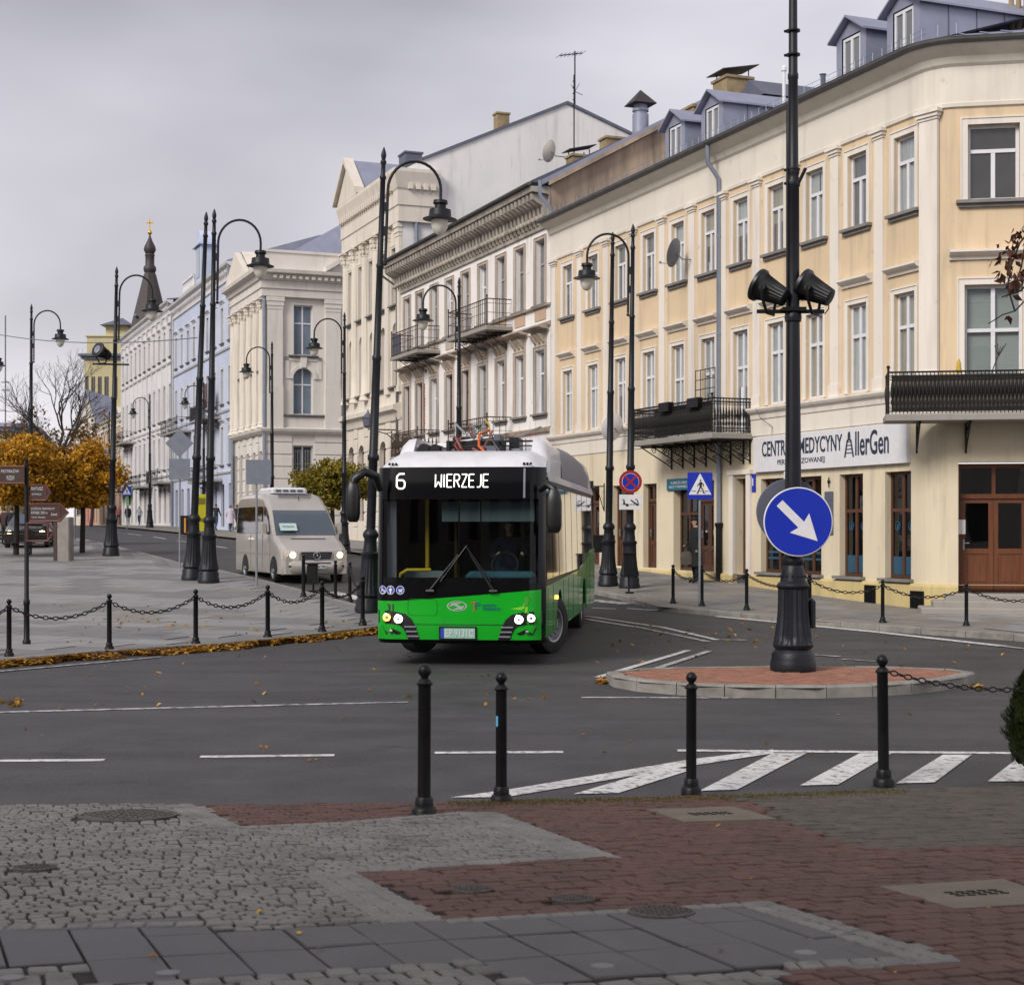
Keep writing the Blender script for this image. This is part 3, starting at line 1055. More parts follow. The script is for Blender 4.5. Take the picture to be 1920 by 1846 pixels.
def wall_on(path, mb, t0, t1, z0, z1, openings, reveal=0.2, d=0.0):
    """wall sheet with real openings and reveals; openings: (ta, tb, za, zb, arch)"""
    ts = sorted(set([round(t0, 4), round(t1, 4)] + [round(t, 4) for t in path.t if t0 < t < t1] + [round(v, 4) for o in openings for v in o[:2] if t0 < v < t1]))
    zs = sorted(set([round(z0, 4), round(z1, 4)] + [round(v, 4) for o in openings for v in o[2:4] if z0 < v < z1]))
    def P(t, z, dd=0.0):
        q = path.at(t, d + dd)
        return (q.x, q.y, z)
    for a, b in zip(ts, ts[1:]):
        tm = (a + b) / 2
        for c, e in zip(zs, zs[1:]):
            zm = (c + e) / 2
            if any(o[0] < tm < o[1] and o[2] < zm < o[3] for o in openings):
                continue
            mb.poly([P(a + 1e-5, c), P(b - 1e-5, c), P(b - 1e-5, e), P(a + 1e-5, e)])
    for o in openings:
        a, b, c, e = o[:4]
        if len(o) > 4 and o[4]:
            r_ = (b - a) / 2
            n = 10
            arc = [((a + b) / 2 - r_ * math.cos(math.pi * k / n), e - r_ + r_ * math.sin(math.pi * k / n)) for k in range(n + 1)]
            mb.poly([P(a, e)] + [P(*q) for q in arc[:n // 2 + 1]])
            mb.poly([P(b, e)] + [P(*q) for q in reversed(arc[n // 2:])])
            ring = [(a, c)] + arc + [(b, c)]
        else:
            ring = [(a, c), (a, e), (b, e), (b, c)]
        for (ta, za), (tb, zb) in zip(ring, ring[1:] + ring[:1]):
            mb.poly([P(ta, za), P(ta, za, -reveal), P(tb, zb, -reveal), P(tb, zb)])
    return mb

_wc = {}
def win_meshes(w, h, style, fm):
    """frame mesh and pane rectangles for a window w x h (x centred, z from 0)"""
    key = (round(w, 3), round(h, 3), style, fm)
    if key in _wc:
        return _wc[key]
    fr = MB()
    t = 0.07
    dp = 0.06
    panes = []
    def bar(x0, x1, z0, z1, y0=0.0, y1=dp):
        fr.box(x0, x1, y0, y1, z0, z1)
    bar(-w / 2, -w / 2 + t, 0, h)
    bar(w / 2 - t, w / 2, 0, h)
    bar(-w / 2 + t, w / 2 - t, 0, t)
    bar(-w / 2 + t, w / 2 - t, h - t, h)
    xi, zi0, zi1 = w / 2 - t, t, h - t
    m_ = 0.045
    if style == 'T':        # transom with two casements below and one light above
        zt = h * 0.66
        bar(-xi, xi, zt - 0.04, zt + 0.04, -0.012)
        bar(-m_, m_, zi0, zt - 0.04, -0.008)
        panes = [(-xi, -m_, zi0, zt - 0.04), (m_, xi, zi0, zt - 0.04), (-xi, xi, zt + 0.04, zi1)]
    elif style == 'X':      # four lights
        zt = h * 0.64
        bar(-xi, xi, zt - 0.04, zt + 0.04, -0.012)
        bar(-m_, m_, zi0, zt - 0.04, -0.008)
        bar(-m_, m_, zt + 0.04, zi1, -0.008)
        panes = [(-xi, -m_, zi0, zt - 0.04), (m_, xi, zi0, zt - 0.04), (-xi, -m_, zt + 0.04, zi1), (m_, xi, zt + 0.04, zi1)]
    elif style == 'I':      # two casements
        bar(-m_, m_, zi0, zi1, -0.008)
        panes = [(-xi, -m_, zi0, zi1), (m_, xi, zi0, zi1)]
    else:
        panes = [(-xi, xi, zi0, zi1)]
    pl = []
    for x0, x1, z0, z1 in panes:
        pb = MB()
        # every sash has its own raised edge
        e = 0.022
        pb.box(x0 + 0.002, x1 - 0.002, 0.03, 0.036, z0 + 0.002, z1 - 0.002)
        pl.append(pb)
    fme = fr.mesh('window', M[fm], fix=False)
    _wc[key] = (fme, pl, {})
    return _wc[key]
_mc = {}
def cached(key, fn):
    if key not in _mc:
        _mc[key] = fn()
    return _mc[key]
def window(h, path, t, z0, w, hh, style='T', fm='frame_white', pane='glass', inset=0.12, back=None, surround=None, hood=None, sill=None, far=False, stone='pl_trim'):
    q = path.at(t, -inset)
    rz = path.head(t)
    fme, pl, cache = win_meshes(w, hh, style, fm)
    o = put('window', fme, h.o, (q.x, q.y, z0 - h.zb), (0, 0, rz))
    pm = M[pane]
    if far:
        key = 'far' + pane
        if key not in cache:
            mb = MB()
            for p in pl:
                mb.add(p.v, p.f)
            cache[key] = mb.mesh('pane', pm, fix=False)
        put('pane', cache[key], o)
    else:
        for i, p in enumerate(pl):
            if (i, pane) not in cache:
                cache[(i, pane)] = p.mesh('pane', pm, fix=False)
            put('pane', cache[(i, pane)], o, rot=(random.uniform(-.002, .002), 0, random.uniform(-.004, .004)))
    if back:
        cm_ = random.choice(['curtain', 'curtain', 'curtain_grey', 'curtain_beige'])
        bk = ('back', round(w, 2), round(hh, 2), back, cm_)
        def mkb():
            mb = MB()
            if back == 'blind':
                mb.box(-w / 2 + .03, w / 2 - .03, 0.09, 0.1, 0.03, hh - 0.03)
                return mb.mesh('blind', M['blind'], fix=False)
            n = 13
            for sx in ((-w / 2, -w * 0.03), (w * 0.03, w / 2)) if back == 'curtain' else ((-w / 2, w / 2),):
                rows = []
                for zz in (hh * .45 if back == 'half' else 0.02, hh - 0.02):
                    rows.append([(sx[0] + (sx[1] - sx[0]) * k / n, 0.065 + 0.012 * math.sin(k * 2.4), zz) for k in range(n + 1)])
                mb.grid(rows)
            return mb.mesh('curtain', M[cm_], 60, fix=False)
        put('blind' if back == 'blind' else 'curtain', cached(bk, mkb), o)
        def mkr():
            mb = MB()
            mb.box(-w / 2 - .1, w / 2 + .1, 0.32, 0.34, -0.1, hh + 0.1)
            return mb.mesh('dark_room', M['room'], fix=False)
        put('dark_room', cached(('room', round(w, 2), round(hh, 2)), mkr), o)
    y0 = -inset                               # wall face in window-local y
    if surround:
        def mks():
            mb = MB()
            b, dpt = surround
            mb.box(-w / 2 - b, -w / 2, y0 - dpt, y0 + 0.01, 0, hh + b)
            mb.box(w / 2, w / 2 + b, y0 - dpt, y0 + 0.01, 0, hh + b)
            mb.box(-w / 2, w / 2, y0 - dpt, y0 + 0.01, hh, hh + b)
            mb.box(-w / 2 - b, -w / 2 - b + 0.03, y0 - dpt - 0.02, y0 - dpt, 0, hh + b)
            mb.box(w / 2 + b - 0.03, w / 2 + b, y0 - dpt - 0.02, y0 - dpt, 0, hh + b)
            mb.box(-w / 2 - b + 0.03, w / 2 + b - 0.03, y0 - dpt - 0.02, y0 - dpt, hh + b - 0.03, hh + b)
            return mb.mesh('window_surround', M[stone], fix=False)
        put('window_surround', cached(('sur', w, hh, surround, stone, inset), mks), o)
    if hood:
        def mkh():
            mb = MB()
            z, hw, dpt = hood
            prof = [(0, z), (0.05, z), (0.07, z + 0.07), (dpt * 0.7, z + 0.1), (dpt, z + 0.15), (dpt, z + 0.2), (0.0, z + 0.24)]
            rows = [[(x, y0 - d, zz) for d, zz in prof] for x in (-hw, hw)]
            mb.grid(rows)
            mb.poly(rows[0])
            mb.poly(list(reversed(rows[1])))
            return mb.mesh('window_hood', M[stone], fix=False)
        put('window_hood', cached(('hood', hood, stone, inset), mkh), o)
    if sill:
        def mkl():
            mb = MB()
            hw, dpt = sill
            mb.box(-hw, hw, y0 - dpt, y0 + inset, -0.07, 0.0)
            mb.box(-hw + 0.05, hw - 0.05, y0 - dpt * 0.5, y0 + 0.01, -0.15, -0.07)
            return mb.mesh('window_sill', M['sill'], fix=False)
        put('window_sill', cached(('sill', sill, inset), mkl), o)
    return o

def pilaster(h, path, t, z0, z1, w, d, m='pl_trim', cap=0.22, base=0.3, parts=True):
    mb = MB()
    q = path.at(t)
    mb.box(-w / 2, w / 2, -d, 0.02, z0 + base, z1 - cap)
    mb.box(-w / 2 - 0.03, w / 2 + 0.03, -d - 0.03, 0.02, z0, z0 + base)
    mb.box(-w / 2 - 0.02, w / 2 + 0.02, -d - 0.025, 0.02, z1 - cap, z1 - cap * 0.72)
    mb.box(-w / 2 - 0.05, w / 2 + 0.05, -d - 0.06, 0.02, z1 - cap * 0.72, z1 - cap * 0.35)
    mb.box(-w / 2 - 0.09, w / 2 + 0.09, -d - 0.1, 0.02, z1 - cap * 0.35, z1)
    return h.part('pilaster', mb, m, fix=False, loc=(q.x, q.y, 0), rot=(0, 0, path.head(t)))

def scroll(mb, cx, cz, r, y, turns=1.6, th=0.012, mirror=1):
    pts = []
    n = int(14 * turns)
    for k in range(n + 1):
        a = 2 * math.pi * turns * k / n
        q = r * (1 - 0.8 * k / n)
        pts.append((cx + mirror * q * math.cos(a), y, cz + q * math.sin(a)))
    mb.tube(pts, th, 5)

def balcony(h, path, ta, tb, z, depth=1.15, rail=1.0, m='wrought', slab='stone_step', brackets=(), spacing=0.14, style='orn', t_side=None, panel=None):
    """slab on iron brackets with a railing; every baluster single"""
    q = path.at((ta + tb) / 2)
    rz = path.head((ta + tb) / 2)
    o = empty('balcony', (q.x, q.y, z - h.zb), rz)
    o.parent = h.o
    w = tb - ta
    mb = MB()
    mb.cbox(-w / 2 - 0.06, w / 2 + 0.06, -depth - 0.06, 0.0, -0.14, 0.0, 0.02)
    mb.build('balcony_slab', M[slab], o, fix=False)
    mb = MB()
    for zz, th in ((rail, 0.022), (0.06, 0.014), (rail * 0.5, 0.01), (rail - 0.16, 0.01)):
        for a, b in (((-w / 2, -depth, zz), (w / 2, -depth, zz)), ((-w / 2, -depth, zz), (-w / 2, -0.03, zz)), ((w / 2, -depth, zz), (w / 2, -0.03, zz))):
            mb.cyl(a, b, th, n=6)
    for x in (-w / 2, w / 2):
        mb.cyl((x, -depth, 0), (x, -depth, rail + 0.08), 0.025, n=8)
        mb.ball((x, -depth, rail + 0.11), 0.04, 8, 6)
    mb.build('handrail', M[m], o, 40)
    def mkbal():
        b = MB()
        b.cyl((0, 0, 0.0), (0, 0, rail), 0.011, n=6)
        if style == 'orn':
            b.lathe([(0.012, 0.3), (0.03, 0.42), (0.034, 0.5), (0.03, 0.58), (0.012, 0.7)], 6)
            scroll(b, 0.032, rail - 0.1, 0.035, 0, 1.2, 0.007)
            scroll(b, -0.032, rail - 0.1, 0.035, 0, 1.2, 0.007, -1)
            scroll(b, 0.032, 0.12, 0.04, 0, 1.2, 0.007)
            scroll(b, -0.032, 0.12, 0.04, 0, 1.2, 0.007, -1)
            b.box(-0.03, 0.03, -0.006, 0.006, 0.2, 0.3)
        return b.mesh('baluster', M[m], fix=False)
    bm_ = cached(('bal', rail, m, style), mkbal)
    n = max(2, int(w / spacing))
    for k in range(1, n):
        put('baluster', bm_, o, (-w / 2 + w * k / n, -depth, 0))
    ns = max(1, int(depth / spacing))
    for x in (-w / 2, w / 2):
        for k in range(1, ns):
            put('baluster', bm_, o, (x, -depth + depth * k / ns, 0), (0, 0, R(90)))
    def mkbr():
        b = MB()
        b.box(-0.02, 0.02, -depth * 0.85, 0, -0.19, -0.15)
        b.box(-0.02, 0.02, -0.04, 0, -0.8, -0.19)
        pts = [(0, -depth * 0.8 * (1 - math.cos(a)) if False else -depth * 0.8 * math.sin(a), -0.2 - 0.55 * (1 - math.sin(a)) ** 1.0 * 1.0) for a in [math.pi / 2 * k / 8 for k in range(9)]]
        b.tube(pts, 0.018, 6)
        st = len(b.v)
        scroll(b, 0.2, -0.33, 0.13, 0, 1.5, 0.014)
        scroll(b, 0.5 * depth, -0.27, 0.09, 0, 1.5, 0.012)
        scroll(b, 0.12, -0.58, 0.08, 0, 1.4, 0.012)
        b.xf(Matrix.Rotation(R(-90), 4, 'Z'), st)
        return b.mesh('bracket', M[m], fix=False)
    bb = cached(('brk', depth, m), mkbr)
    for x in brackets:
        put('bracket', bb, o, (x, 0, 0))
    if panel:
        mb = MB()
        x0, x1, pm = panel
        mb.box(x0, x1, -depth + 0.03, -depth + 0.04, 0.05, rail - 0.06)
        mb.build('privacy_screen', M[pm], o, fix=False)
    return o

def roof_prism(h, x0, x1, y0, z0, run, rise, m='zinc', name='roof', over=0.0, seam=0.6, back=True):
    """gable roof, ridge parallel to the street, standing seams as real ribs"""
    mb = MB()
    yb = y0 + 2 * run
    mb.add([(x0, y0, z0), (x1, y0, z0), (x1, y0 + run, z0 + rise), (x0, y0 + run, z0 + rise), (x0, yb, z0), (x1, yb, z0)],
           [(0, 1, 2, 3), (3, 2, 5, 4), (0, 3, 4), (1, 5, 2)])
    r_ = h.part(name, mb, m)
    sm = MB()
    n = int((x1 - x0) / seam)
    for k in range(n + 1):
        x = x0 + (x1 - x0) * k / max(1, n)
        sm.add([(x - .012, y0, z0 + .005), (x + .012, y0, z0 + .005), (x + .012, y0 + run, z0 + rise + .005), (x - .012, y0 + run, z0 + rise + .005),
                (x - .012, y0, z0 + .045), (x + .012, y0, z0 + .045), (x + .012, y0 + run, z0 + rise + .045), (x - .012, y0 + run, z0 + rise + .045)],
               [(4, 5, 6, 7), (0, 1, 5, 4), (1, 2, 6, 5), (3, 0, 4, 7)])
    sm.build('roof_seams', M[m], r_, fix=False)
    return r_

def downpipe(h, x, y, z0, z1, r_=0.06, m='zinc_pipe', kick=0.35, shoe=None):
    mb = MB()
    mb.tube([(x, y - kick - 0.1, z1), (x, y - kick - 0.1, z1 - 0.5), (x, y - 0.1, z1 - 0.95), (x, y - 0.1, z0)], r_, 8)
    for k in range(4):
        z = z0 + (z1 - z0 - 1.2) * (k + 0.5) / 4
        mb.lathe([(r_ + 0.012, z), (r_ + 0.012, z + 0.05)], 8, (x, y - 0.1, 0))
    o = h.part('downpipe', mb, m, 40)
    if shoe:
        sb = MB()
        sb.lathe([(0.085, z0 - 0.05), (0.085, z0 + shoe - 0.12), (0.11, z0 + shoe - 0.1), (0.115, z0 + shoe)], 12, (x, y - 0.1, 0))
        sb.build('pipe_shoe', M['bollard'], o)
    return o
def chimney(h, x, y, z0, z1, w=0.7, d=0.5, m='chimney', cap=True):
    mb = MB()
    mb.box(x - w / 2, x + w / 2, y - d / 2, y + d / 2, z0, z1)
    mb.box(x - w / 2 - .05, x + w / 2 + .05, y - d / 2 - .05, y + d / 2 + .05, z1, z1 + 0.08)
    o = h.part('chimney', mb, m, fix=False)
    if cap:
        c = MB()
        c.add([(x - w * .6, y - d * .7, z1 + .2), (x + w * .6, y - d * .7, z1 + .2), (x + w * .6, y + d * .7, z1 + .45), (x - w * .6, y + d * .7, z1 + .45),
               (x - w * .6, y - d * .7, z1 + .23), (x + w * .6, y - d * .7, z1 + .23), (x + w * .6, y + d * .7, z1 + .48), (x - w * .6, y + d * .7, z1 + .48)],
              [(0, 1, 2, 3), (4, 5, 6, 7), (0, 1, 5, 4), (1, 2, 6, 5), (2, 3, 7, 6), (3, 0, 4, 7)])
        for a in (-1, 1):
            for b in (-1, 1):
                c.cyl((x + a * w * .4, y + b * d * .4, z1 + .05), (x + a * w * .4, y + b * d * .4, z1 + .3), 0.02, n=6)
        c.build('chimney_cowl', M['copper_dark'], o, fix=False)
    return o
def dish(h, x, y, z, r_=0.42, rz=0.0, m='sign_back'):
    """satellite dish on a wall arm"""
    st = MB()
    prof = [(0.0001, 0.0), (r_ * .35, 0.015), (r_ * .7, 0.055), (r_, 0.12), (r_, 0.13), (r_ * .7, 0.07), (r_ * .35, 0.03), (0.0001, 0.015)]
    st.lathe(prof, 20)
    st.xf(Matrix.Translation((x, y - 0.5, z)) @ Matrix.Rotation(rz, 4, 'Z') @ Matrix.Rotation(R(75), 4, 'X') @ Matrix.Diagonal((0.9, 1, 1, 1)))
    o = h.part('satellite_dish', st, m, 50)
    a = MB()
    a.tube([(x, y, z - 0.15), (x, y - 0.35, z - 0.15), (x, y - 0.5, z)], 0.02, 6)
    f = Matrix.Rotation(rz, 4, 'Z') @ Vector((0, -0.55, -0.35))
    a.tube([(x, y - 0.5, z - 0.3), (x + f.x, y - 0.5 + f.y, z - 0.22)], 0.014, 6)
    a.ball((x + f.x, y - 0.5 + f.y, z - 0.2), 0.04, 8, 6)
    a.build('dish_arm', M['galv'], o, 40)
    return o

mat('bal_dark', (0.11, 0.095, 0.08), rough=0.8, var=0.4, scale=8, stretch=(6, 6, 1))
# ================= corner house (yellow) =================
yh = House('corner_house', 0.0, 'long cream and yellow corner house with clinic sign, zinc dormers and two iron balconies', 'house')
arc = []
AR, ATH, AS = 0.9, 58, 0.25
c0 = Vector((-AS, AR))
for k in range(0, 7):
    a = R(ATH * k / 6)
    arc.append((c0.x + AR * math.sin(a), c0.y - AR * math.cos(a)))
u_ch = Vector((math.cos(R(ATH)), math.sin(R(ATH))))
p_end = Vector(arc[-1])
ch_end = p_end + u_ch * 4.6
u_bk = Vector((math.cos(R(115)), math.sin(R(115))))
ypts = [(-21.4, 0.0)] + arc + [tuple(ch_end), tuple(ch_end + u_bk * 8)]
yp = Path(ypts)
T0 = 21.4                                   # arc length at s = 0
TC = yp.t[7]                                # start of the chamfer
def ts(s):
    return T0 - s
axes = [0.84, 2.72, 4.58, 6.43, 8.25, 10.07, 11.9, 13.8, 15.8, 17.88, 19.95]
ops = []
WW = 0.78
for s in axes:
    ops.append((ts(s) - WW / 2, ts(s) + WW / 2, 9.03, 10.78))
    bal = 7.7 < s < 12.6
    ops.append((ts(s) - WW / 2, ts(s) + WW / 2, 4.45 if bal else 5.08, 7.2))
tw = TC + 0.76
ops.append((tw - 0.55, tw + 0.55, 9.05, 10.72))
ops.append((tw - 0.62, tw + 0.62, 4.45, 7.2))
tw2 = TC + 3.1
ops.append((tw2 - 0.55, tw2 + 0.55, 9.05, 10.72))
mb = MB()
wall_on(yp, mb, 0, yp.t[-1], 4.95, 11.15, [(a, b, max(c, 4.951), e) for a, b, c, e in ops], 0.22)
yh.part('upper_wall', mb, 'pl_yellow', fix=False)
# ground floor openings
gops = []
brown_w = [(0.61, 1.66), (2.5, 3.54), (4.29, 5.53), (5.79, 7.25)]
for a, b in brown_w:
    gops.append((ts(b) + 0.05, ts(a), 0.7, 3.15))
gops.append((ts(8.55), ts(7.85), 0.45, 3.2))             # house door
gops.append((ts(12.2), ts(9.75), 0.62, 3.2))             # shop doors
gops.append((ts(14.2), ts(13.3), 0.65, 3.2))
gops.append((ts(16.4), ts(15.2), 0.65, 3.2))
gops.append((ts(19.0), ts(17.4), 0.65, 3.2))
td = TC + 0.8
gops.append((td - 0.8, td + 0.8, 0.42, 3.3))
mb = MB()
wall_on(yp, mb, 0, yp.t[-1], 0.6, 4.3, [(a, b, max(c, 0.601), e) for a, b, c, e in gops], 0.3)
yh.part('ground_floor_wall', mb, 'pl_base', fix=False)
mb = MB()
wall_on(yp, mb, 0, yp.t[-1], 4.3, 4.95, [(a, b, max(4.301, c), min(4.949, e)) for a, b, c, e in ops if c < 4.6], 0.22, d=0.03)
yh.part('fascia_band', mb, 'pl_cream', fix=False)
# plinth, cut at the doors
def sweep_cut(prof, cuts, m, name):
    a = 0.0
    mbx = MB()
    for c, e in sorted(cuts) + [(yp.t[-1], None)]:
        if c - a > 0.05:
            yp.sweep(mbx, prof, a, c)
        a = e
    return yh.part(name, mbx, m, fix=False)
door_cuts = [(ts(8.55), ts(7.85)), (td - 0.8, td + 0.8)]
sweep_cut([(-0.05, -0.9), (0.1, -0.9), (0.1, 0.55), (0.07, 0.61), (-0.05, 0.61)], door_cuts, 'pl_plinth', 'plinth')
french = sorted([(o[0] - 0.02, o[1] + 0.02) for o in ops if o[2] < 4.6])
sweep_cut([(0, 4.72), (0.06, 4.74), (0.08, 4.86), (0.16, 4.92), (0.2, 4.98), (0.2, 5.03), (0.0, 5.06)], french, 'pl_trim', 'string_course')
mb = MB()
yp.sweep(mb, [(0.0, 11.1), (0.05, 11.12), (0.06, 11.2), (0.035, 11.22), (0.035, 12.0), (0.1, 12.06), (0.16, 12.2), (0.32, 12.3), (0.42, 12.38), (0.42, 12.44), (-0.2, 12.46)])
yh.part('frieze', mb, 'pl_cream', fix=False)
mb = MB()
gp = [(0.42 + 0.075 + 0.075 * math.cos(a), 12.5 + 0.085 * math.sin(a)) for a in [math.pi + math.pi * k / 6 for k in range(7)]]
yp.sweep(mb, [(0.40, 12.455)] + gp + [(0.42 + 0.16, 12.52), (0.40, 12.53)])
yh.part('gutter', mb, 'gutter', fix=False)
# roof following the plan
def yroof(mbx, d0, z0, d1, z1):
    yp.sweep(mbx, [(d0, z0), (d1, z1)], close=False)
mb = MB()
yroof(mb, 0.46, 12.545, -4.9, 14.3)
rf = yh.part('roof', mb, 'zinc', fix=False)
mb = MB()
for k in range(38):
    t = 0.15 + k * 0.56
    a, b = yp.at(t, 0.46), yp.at(t, -4.85)
    mb.tube([(a.x, a.y, 12.575), (b.x, b.y, 14.3)], 0.018, 4)
for k in range(9):
    t = TC + 0.1 + k * 0.5
    a, b = yp.at(t, 0.46), yp.at(t, -1.6)
    mb.tube([(a.x, a.y, 12.575), (b.x, b.y, 13.24)], 0.018, 4)
mb.build('roof_seams', M['zinc'], rf, loc=(0, 0, 0))
mb = MB()
for k in range(60):
    t = 0.2 + k * 0.37
    a = yp.at(t, 0.1)
    mb.tube([(a.x, a.y, 12.7), (a.x, a.y, 12.95)], 0.008, 4)
for zz in (12.82, 12.94):
    mb.tube([(yp.at(t, 0.1).x, yp.at(t, 0.1).y, zz) for t in (0.2, T0)], 0.006, 4)
mb.build('snow_guard', M['zinc_pipe'], rf)
# pilasters between the window axes
for s in [21.1, 18.9, 16.82, 14.82, 12.86, 11.0, 9.17, 7.36, 5.5, 3.65, 1.8, -0.02]:
    pilaster(yh, yp, ts(s), 5.04, 11.12, 0.5 if s < 0.1 else 0.36, 0.06)
random.seed(21)
for s in axes:
    window(yh, yp, ts(s), 9.03, WW, 1.75, 'T', back=random.choice(['curtain', 'full', 'half', 'full']), surround=(0.15, 0.03), sill=(0.6, 0.14), inset=0.09)
    bal = 7.7 < s < 12.6
    z0 = 4.45 if bal else 5.08
    window(yh, yp, ts(s), z0, WW, 7.2 - z0, 'X', back=random.choice(['curtain', 'full', 'blind', 'half']), surround=(0.13, 0.03), hood=(7.62 - z0, 0.62, 0.2), inset=0.09)
window(yh, yp, tw, 9.05, 1.1, 1.67, 'T', back=None, pane='pane_shop', surround=(0.16, 0.03), sill=(0.8, 0.16), inset=0.14)
window(yh, yp, tw, 4.45, 1.24, 2.75, 'X', back='blind', surround=(0.16, 0.03), hood=(3.3, 0.95, 0.22), inset=0.14)
window(yh, yp, tw2, 9.05, 1.1, 1.67, 'T', back=None, pane='pane_shop', surround=(0.16, 0.03), sill=(0.8, 0.16), inset=0.14)
for i, (a, b) in enumerate(brown_w):
    w = (b - 0.05) - a
    o = window(yh, yp, ts((a + b - 0.05) / 2), 0.7, w, 2.45, 'X', fm='wood_brown', pane='glass_dark', back='full', sill=(w / 2 + 0.1, 0.16), inset=0.16)
    dec = MB()
    for x in (-w / 4, w / 4):
        if i < 2:
            dec.box(x - w * 0.19, x + w * 0.19, 0.018, 0.022, 0.08, 0.5)
        else:
            dec.box(x - w * 0.19, x + w * 0.19, 0.018, 0.022, 0.5, 0.56)
            dec.box(x - w * 0.19, x + w * 0.19, 0.018, 0.022, 0.34, 0.4)
        if i < 2:
            ring = [(x + 0.085 * math.cos(q), 0.02, 1.2 + 0.1 * math.sin(q)) for q in [2 * math.pi * k / 16 for k in range(16)]]
            dec.tube(ring, 0.013, 5, closed=True)
            dec.box(x - 0.035, x + 0.035, 0.016, 0.022, 1.13, 1.25)
    dec.build('window_film', M['decal_blue'], o, fix=False)
# doors and shopfront joinery
def panel_door(h, path, t, z0, w, hh, m='wood_brown', inset=0.26, glass_h=0.5, transom=0.0, leaves=2, pane='glass_dark'):
    q = path.at(t, -inset)
    o = empty('door', (q.x, q.y, z0 - h.zb), path.head(t))
    o.parent = h.o
    fr = MB()
    fr.box(-w / 2, -w / 2 + 0.09, -0.03, 0.08, 0, hh)
    fr.box(w / 2 - 0.09, w / 2, -0.03, 0.08, 0, hh)
    fr.box(-w / 2 + 0.09, w / 2 - 0.09, -0.03, 0.08, hh - 0.09, hh)
    if transom:
        fr.box(-w / 2 + 0.09, w / 2 - 0.09, -0.05, 0.08, hh - transom - 0.05, hh - transom + 0.05)
        fr.box(-0.04, 0.04, -0.035, 0.08, hh - transom + 0.05, hh - 0.09)
    fr.build('door_frame', M[m], o, fix=False)
    top = hh - (transom + 0.05 if transom else 0.09)
    lw = (w - 0.18) / leaves
    lf = MB()
    gl = MB()
    for k in range(leaves):
        x0 = -w / 2 + 0.09 + k * lw + 0.004
        x1 = x0 + lw - 0.008
        zg = top * (1 - glass_h)
        sw = 0.1
        lf.box(x0, x0 + sw, 0, 0.05, 0.01, top)
        lf.box(x1 - sw, x1, 0, 0.05, 0.01, top)
        lf.box(x0 + sw, x1 - sw, 0, 0.05, top - sw, top)
        lf.box(x0 + sw, x1 - sw, 0, 0.05, zg - 0.06, zg + 0.06)
        lf.box(x0 + sw, x1 - sw, 0, 0.05, 0.01, 0.18)
        lf.box(x0 + sw, x1 - sw, 0.022, 0.04, 0.18, zg - 0.06)
        lf.cbox(x0 + sw + 0.05, x1 - sw - 0.05, 0.008, 0.03, 0.24, zg - 0.12, 0.006)
        gl.box(x0 + sw, x1 - sw, 0.024, 0.03, zg + 0.06, top - sw)
    lf.build('door_leaf', M[m], o, fix=False)
    if transom:
        gl.box(-w / 2 + 0.09, -0.04, 0.024, 0.03, hh - transom + 0.05, hh - 0.09)
        gl.box(0.04, w / 2 - 0.09, 0.024, 0.03, hh - transom + 0.05, hh - 0.09)
    gl.build('pane', M[pane], o, fix=False)
    hd = MB()
    hd.box(-w / 2 + 0.14, -w / 2 + 0.18, -0.03, 0.0, 0.95, 1.18)
    hd.cyl((-w / 2 + 0.16, -0.05, 1.1), (-w / 2 + 0.28, -0.05, 1.1), 0.012, n=8)
    hd.build('handle', M['galv'], o)
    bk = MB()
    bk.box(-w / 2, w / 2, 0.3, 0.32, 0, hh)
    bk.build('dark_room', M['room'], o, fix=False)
    return o
panel_door(yh, yp, td, 0.42, 1.6, 2.86, 'wood_door', inset=0.42, glass_h=0.56, transom=0.72)
rv = MB()
for a in (-0.8, 0.8):
    rv.box(a - 0.01 if a > 0 else a - 0.2, a + 0.2 if a > 0 else a + 0.01, 0.0, 0.5, 0.3, 3.3)
q = yp.at(td)
yh.part('door_recess', rv, 'pl_base', fix=False, loc=(q.x, q.y, 0), rot=(0, 0, yp.head(td)))
paper = MB()
paper.box(-0.11, 0.11, -0.005, 0.0, 0, 0.32)
q = yp.at(td - 0.72, -0.3)
yh.part('paper_notice', paper, 'sign_white', fix=False, loc=(q.x, q.y, 1.72), rot=(0, 0, yp.head(td)))
# steps to the corner door: each tread its own block
for k in range(4):
    st = MB()
    r_ = 0.45 + 0.34 * (3 - k)
    st.cbox(-1.1 - 0.28 * (3 - k), 1.3 + 0.28 * (3 - k), -r_, 0.25 if k == 3 else 0.0, -0.4, 0.0, 0.025)
    q = yp.at(td)
    yh.part('step', st, 'stone_step', fix=False, loc=(q.x, q.y, 0.42 - 0.135 * (3 - k) - (0.002 if k < 3 else 0)), rot=(0, 0, yp.head(td)))
panel_door(yh, yp, ts(8.2), 0.45, 0.7, 2.75, 'wood_brown', inset=0.27, glass_h=0.55, leaves=1, transom=0.5)
sd_ = MB()
for a in (-0.46, 0.46):
    sd_.box(a - 0.11, a + 0.11, -0.09, 0.02, 0.4, 3.3)
sd_.box(-0.62, 0.62, -0.12, 0.02, 3.3, 3.42)
q = yp.at(ts(8.2))
yh.part('door_surround', sd_, 'pl_trim', fix=False, loc=(q.x, q.y, 0), rot=(0, 0, yp.head(ts(8.2))))
panel_door(yh, yp, ts(10.35), 0.62, 1.15, 2.58, 'wood_brown', inset=0.2, glass_h=0.66, transom=0.55)
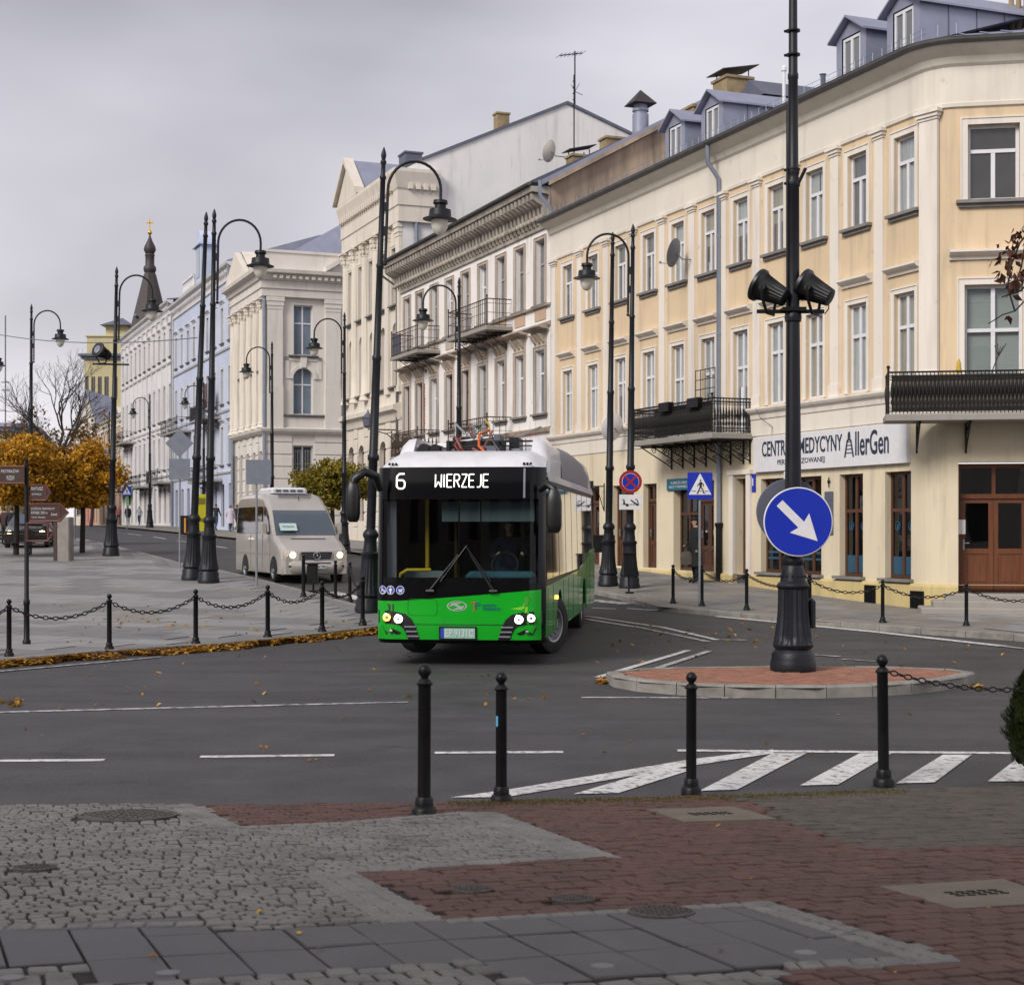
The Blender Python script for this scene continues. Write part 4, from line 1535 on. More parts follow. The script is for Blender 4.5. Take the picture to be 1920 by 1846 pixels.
for s, w in ((11.55, 1.2), (13.75, 0.9), (15.8, 1.2), (18.2, 1.6)):
    if s == 11.55:
        window(yh, yp, ts(s), 0.62, w, 2.58, 'X', fm='wood_brown', pane='glass_dark', back='full', inset=0.2)
    else:
        panel_door(yh, yp, ts(s), 0.65, w, 2.55, 'wood_brown', inset=0.2, glass_h=0.62, transom=0.5)
pl_ = MB()
pl_.box(-0.16, 0.16, -0.05, 0.02, 0.6, 3.2)
# signs on the facade
def board(h, path, s0, s1, z0, z1, d, m, name):
    a, b = ts(s1), ts(s0)
    mbx = MB()
    mbx.cbox(-(b - a) / 2, (b - a) / 2, -d, 0.0, z0, z1, 0.008)
    q = path.at((a + b) / 2)
    return h.part(name, mbx, m, fix=False, loc=(q.x, q.y, 0), rot=(0, 0, path.head((a + b) / 2)))
cs = board(yh, yp, 0.62, 7.4, 3.33, 4.25, 0.12, 'sign_white', 'sign_board')
tag(cs, label='long white clinic sign board with dark blue lettering')
def letters(body, parent, x, z, w, h_, m, y=-0.126, bold=0.0, spacing=1.0):
    return text_mb(body, w, h_, bold, 0.004, spacing).build('lettering', M[m], parent, loc=(x, y, z), fix=False)
letters('CENTRUM MEDYCYNY', cs, -1.05, 3.92, 3.75, 0.40, 'navy_print', bold=0.012)
letters('PERSONALIZOWANEJ', cs, -1.05, 3.53, 2.2, 0.17, 'navy_print')
letters('llerGen', cs, 2.05, 3.86, 1.35, 0.58, 'navy_print', bold=0.012)
dna = MB()
for sg in (-1, 1):
    dna.tube([(1.12 + sg * (0.02 + 0.16 * (1 - k / 12)) * (1 if k < 9 else -0.6 + 0.0), -0.127, 3.55 + 0.6 * k / 12) for k in range(13)], 0.02, 5)
for k in range(1, 5):
    dna.box(1.12 - 0.16 * (1 - k / 6), 1.12 + 0.16 * (1 - k / 6), -0.13, -0.124, 3.55 + 0.09 * k, 3.57 + 0.09 * k)
dna.build('logo', M['navy_print'], cs, fix=False)
ks = board(yh, yp, 10.95, 12.55, 2.96, 3.3, 0.05, 'teal_sign', 'office_sign')
q = yp.at(ts(12.0))
ks.location.x += 0.0
letters('KANCELARIA', ks, 0, 3.18, 1.0, 0.085, 'sign_text', y=-0.056)
letters('RADCY PRAWNEGO', ks, 0, 3.06, 1.25, 0.075, 'sign_text', y=-0.056)
hn = board(yh, yp, 7.45, 7.68, 2.82, 3.3, 0.03, 'sign_blue', 'house_number')
letters('1', hn, 0, 3.08, 0.05, 0.2, 'sign_white', y=-0.036)
it = board(yh, yp, 8.68, 8.8, 1.5, 2.0, 0.05, 'zinc_dark', 'intercom')
tb_ = board(yh, yp, 3.75, 4.1, 1.7, 2.75, 0.04, 'zinc_dark', 'plaque')
em = MB()
scroll(em, 0, 2.98, 0.06, -0.03, 1.2, 0.012)
em.box(-0.008, 0.008, -0.035, -0.02, 2.85, 3.1)
em.build('emblem', M['wrought'], tb_)
bx_ = MB()
bx_.cbox(-0.09, 0.09, -0.2, 0, 3.05, 3.3, 0.02)
q = yp.at(ts(5.66))
yh.part('alarm_box', bx_, 'frame_white', fix=False, loc=(q.x, q.y, 0), rot=(0, 0, yp.head(ts(5.66))))
# cellar grilles in the plinth
for s in (2.05, 0.25):
    gr = MB()
    gr.box(-0.22, 0.22, -0.112, -0.1, 0.08, 0.5)
    for k in range(7):
        x = -0.2 + k * 0.4 / 6
        gr.box(x - 0.008, x + 0.008, -0.135, -0.112, 0.09, 0.49)
    q = yp.at(ts(s))
    yh.part('cellar_grille', gr, 'wrought', fix=False, loc=(q.x, q.y, -0.05 if s < 1 else 0.02), rot=(0, 0, yp.head(ts(s))))
# balconies
b1 = balcony(yh, yp, ts(12.5), ts(7.67), 4.38, 1.21, 0.92, spacing=0.085, panel=(-1.0, 2.35, 'bal_dark'), brackets=[-2.2, -1.5, -0.8, -0.1, 0.6, 1.3, 2.0, 2.35])
tr = MB()
for k in range(5):
    x = 1.3 + k * 0.27
    tr.tube([(x, -1.1, 0.9), (x, -1.1, 1.75)], 0.012, 5)
for k in range(4):
    z = 0.95 + k * 0.26
    tr.tube([(1.3, -1.1, z), (2.38, -1.1, z)], 0.012, 5)
tr.build('trellis', M['wrought'], b1)
for x in (-0.15, 1.55):
    fb = MB()
    fb.cbox(x - 0.3, x + 0.3, -1.36, -1.16, 0.72, 0.98, 0.02)
    fb.build('planter_box', M['bollard'], b1, fix=False)
b2 = balcony(yh, yp, TC - 1.56 + 0.02, TC + 4.0, 4.3, 1.1, 0.9, spacing=0.08, panel=(-2.7, 2.7, 'bal_dark'), brackets=[])
b2.location = (yp.at(TC + 1.22).x, yp.at(TC + 1.22).y, 4.3 - yh.zb)
b2.rotation_euler = (0, 0, yp.head(TC + 1.2))
for x in (-2.1, -1.05, 0.4, 1.8):
    put('bracket', _mc[('brk', 1.21, 'wrought')], b2, (x, 0, 0))
tw_ = MB()
tw_.tube([(-0.75, -0.9, 0.1), (-0.6, -0.92, 0.9), (-0.45, -0.95, 1.3)], 0.012, 5)
for k in range(5):
    tw_.tube([(-0.47, -0.95, 1.22), (-0.55 + k * 0.06, -0.95, 1.45 + 0.04 * math.sin(k * 2))], 0.008, 4)
tw_.build('potted_twig', M['wrought_rust'], b2)
gn = MB()
gn.lathe([(0.05, 0.88), (0.06, 0.95), (0.045, 1.05), (0.05, 1.08), (0.012, 1.2)], 10, (-1.28, -0.85, 0))
gn.build('garden_figure', mat('figure_yellow', (0.5, 0.35, 0.04), 0.6), b2, 40)
# dormers
def dormer(s, y0=0.1, w=1.25, zb=12.7, ze=13.75, za=14.12):
    x = yh.X(s)
    sl = (14.3 - 12.545) / 5.36
    yr = lambda z: (z - 12.545) / sl - 0.46
    o = empty('dormer', (x, y0, zb - yh.zb))
    o.parent = yh.o
    hw = w / 2
    L1, L2 = yr(ze) - y0, yr(za) - y0
    mbx = MB()
    h1, h2 = ze - zb, za - zb
    for sg in (-1, 1):
        mbx.poly([(sg * hw, 0, 0), (sg * hw, 0, h1), (sg * hw, L1, h1)])
    mbx.poly([(-hw, 0, 0), (-hw * .62, 0, 0), (-hw * .62, 0, h1 - 0.02), (-hw, 0, h1)])
    mbx.poly([(hw, 0, 0), (hw * .62, 0, 0), (hw * .62, 0, h1 - 0.02), (hw, 0, h1)])
    mbx.poly([(-hw, 0, h1), (-hw * .62, 0, h1 - .02), (hw * .62, 0, h1 - .02), (hw, 0, h1), (0, 0, h2)])
    mbx.build('dormer_cheek', M['zinc'], o, fix=False)
    for k in range(1, 4):
        y = L1 * k / 4
        for sg in (-1, 1):
            sm = MB()
            sm.box(sg * hw - 0.012, sg * hw + 0.012, y - 0.012, y + 0.012, h1 * k / 4, h1)
            sm.build('cheek_seam', M['zinc_dark'], o, fix=False)
    rfm = MB()
    e = 0.13
    z1 = h1 - e * (h2 - h1) / hw
    for sg in (-1, 1):
        rfm.add([(sg * (hw + e), -0.18, z1), (0, -0.18, h2 + .03), (0, L2, h2 + .03), (sg * (hw + e), L1, z1),
                 (sg * (hw + e), -0.18, z1 + .05), (0, -0.18, h2 + .08), (0, L2, h2 + .08), (sg * (hw + e), L1, z1 + .05)],
                [(0, 1, 2, 3), (4, 5, 6, 7), (0, 1, 5, 4), (0, 3, 7, 4)])
    rfm.build('dormer_roof', M['zinc'], o, fix=False)
    fme, pl, cache = win_meshes(w * 0.6, h1 - 0.06, 'I', 'frame_white')
    wn_ = put('dormer_window', fme, o, (0, 0.03, 0.02))
    pb = MB()
    for p in pl:
        pb.add(p.v, p.f)
    pb.build('pane', M['pane_far'], wn_, fix=False)
for s in (12.3, 10.05, 3.15, 1.05):
    dormer(s)
chimney(yh, yh.X(14.0), 3.0, 13, 15.75, 0.9, 0.9)
chimney(yh, yh.X(15.2), 2.4, 13, 15.1, 0.8, 0.7, cap=False)
chimney(yh, yh.X(4.0), 1.55, 13, 14.4, 0.32, 0.32, cap=False)
bk_ = MB()
bk_.add([(yh.X(13.4), 2.7, 14.75), (yh.X(11.6), 2.7, 14.75), (yh.X(12.5), 2.7, 15.4), (yh.X(13.4), 5, 14.75), (yh.X(11.6), 5, 14.75), (yh.X(12.5), 5, 15.4)], [(0, 1, 2), (0, 2, 5, 3), (1, 4, 5, 2)])
bk_.box(yh.X(13.3), yh.X(11.7), 2.85, 5, 13, 14.75)
yh.part('roof_house', bk_, 'zinc_dark')
fl = MB()
fl.lathe([(0.05, 13), (0.05, 14.6), (0.08, 14.62), (0.08, 14.72), (0.03, 14.78)], 10, (yh.X(9.0), 1.8, 0))
yh.part('flue_pipe', fl, 'frame_white')
fl = MB()
fl.lathe([(0.07, 12.7), (0.07, 13.3), (0.1, 13.32)], 8, (yh.X(5.0), 0.5, 0))
yh.part('vent_pipe', fl, 'zinc_dark')
for k in range(4):
    fl = MB()
    fl.lathe([(0.06, 13), (0.06, 14.5), (0.085, 14.52), (0.085, 14.62)], 8, (yh.X(1.0) + k * 0.2, 3.1 + k * 0.05, 0))
    yh.part('flue_pot', fl, 'chimney')
downpipe(yh, yh.X(9.3), 0, 0.45, 12.45, 0.065, kick=0.35, shoe=1.55)
dish(yh, yh.X(11.0), 0, 9.7, 0.42, R(-55))
dish(yh, yh.X(15.1), -0.05, 4.95, 0.45, R(-80), 'frame_white')
pb_ = MB()
pb_.tube([(yh.X(17), -0.02, 3.2), (yh.X(17), -0.5, 3.2)], 0.02, 6)
pb_.tube([(yh.X(17) , -0.02, 2.4), (yh.X(17), -0.2, 2.95), (yh.X(17), -0.5, 3.2)], 0.015, 6)
pb_.tube([(yh.X(17), -0.02, 2.4), (yh.X(17), -0.02, 3.3)], 0.02, 6)
yh.part('sign_bracket', pb_, 'wrought')
wr = MB()
wr.tube([(yh.X(7.1), -0.22, 5.0), (yh.X(6.9), -0.2, 4.75), (yh.X(6.55), -0.05, 4.5), (yh.X(6.4), -0.15, 4.26)], 0.008, 4)
yh.part('sign_cable', wr, 'wrought')

# ================= generic street house =================
def straight(h, s_near, s_far):
    return Path([(h.X(s_far), 0.0), (h.X(s_near), 0.0)])
def tt(h, path, s):
    return h.X(s) - path.pts[0].x

# ================= white house with peeling plaster =================
wh = House('white_house', 21.45, 'weathered white house with peeling plaster, bracketed eaves and rusty balconies', 'house')
wp = straight(wh, 21.45, 39.2)
W = lambda s: tt(wh, wp, s)
a2 = [22.35, 24.3, 26.2, 28.15, 30.1, 32.05, 34.0, 35.95, 37.75]
ops = [(W(s) - .42, W(s) + .42, 9.75, 12.05) for s in a2] + [(W(s) - .42, W(s) + .42, 5.9, 8.15) for s in a2] + [(W(s) - .6, W(s) + .6, 1.2, 4.0) for s in a2[1::2]]
mb = MB()
wall_on(wp, mb, 0, wp.t[-1], -0.5, 12.5, ops, 0.22)
wh.part('wall', mb, 'pl_white', fix=False)
mb = MB()
wp.sweep(mb, [(0, 12.35), (0.08, 12.38), (0.1, 12.48), (0.05, 12.5), (0.05, 13.45), (0.12, 13.5), (0.7, 13.55), (0.75, 13.72), (0, 13.76)])
wh.part('frieze', mb, 'pl_frieze', fix=False)
def mkm():
    b = MB()
    b.prism([(0, 12.55), (-0.1, 12.55), (-0.2, 12.8), (-0.25, 13.1), (-0.62, 13.3), (-0.66, 13.5), (0, 13.5)], -0.1, 0.1, 'x')
    b.ball((0, -0.24, 12.72), 0.1, 8, 6)
    return b.mesh('eaves_bracket', M['pl_frieze'], fix=False)
mm_ = mkm()
for k in range(48):
    put('eaves_bracket', mm_, wh.o, (wp.pts[0].x + 0.2 + k * 0.368, 0, -wh.zb))
mb = MB()
wp.sweep(mb, [(0.72, 13.76)] + [(0.82 + .08 * math.cos(a), 13.83 + .09 * math.sin(a)) for a in [math.pi + math.pi * k / 6 for k in range(7)]] + [(0.72, 13.9)])
wh.part('gutter', mb, 'gutter', fix=False)
roof_prism(wh, wp.pts[0].x, wp.pts[1].x, -0.75, 13.86, 6.6, 3.3, 'zinc_dark')
# bare party wall over the lower neighbour
mb = MB()
mb.add([(0.02, 0, 11.5), (0.02, 12, 11.5), (0.02, 12, 13.7), (0.02, 5.85, 17.0), (0.02, 0, 13.8)], [(0, 1, 2, 3, 4)])
mb.add([(0.0, 0, 13.8), (0.0, 5.85, 17.05), (0.3, 5.85, 17.05), (0.3, -0.2, 13.72), (0.3, 5.85, 17.2), (0.3, -0.2, 13.87), (0.0, 5.85, 17.2), (0, -0.2, 13.87)], [(3, 2, 4, 5), (5, 4, 6, 7)])
pw = wh.part('party_wall', mb, 'pl_ochre', fix=False)
vg = MB()
vg.add([(-0.05, -0.4, 13.75), (0.14, -0.4, 13.75), (0.14, 5.9, 17.18), (-0.05, 5.9, 17.18), (-0.05, -0.4, 13.93), (0.14, -0.4, 13.93), (0.14, 5.9, 17.36), (-0.05, 5.9, 17.36)],
       [(0, 1, 2, 3), (4, 5, 6, 7), (1, 2, 6, 5), (0, 1, 5, 4), (3, 0, 4, 7)])
vg.build('verge_flashing', M['zinc'], pw)
random.seed(31)
for i, s in enumerate(a2):
    window(wh, wp, W(s), 9.75, 0.84, 2.3, 'X', fm=random.choice(['frame_grey', 'frame_white', 'frame_grey']), pane='pane_far', inset=0.16, far=True, surround=(0.13, 0.04), sill=(0.62, 0.14), stone='pl_rust')
    window(wh, wp, W(s), 5.9, 0.84, 2.25, 'X', fm=random.choice(['frame_grey', 'frame_white', 'wood_brown']), pane='pane_far', inset=0.16, far=True, surround=(0.14, 0.05), hood=(2.85, 0.8, 0.42), sill=(0.65, 0.16), stone='pl_rust' if i % 3 else 'pl_frieze')
    fr = MB()
    fr.box(-0.55, 0.55, -0.03, 0.02, 8.3, 8.72)
    for x in (-0.38, 0, 0.38):
        fr.prism([(0, 8.35), (-0.1, 8.4), (-0.3, 8.68), (0, 8.68)], x - 0.06, x + 0.06, 'x')
    q = wp.at(W(s))
    wh.part('hood_frieze', fr, 'pl_rust', fix=False, loc=(q.x, q.y, 0))
    if i % 2:
        br_ = MB()
        sd2 = random.choice((-1, 1))
        for k in range(14):
            j = random.uniform(0, .05)
            br_.box(sd2 * .57 - 0.06 - j, sd2 * .57 + 0.07 + j, -0.02, 0.01, 6.0 + k * 0.15, 6.0 + k * 0.15 + 0.13)
        wh.part('bare_brick_patch', br_, 'brick_bare', fix=False, loc=(q.x, q.y, 0))
    ap = MB()
    ap.box(-0.5, 0.5, -0.03, 0.02, 9.2, 9.6)
    wh.part('apron_panel', ap, 'pl_peach' if i < 3 else 'pl_rust', fix=False, loc=(q.x, q.y, 0))
for s in a2[1::2]:
    window(wh, wp, W(s), 1.2, 1.2, 2.8, 'X', fm='wood_brown', pane='pane_shop', inset=0.18, far=True)
mb = MB()
wp.sweep(mb, [(0, 8.92), (0.1, 8.95), (0.14, 9.05), (0.0, 9.1)])
wp.sweep(mb, [(0, 9.62), (0.12, 9.64), (0.14, 9.7), (0.0, 9.73)])
wp.sweep(mb, [(0, 5.2), (0.12, 5.24), (0.18, 5.36), (0.0, 5.42)])
wh.part('string_course', mb, 'pl_rust', fix=False)
balcony(wh, wp, W(29.4), W(25.1), 9.3, 1.0, 1.0, 'wrought_rust', brackets=[-1.6, -0.5, 0.6, 1.6], spacing=0.22, style='plain')
balcony(wh, wp, W(36.9), W(33.3), 9.3, 1.0, 1.0, 'wrought_rust', brackets=[-1.2, 0, 1.2], spacing=0.22, style='plain', panel=(-1.8, -0.5, 'zinc_dark'))
balcony(wh, wp, W(36.9), W(33.3), 4.95, 1.0, 1.0, 'wrought_rust', brackets=[-1.2, 0, 1.2], spacing=0.16)
balcony(wh, wp, W(29.4), W(25.1), 4.95, 1.0, 1.0, 'wrought_rust', brackets=[-1.6, 0, 1.6], spacing=0.22, style='plain')
downpipe(wh, wh.X(39.0), 0, 1, 13.7, 0.06, 'gutter', kick=0.7)
downpipe(wh, 0.35, -0.05, 12.6, 13.85, 0.07, kick=0.4)
aw = MB()
aw.prism([(0, 4.3), (-1.3, 3.75), (-1.3, 3.62), (0, 4.1)], wh.X(26), wh.X(22.6), 'x')
wh.part('awning', aw, mat('awning_red', (0.35, 0.04, 0.015), 0.7, var=0.15), fix=False)
chimney(wh, wh.X(22.5), 1.55, 14, 15.1, 0.6, 0.75)
chimney(wh, wh.X(22.3), 2.75, 14.5, 15.8, 0.6, 0.7, cap=False)
an = MB()
an.tube([(wh.X(22.6), 1.4, 14), (wh.X(22.6), 1.4, 18.1)], 0.025, 5)
for k in range(5):
    z = 17.0 + k * 0.22
    an.tube([(wh.X(22.6) - 0.12, 1.4, z), (wh.X(22.6) + 0.25, 1.3, z)], 0.012, 4)
wh.part('aerial', an, 'wrought', fix=False)
dish(wh, wh.X(22.3), 0.9, 15.2, 0.4, R(-60), 'pl_cream')
vn = MB()
vn.lathe([(0.3, 14.5), (0.3, 16.75), (0.25, 16.76), (0.25, 16.85), (0.3, 16.86), (0.3, 16.95), (0.25, 16.96), (0.25, 17.1)], 14, (wh.X(22.0), 3.75, 0))
o_ = wh.part('vent_shaft', vn, 'zinc', 30)
vc = MB()
x0, x1, y0, y1 = wh.X(22.45), wh.X(21.55), 3.3, 4.2
vc.add([(x0, y0, 17.1), (x1, y0, 17.1), (x1, y1, 17.1), (x0, y1, 17.1), ((x0 + x1) / 2, (y0 + y1) / 2, 17.65)], [(0, 1, 4), (1, 2, 4), (2, 3, 4), (3, 0, 4), (0, 3, 2, 1)])
vc.build('shaft_cap', M['copper_dark'], o_)

# ================= palace with giant columns and white fire wall =================
ph = House('column_palace', 38.6, 'tall cream palace with fluted columns, pediment and a bare white fire wall', 'building')
pp = straight(ph, 38.6, 47.9)
W = lambda s: tt(ph, pp, s)
a3 = [39.6, 41.5, 43.3, 45.1, 46.9]
ops = [(W(s) - .42, W(s) + .42, 12.0, 14.6) for s in a3] + [(W(s) - .42, W(s) + .42, 8.3, 11.2, True) for s in a3] + [(W(s) - .55, W(s) + .55, 2.2, 5.9, True) for s in a3]
mb = MB()
wall_on(pp, mb, 0, pp.t[-1], -0.5, 16.6, ops, 0.25)
ph.part('wall', mb, 'pl_stone', fix=False)
for k in range(8):
    mb = MB()
    z = 1.2 + k * 0.72
    tcs = sorted((W(s) - .56, W(s) + .56) for s in a3)
    a = 0
    for c, e in tcs + [(pp.t[-1], 0)]:
        if z < 1.9 or z > 5.9 or True:
            pp.sweep(mb, [(0, z), (0.05, z + .02), (0.05, z + .62), (0, z + .64)], a, c)
        a = e
    tag(ph.part('rustic_course', mb, 'pl_stone', fix=False), kind='stuff')
for s in a3:
    window(ph, pp, W(s), 12.0, 0.84, 2.6, 'X', pane='pane_far', far=True, inset=0.18, surround=(0.12, 0.05), sill=(0.6, 0.2), stone='pl_stone')
    window(ph, pp, W(s), 8.3, 0.84, 2.9, 'X', pane='pane_far', far=True, inset=0.2, sill=(0.6, 0.2), stone='pl_stone')
    window(ph, pp, W(s), 2.2, 1.1, 3.7, 'X', fm='wood_brown', pane='pane_shop', far=True, inset=0.22)
def column(h, path, t, z0, z1, r_=0.26, d=0.28, m='pl_stone', cap=0.7):
    mbx = MB()
    mbx.lathe([(r_ * 1.35, z0), (r_ * 1.35, z0 + .12), (r_ * 1.15, z0 + .18), (r_ * 1.25, z0 + .26), (r_, z0 + .32)] + [(r_ * (1 - .1 * k / 6), z0 + .32 + (z1 - cap - z0 - .32) * k / 6) for k in range(1, 7)], 20, flute=(z0 + .4, z1 - cap - 0.01), nf=10, amp=0.12)
    q = path.at(t, d)
    o = h.part('column', mbx, m, 50, loc=(q.x, q.y, 0))
    c = MB()
    zc = z1 - cap
    c.lathe([(r_ * .9, zc), (r_ * 1.0, zc + .04), (r_ * .92, zc + .08), (r_ * 1.05, zc + cap * .45), (r_ * 1.4, zc + cap * .8), (r_ * 1.45, zc + cap * .82)], 16)
    for k in range(8):
        a = 2 * math.pi * k / 8
        for zz, rr in ((zc + cap * .3, 1.05), (zc + cap * .6, 1.2)):
            c.ball((r_ * rr * math.cos(a), r_ * rr * math.sin(a), zz), r_ * .3, 6, 5, (1, 1, 1.5))
    for a in (1, 3, 5, 7):
        c.ball((r_ * 1.45 * math.cos(a * math.pi / 4), r_ * 1.45 * math.sin(a * math.pi / 4), zc + cap * .78), r_ * .3, 6, 5)
    c.box(-r_ * 1.5, r_ * 1.5, -r_ * 1.5, r_ * 1.5, zc + cap * .86, z1)
    c.build('capital', M[m], o, fix=False)
    return o
for s in [47.6, 46.0, 44.2, 42.4]:
    column(ph, pp, W(s), 8.0, 15.6, 0.25, 0.02)
for s in [40.55, 38.9]:
    pilaster(ph, pp, W(s), 8.0, 15.6, 0.55, 0.12, 'pl_stone', cap=0.6)
mb = MB()
pp.sweep(mb, [(0, 6.7), (0.1, 6.75), (0.2, 7.1), (0.4, 7.2), (0.42, 7.4), (0, 7.55)])
ph.part('string_course', mb, 'pl_stone', fix=False)
mb = MB()
q0 = Path([(pp.pts[0].x, 0), (0.0, 0), (0.001, 1.7)])
q0.sweep(mb, [(-0.1, 15.6), (0.22, 15.62), (0.22, 16.3), (0.27, 16.35), (0.27, 17.0), (0.32, 17.1), (0.42, 17.5), (0.5, 17.8), (0.5, 17.95), (-0.2, 18.0)])
ph.part('entablature', mb, 'pl_stone', fix=False)
dn = MB()
for k in range(4):
    dn.box(0.25, 0.45, 0.2 + k * 0.36, 0.4 + k * 0.36, 17.05, 17.3)
for k in range(24):
    dn.box(pp.pts[0].x + 0.2 + k * 0.37, pp.pts[0].x + 0.4 + k * 0.37, -0.45, -0.25, 17.05, 17.3)
tag(ph.part('dentils', dn, 'pl_stone', fix=False), kind='stuff')
pd = MB()
xa, xb, xm = pp.pts[0].x + 0.0, pp.pts[0].x + 3.6, pp.pts[0].x + 1.8
pd.prism([(xa, 18.0), (xb, 18.0), (xm, 19.7)], -0.45, -0.2, 'y')
o_ = ph.part('pediment', pd, 'pl_stone')
pr = MB()
for (u0, w0), (u1, w1) in (((xa - .2, 18.0), (xm, 19.8)), ((xm, 19.8), (xb + .2, 18.0)), ):
    pr.prism([(u0, w0), (u1, w1), (u1, w1 + .28), (u0, w0 + .28)], -0.65, -0.15, 'y')
pr.build('raking_cornice', M['pl_stone'], o_)
pz = MB()
pz.add([(xa - .2, -0.6, 18.05), (xm, -0.6, 19.98), (xm, 8, 19.98), (xa - .2, 8, 18.05), (xb + .2, -0.6, 18.05), (xb + .2, 8, 18.05)], [(0, 1, 2, 3), (1, 4, 5, 2)])
pz.build('pediment_roof', M['zinc'], o_, fix=False)
# fire wall
fw = MB()
fw.prism([(0.03, 0), (16, 0), (16, 19.0), (12.2, 20.3), (8.1, 21.7), (1.0, 18.5), (0.03, 17.95)], -0.3, 0.02, 'x')
ph.part('fire_wall', fw, 'pl_fire')
cp = MB()
for (y0, z0), (y1, z1) in (((0.9, 18.42), (8.1, 21.7)), ((8.1, 21.7), (12.6, 20.15))):
    cp.prism([(y0, z0), (y1, z1), (y1, z1 + .14), (y0, z0 + .14)], -0.45, 0.1, 'x')
ph.part('wall_coping', cp, 'zinc_dark')
rfm = MB()
rfm.add([(-0.2, 0, 18.0), (-10, 0, 18.0), (-10, 8.1, 21.6), (-0.2, 8.1, 21.6), (-0.2, 16, 18), (-10, 16, 18)], [(0, 3, 2, 1), (3, 4, 5, 2)])
ph.part('roof', rfm, 'zinc', fix=False)
chimney(ph, -1.5, 0.9, 18.0, 19.0, 1.0, 0.8, 'zinc_dark', cap=False)
chimney(ph, -1.0, 5.2, 19.5, 21.15, 0.5, 0.6, cap=False)
an = MB()
an.tube([(-0.2, 8.6, 21.3), (-0.2, 8.6, 24.3)], 0.035, 5)
an.tube([(-0.2, 7.8, 24.0), (-0.2, 9.0, 24.25)], 0.025, 5)
for k in range(7):
    an.tube([(-0.6, 7.8 + k * 0.2, 24.0 + k * 0.042), (0.2, 7.8 + k * 0.2, 24.0 + k * 0.042)], 0.012, 4)
for k in range(4):
    an.tube([(-0.2, 8.6, 22.4), (-0.2 + 0.3 * math.cos(k * 1.6), 8.7 + 0.3 * math.sin(k * 1.6), 22.4 + 0.3 * math.cos(k * 2))], 0.016, 4)
ph.part('aerial', an, 'wrought', fix=False)
downpipe(ph, 0.12, 0.75, 13.8, 17.9, 0.09, kick=0.1)
wl = MB()
wl.tube([(-0.6, 0, 6.3), (-0.6, -1.4, 6.3)], 0.03, 6)
scroll(wl, 0, 0, 0.001, 0)
wl.tube([(-0.6, 0, 5.7), (-0.6, -0.5, 6.1), (-0.6, -1.2, 6.28)], 0.025, 6)
o_ = ph.part('wall_lantern', wl, 'wrought')
ll = MB()
ll.lathe([(0.1, 6.35), (0.2, 6.45), (0.26, 6.8), (0.3, 6.82), (0.05, 7.05), (0.02, 7.2)], 6, (-0.6, -1.4, 0))
ll.build('lantern', M['zinc_dark'], o_)

# ================= cream courthouse-like block with its side towards the camera =================
ch = House('cream_block', 66.07, 'cream block with columns on its street front and a tall arched side window', 'building')
CL = 75.3
cp_ = Path([(ch.X(CL), 0.0), (0.0, 0.0), (0.0005, 26.0)])
cf = cp_.t[1]
W = lambda s: ch.X(s) - cp_.pts[0].x
a4 = [67.3, 69.2, 71.1, 73.0, 74.6]
ops = [(W(s) - .45, W(s) + .45, 11.6, 14.2) for s in a4] + [(W(s) - .45, W(s) + .45, 8.3, 10.9) for s in a4] + [(W(s) - .5, W(s) + .5, 3.2, 6.6) for s in a4]
sides = []
for y in (2.35, 9.5, 17.5):
    sides += [(cf + y - .6, cf + y + .6, 12.5, 15.6), (cf + y - .62, cf + y + .62, 8.85, 12.0 - .25, True), (cf + y - .62, cf + y + .62, 4.6, 6.95)]
mb = MB()
wall_on(cp_, mb, 0, cp_.t[-1], -0.5, 17.4, ops + sides, 0.3)
ch.part('wall', mb, 'pl_stone2', fix=False)
for s in a4:
    window(ch, cp_, W(s), 11.6, 0.9, 2.6, 'X', pane='pane_far', far=True, inset=0.2, sill=(0.6, 0.2))
    window(ch, cp_, W(s), 8.3, 0.9, 2.6, 'X', pane='pane_far', far=True, inset=0.2, sill=(0.6, 0.2))
    window(ch, cp_, W(s), 3.2, 1.0, 3.4, 'X', fm='wood_brown', pane='pane_shop', far=True, inset=0.2)
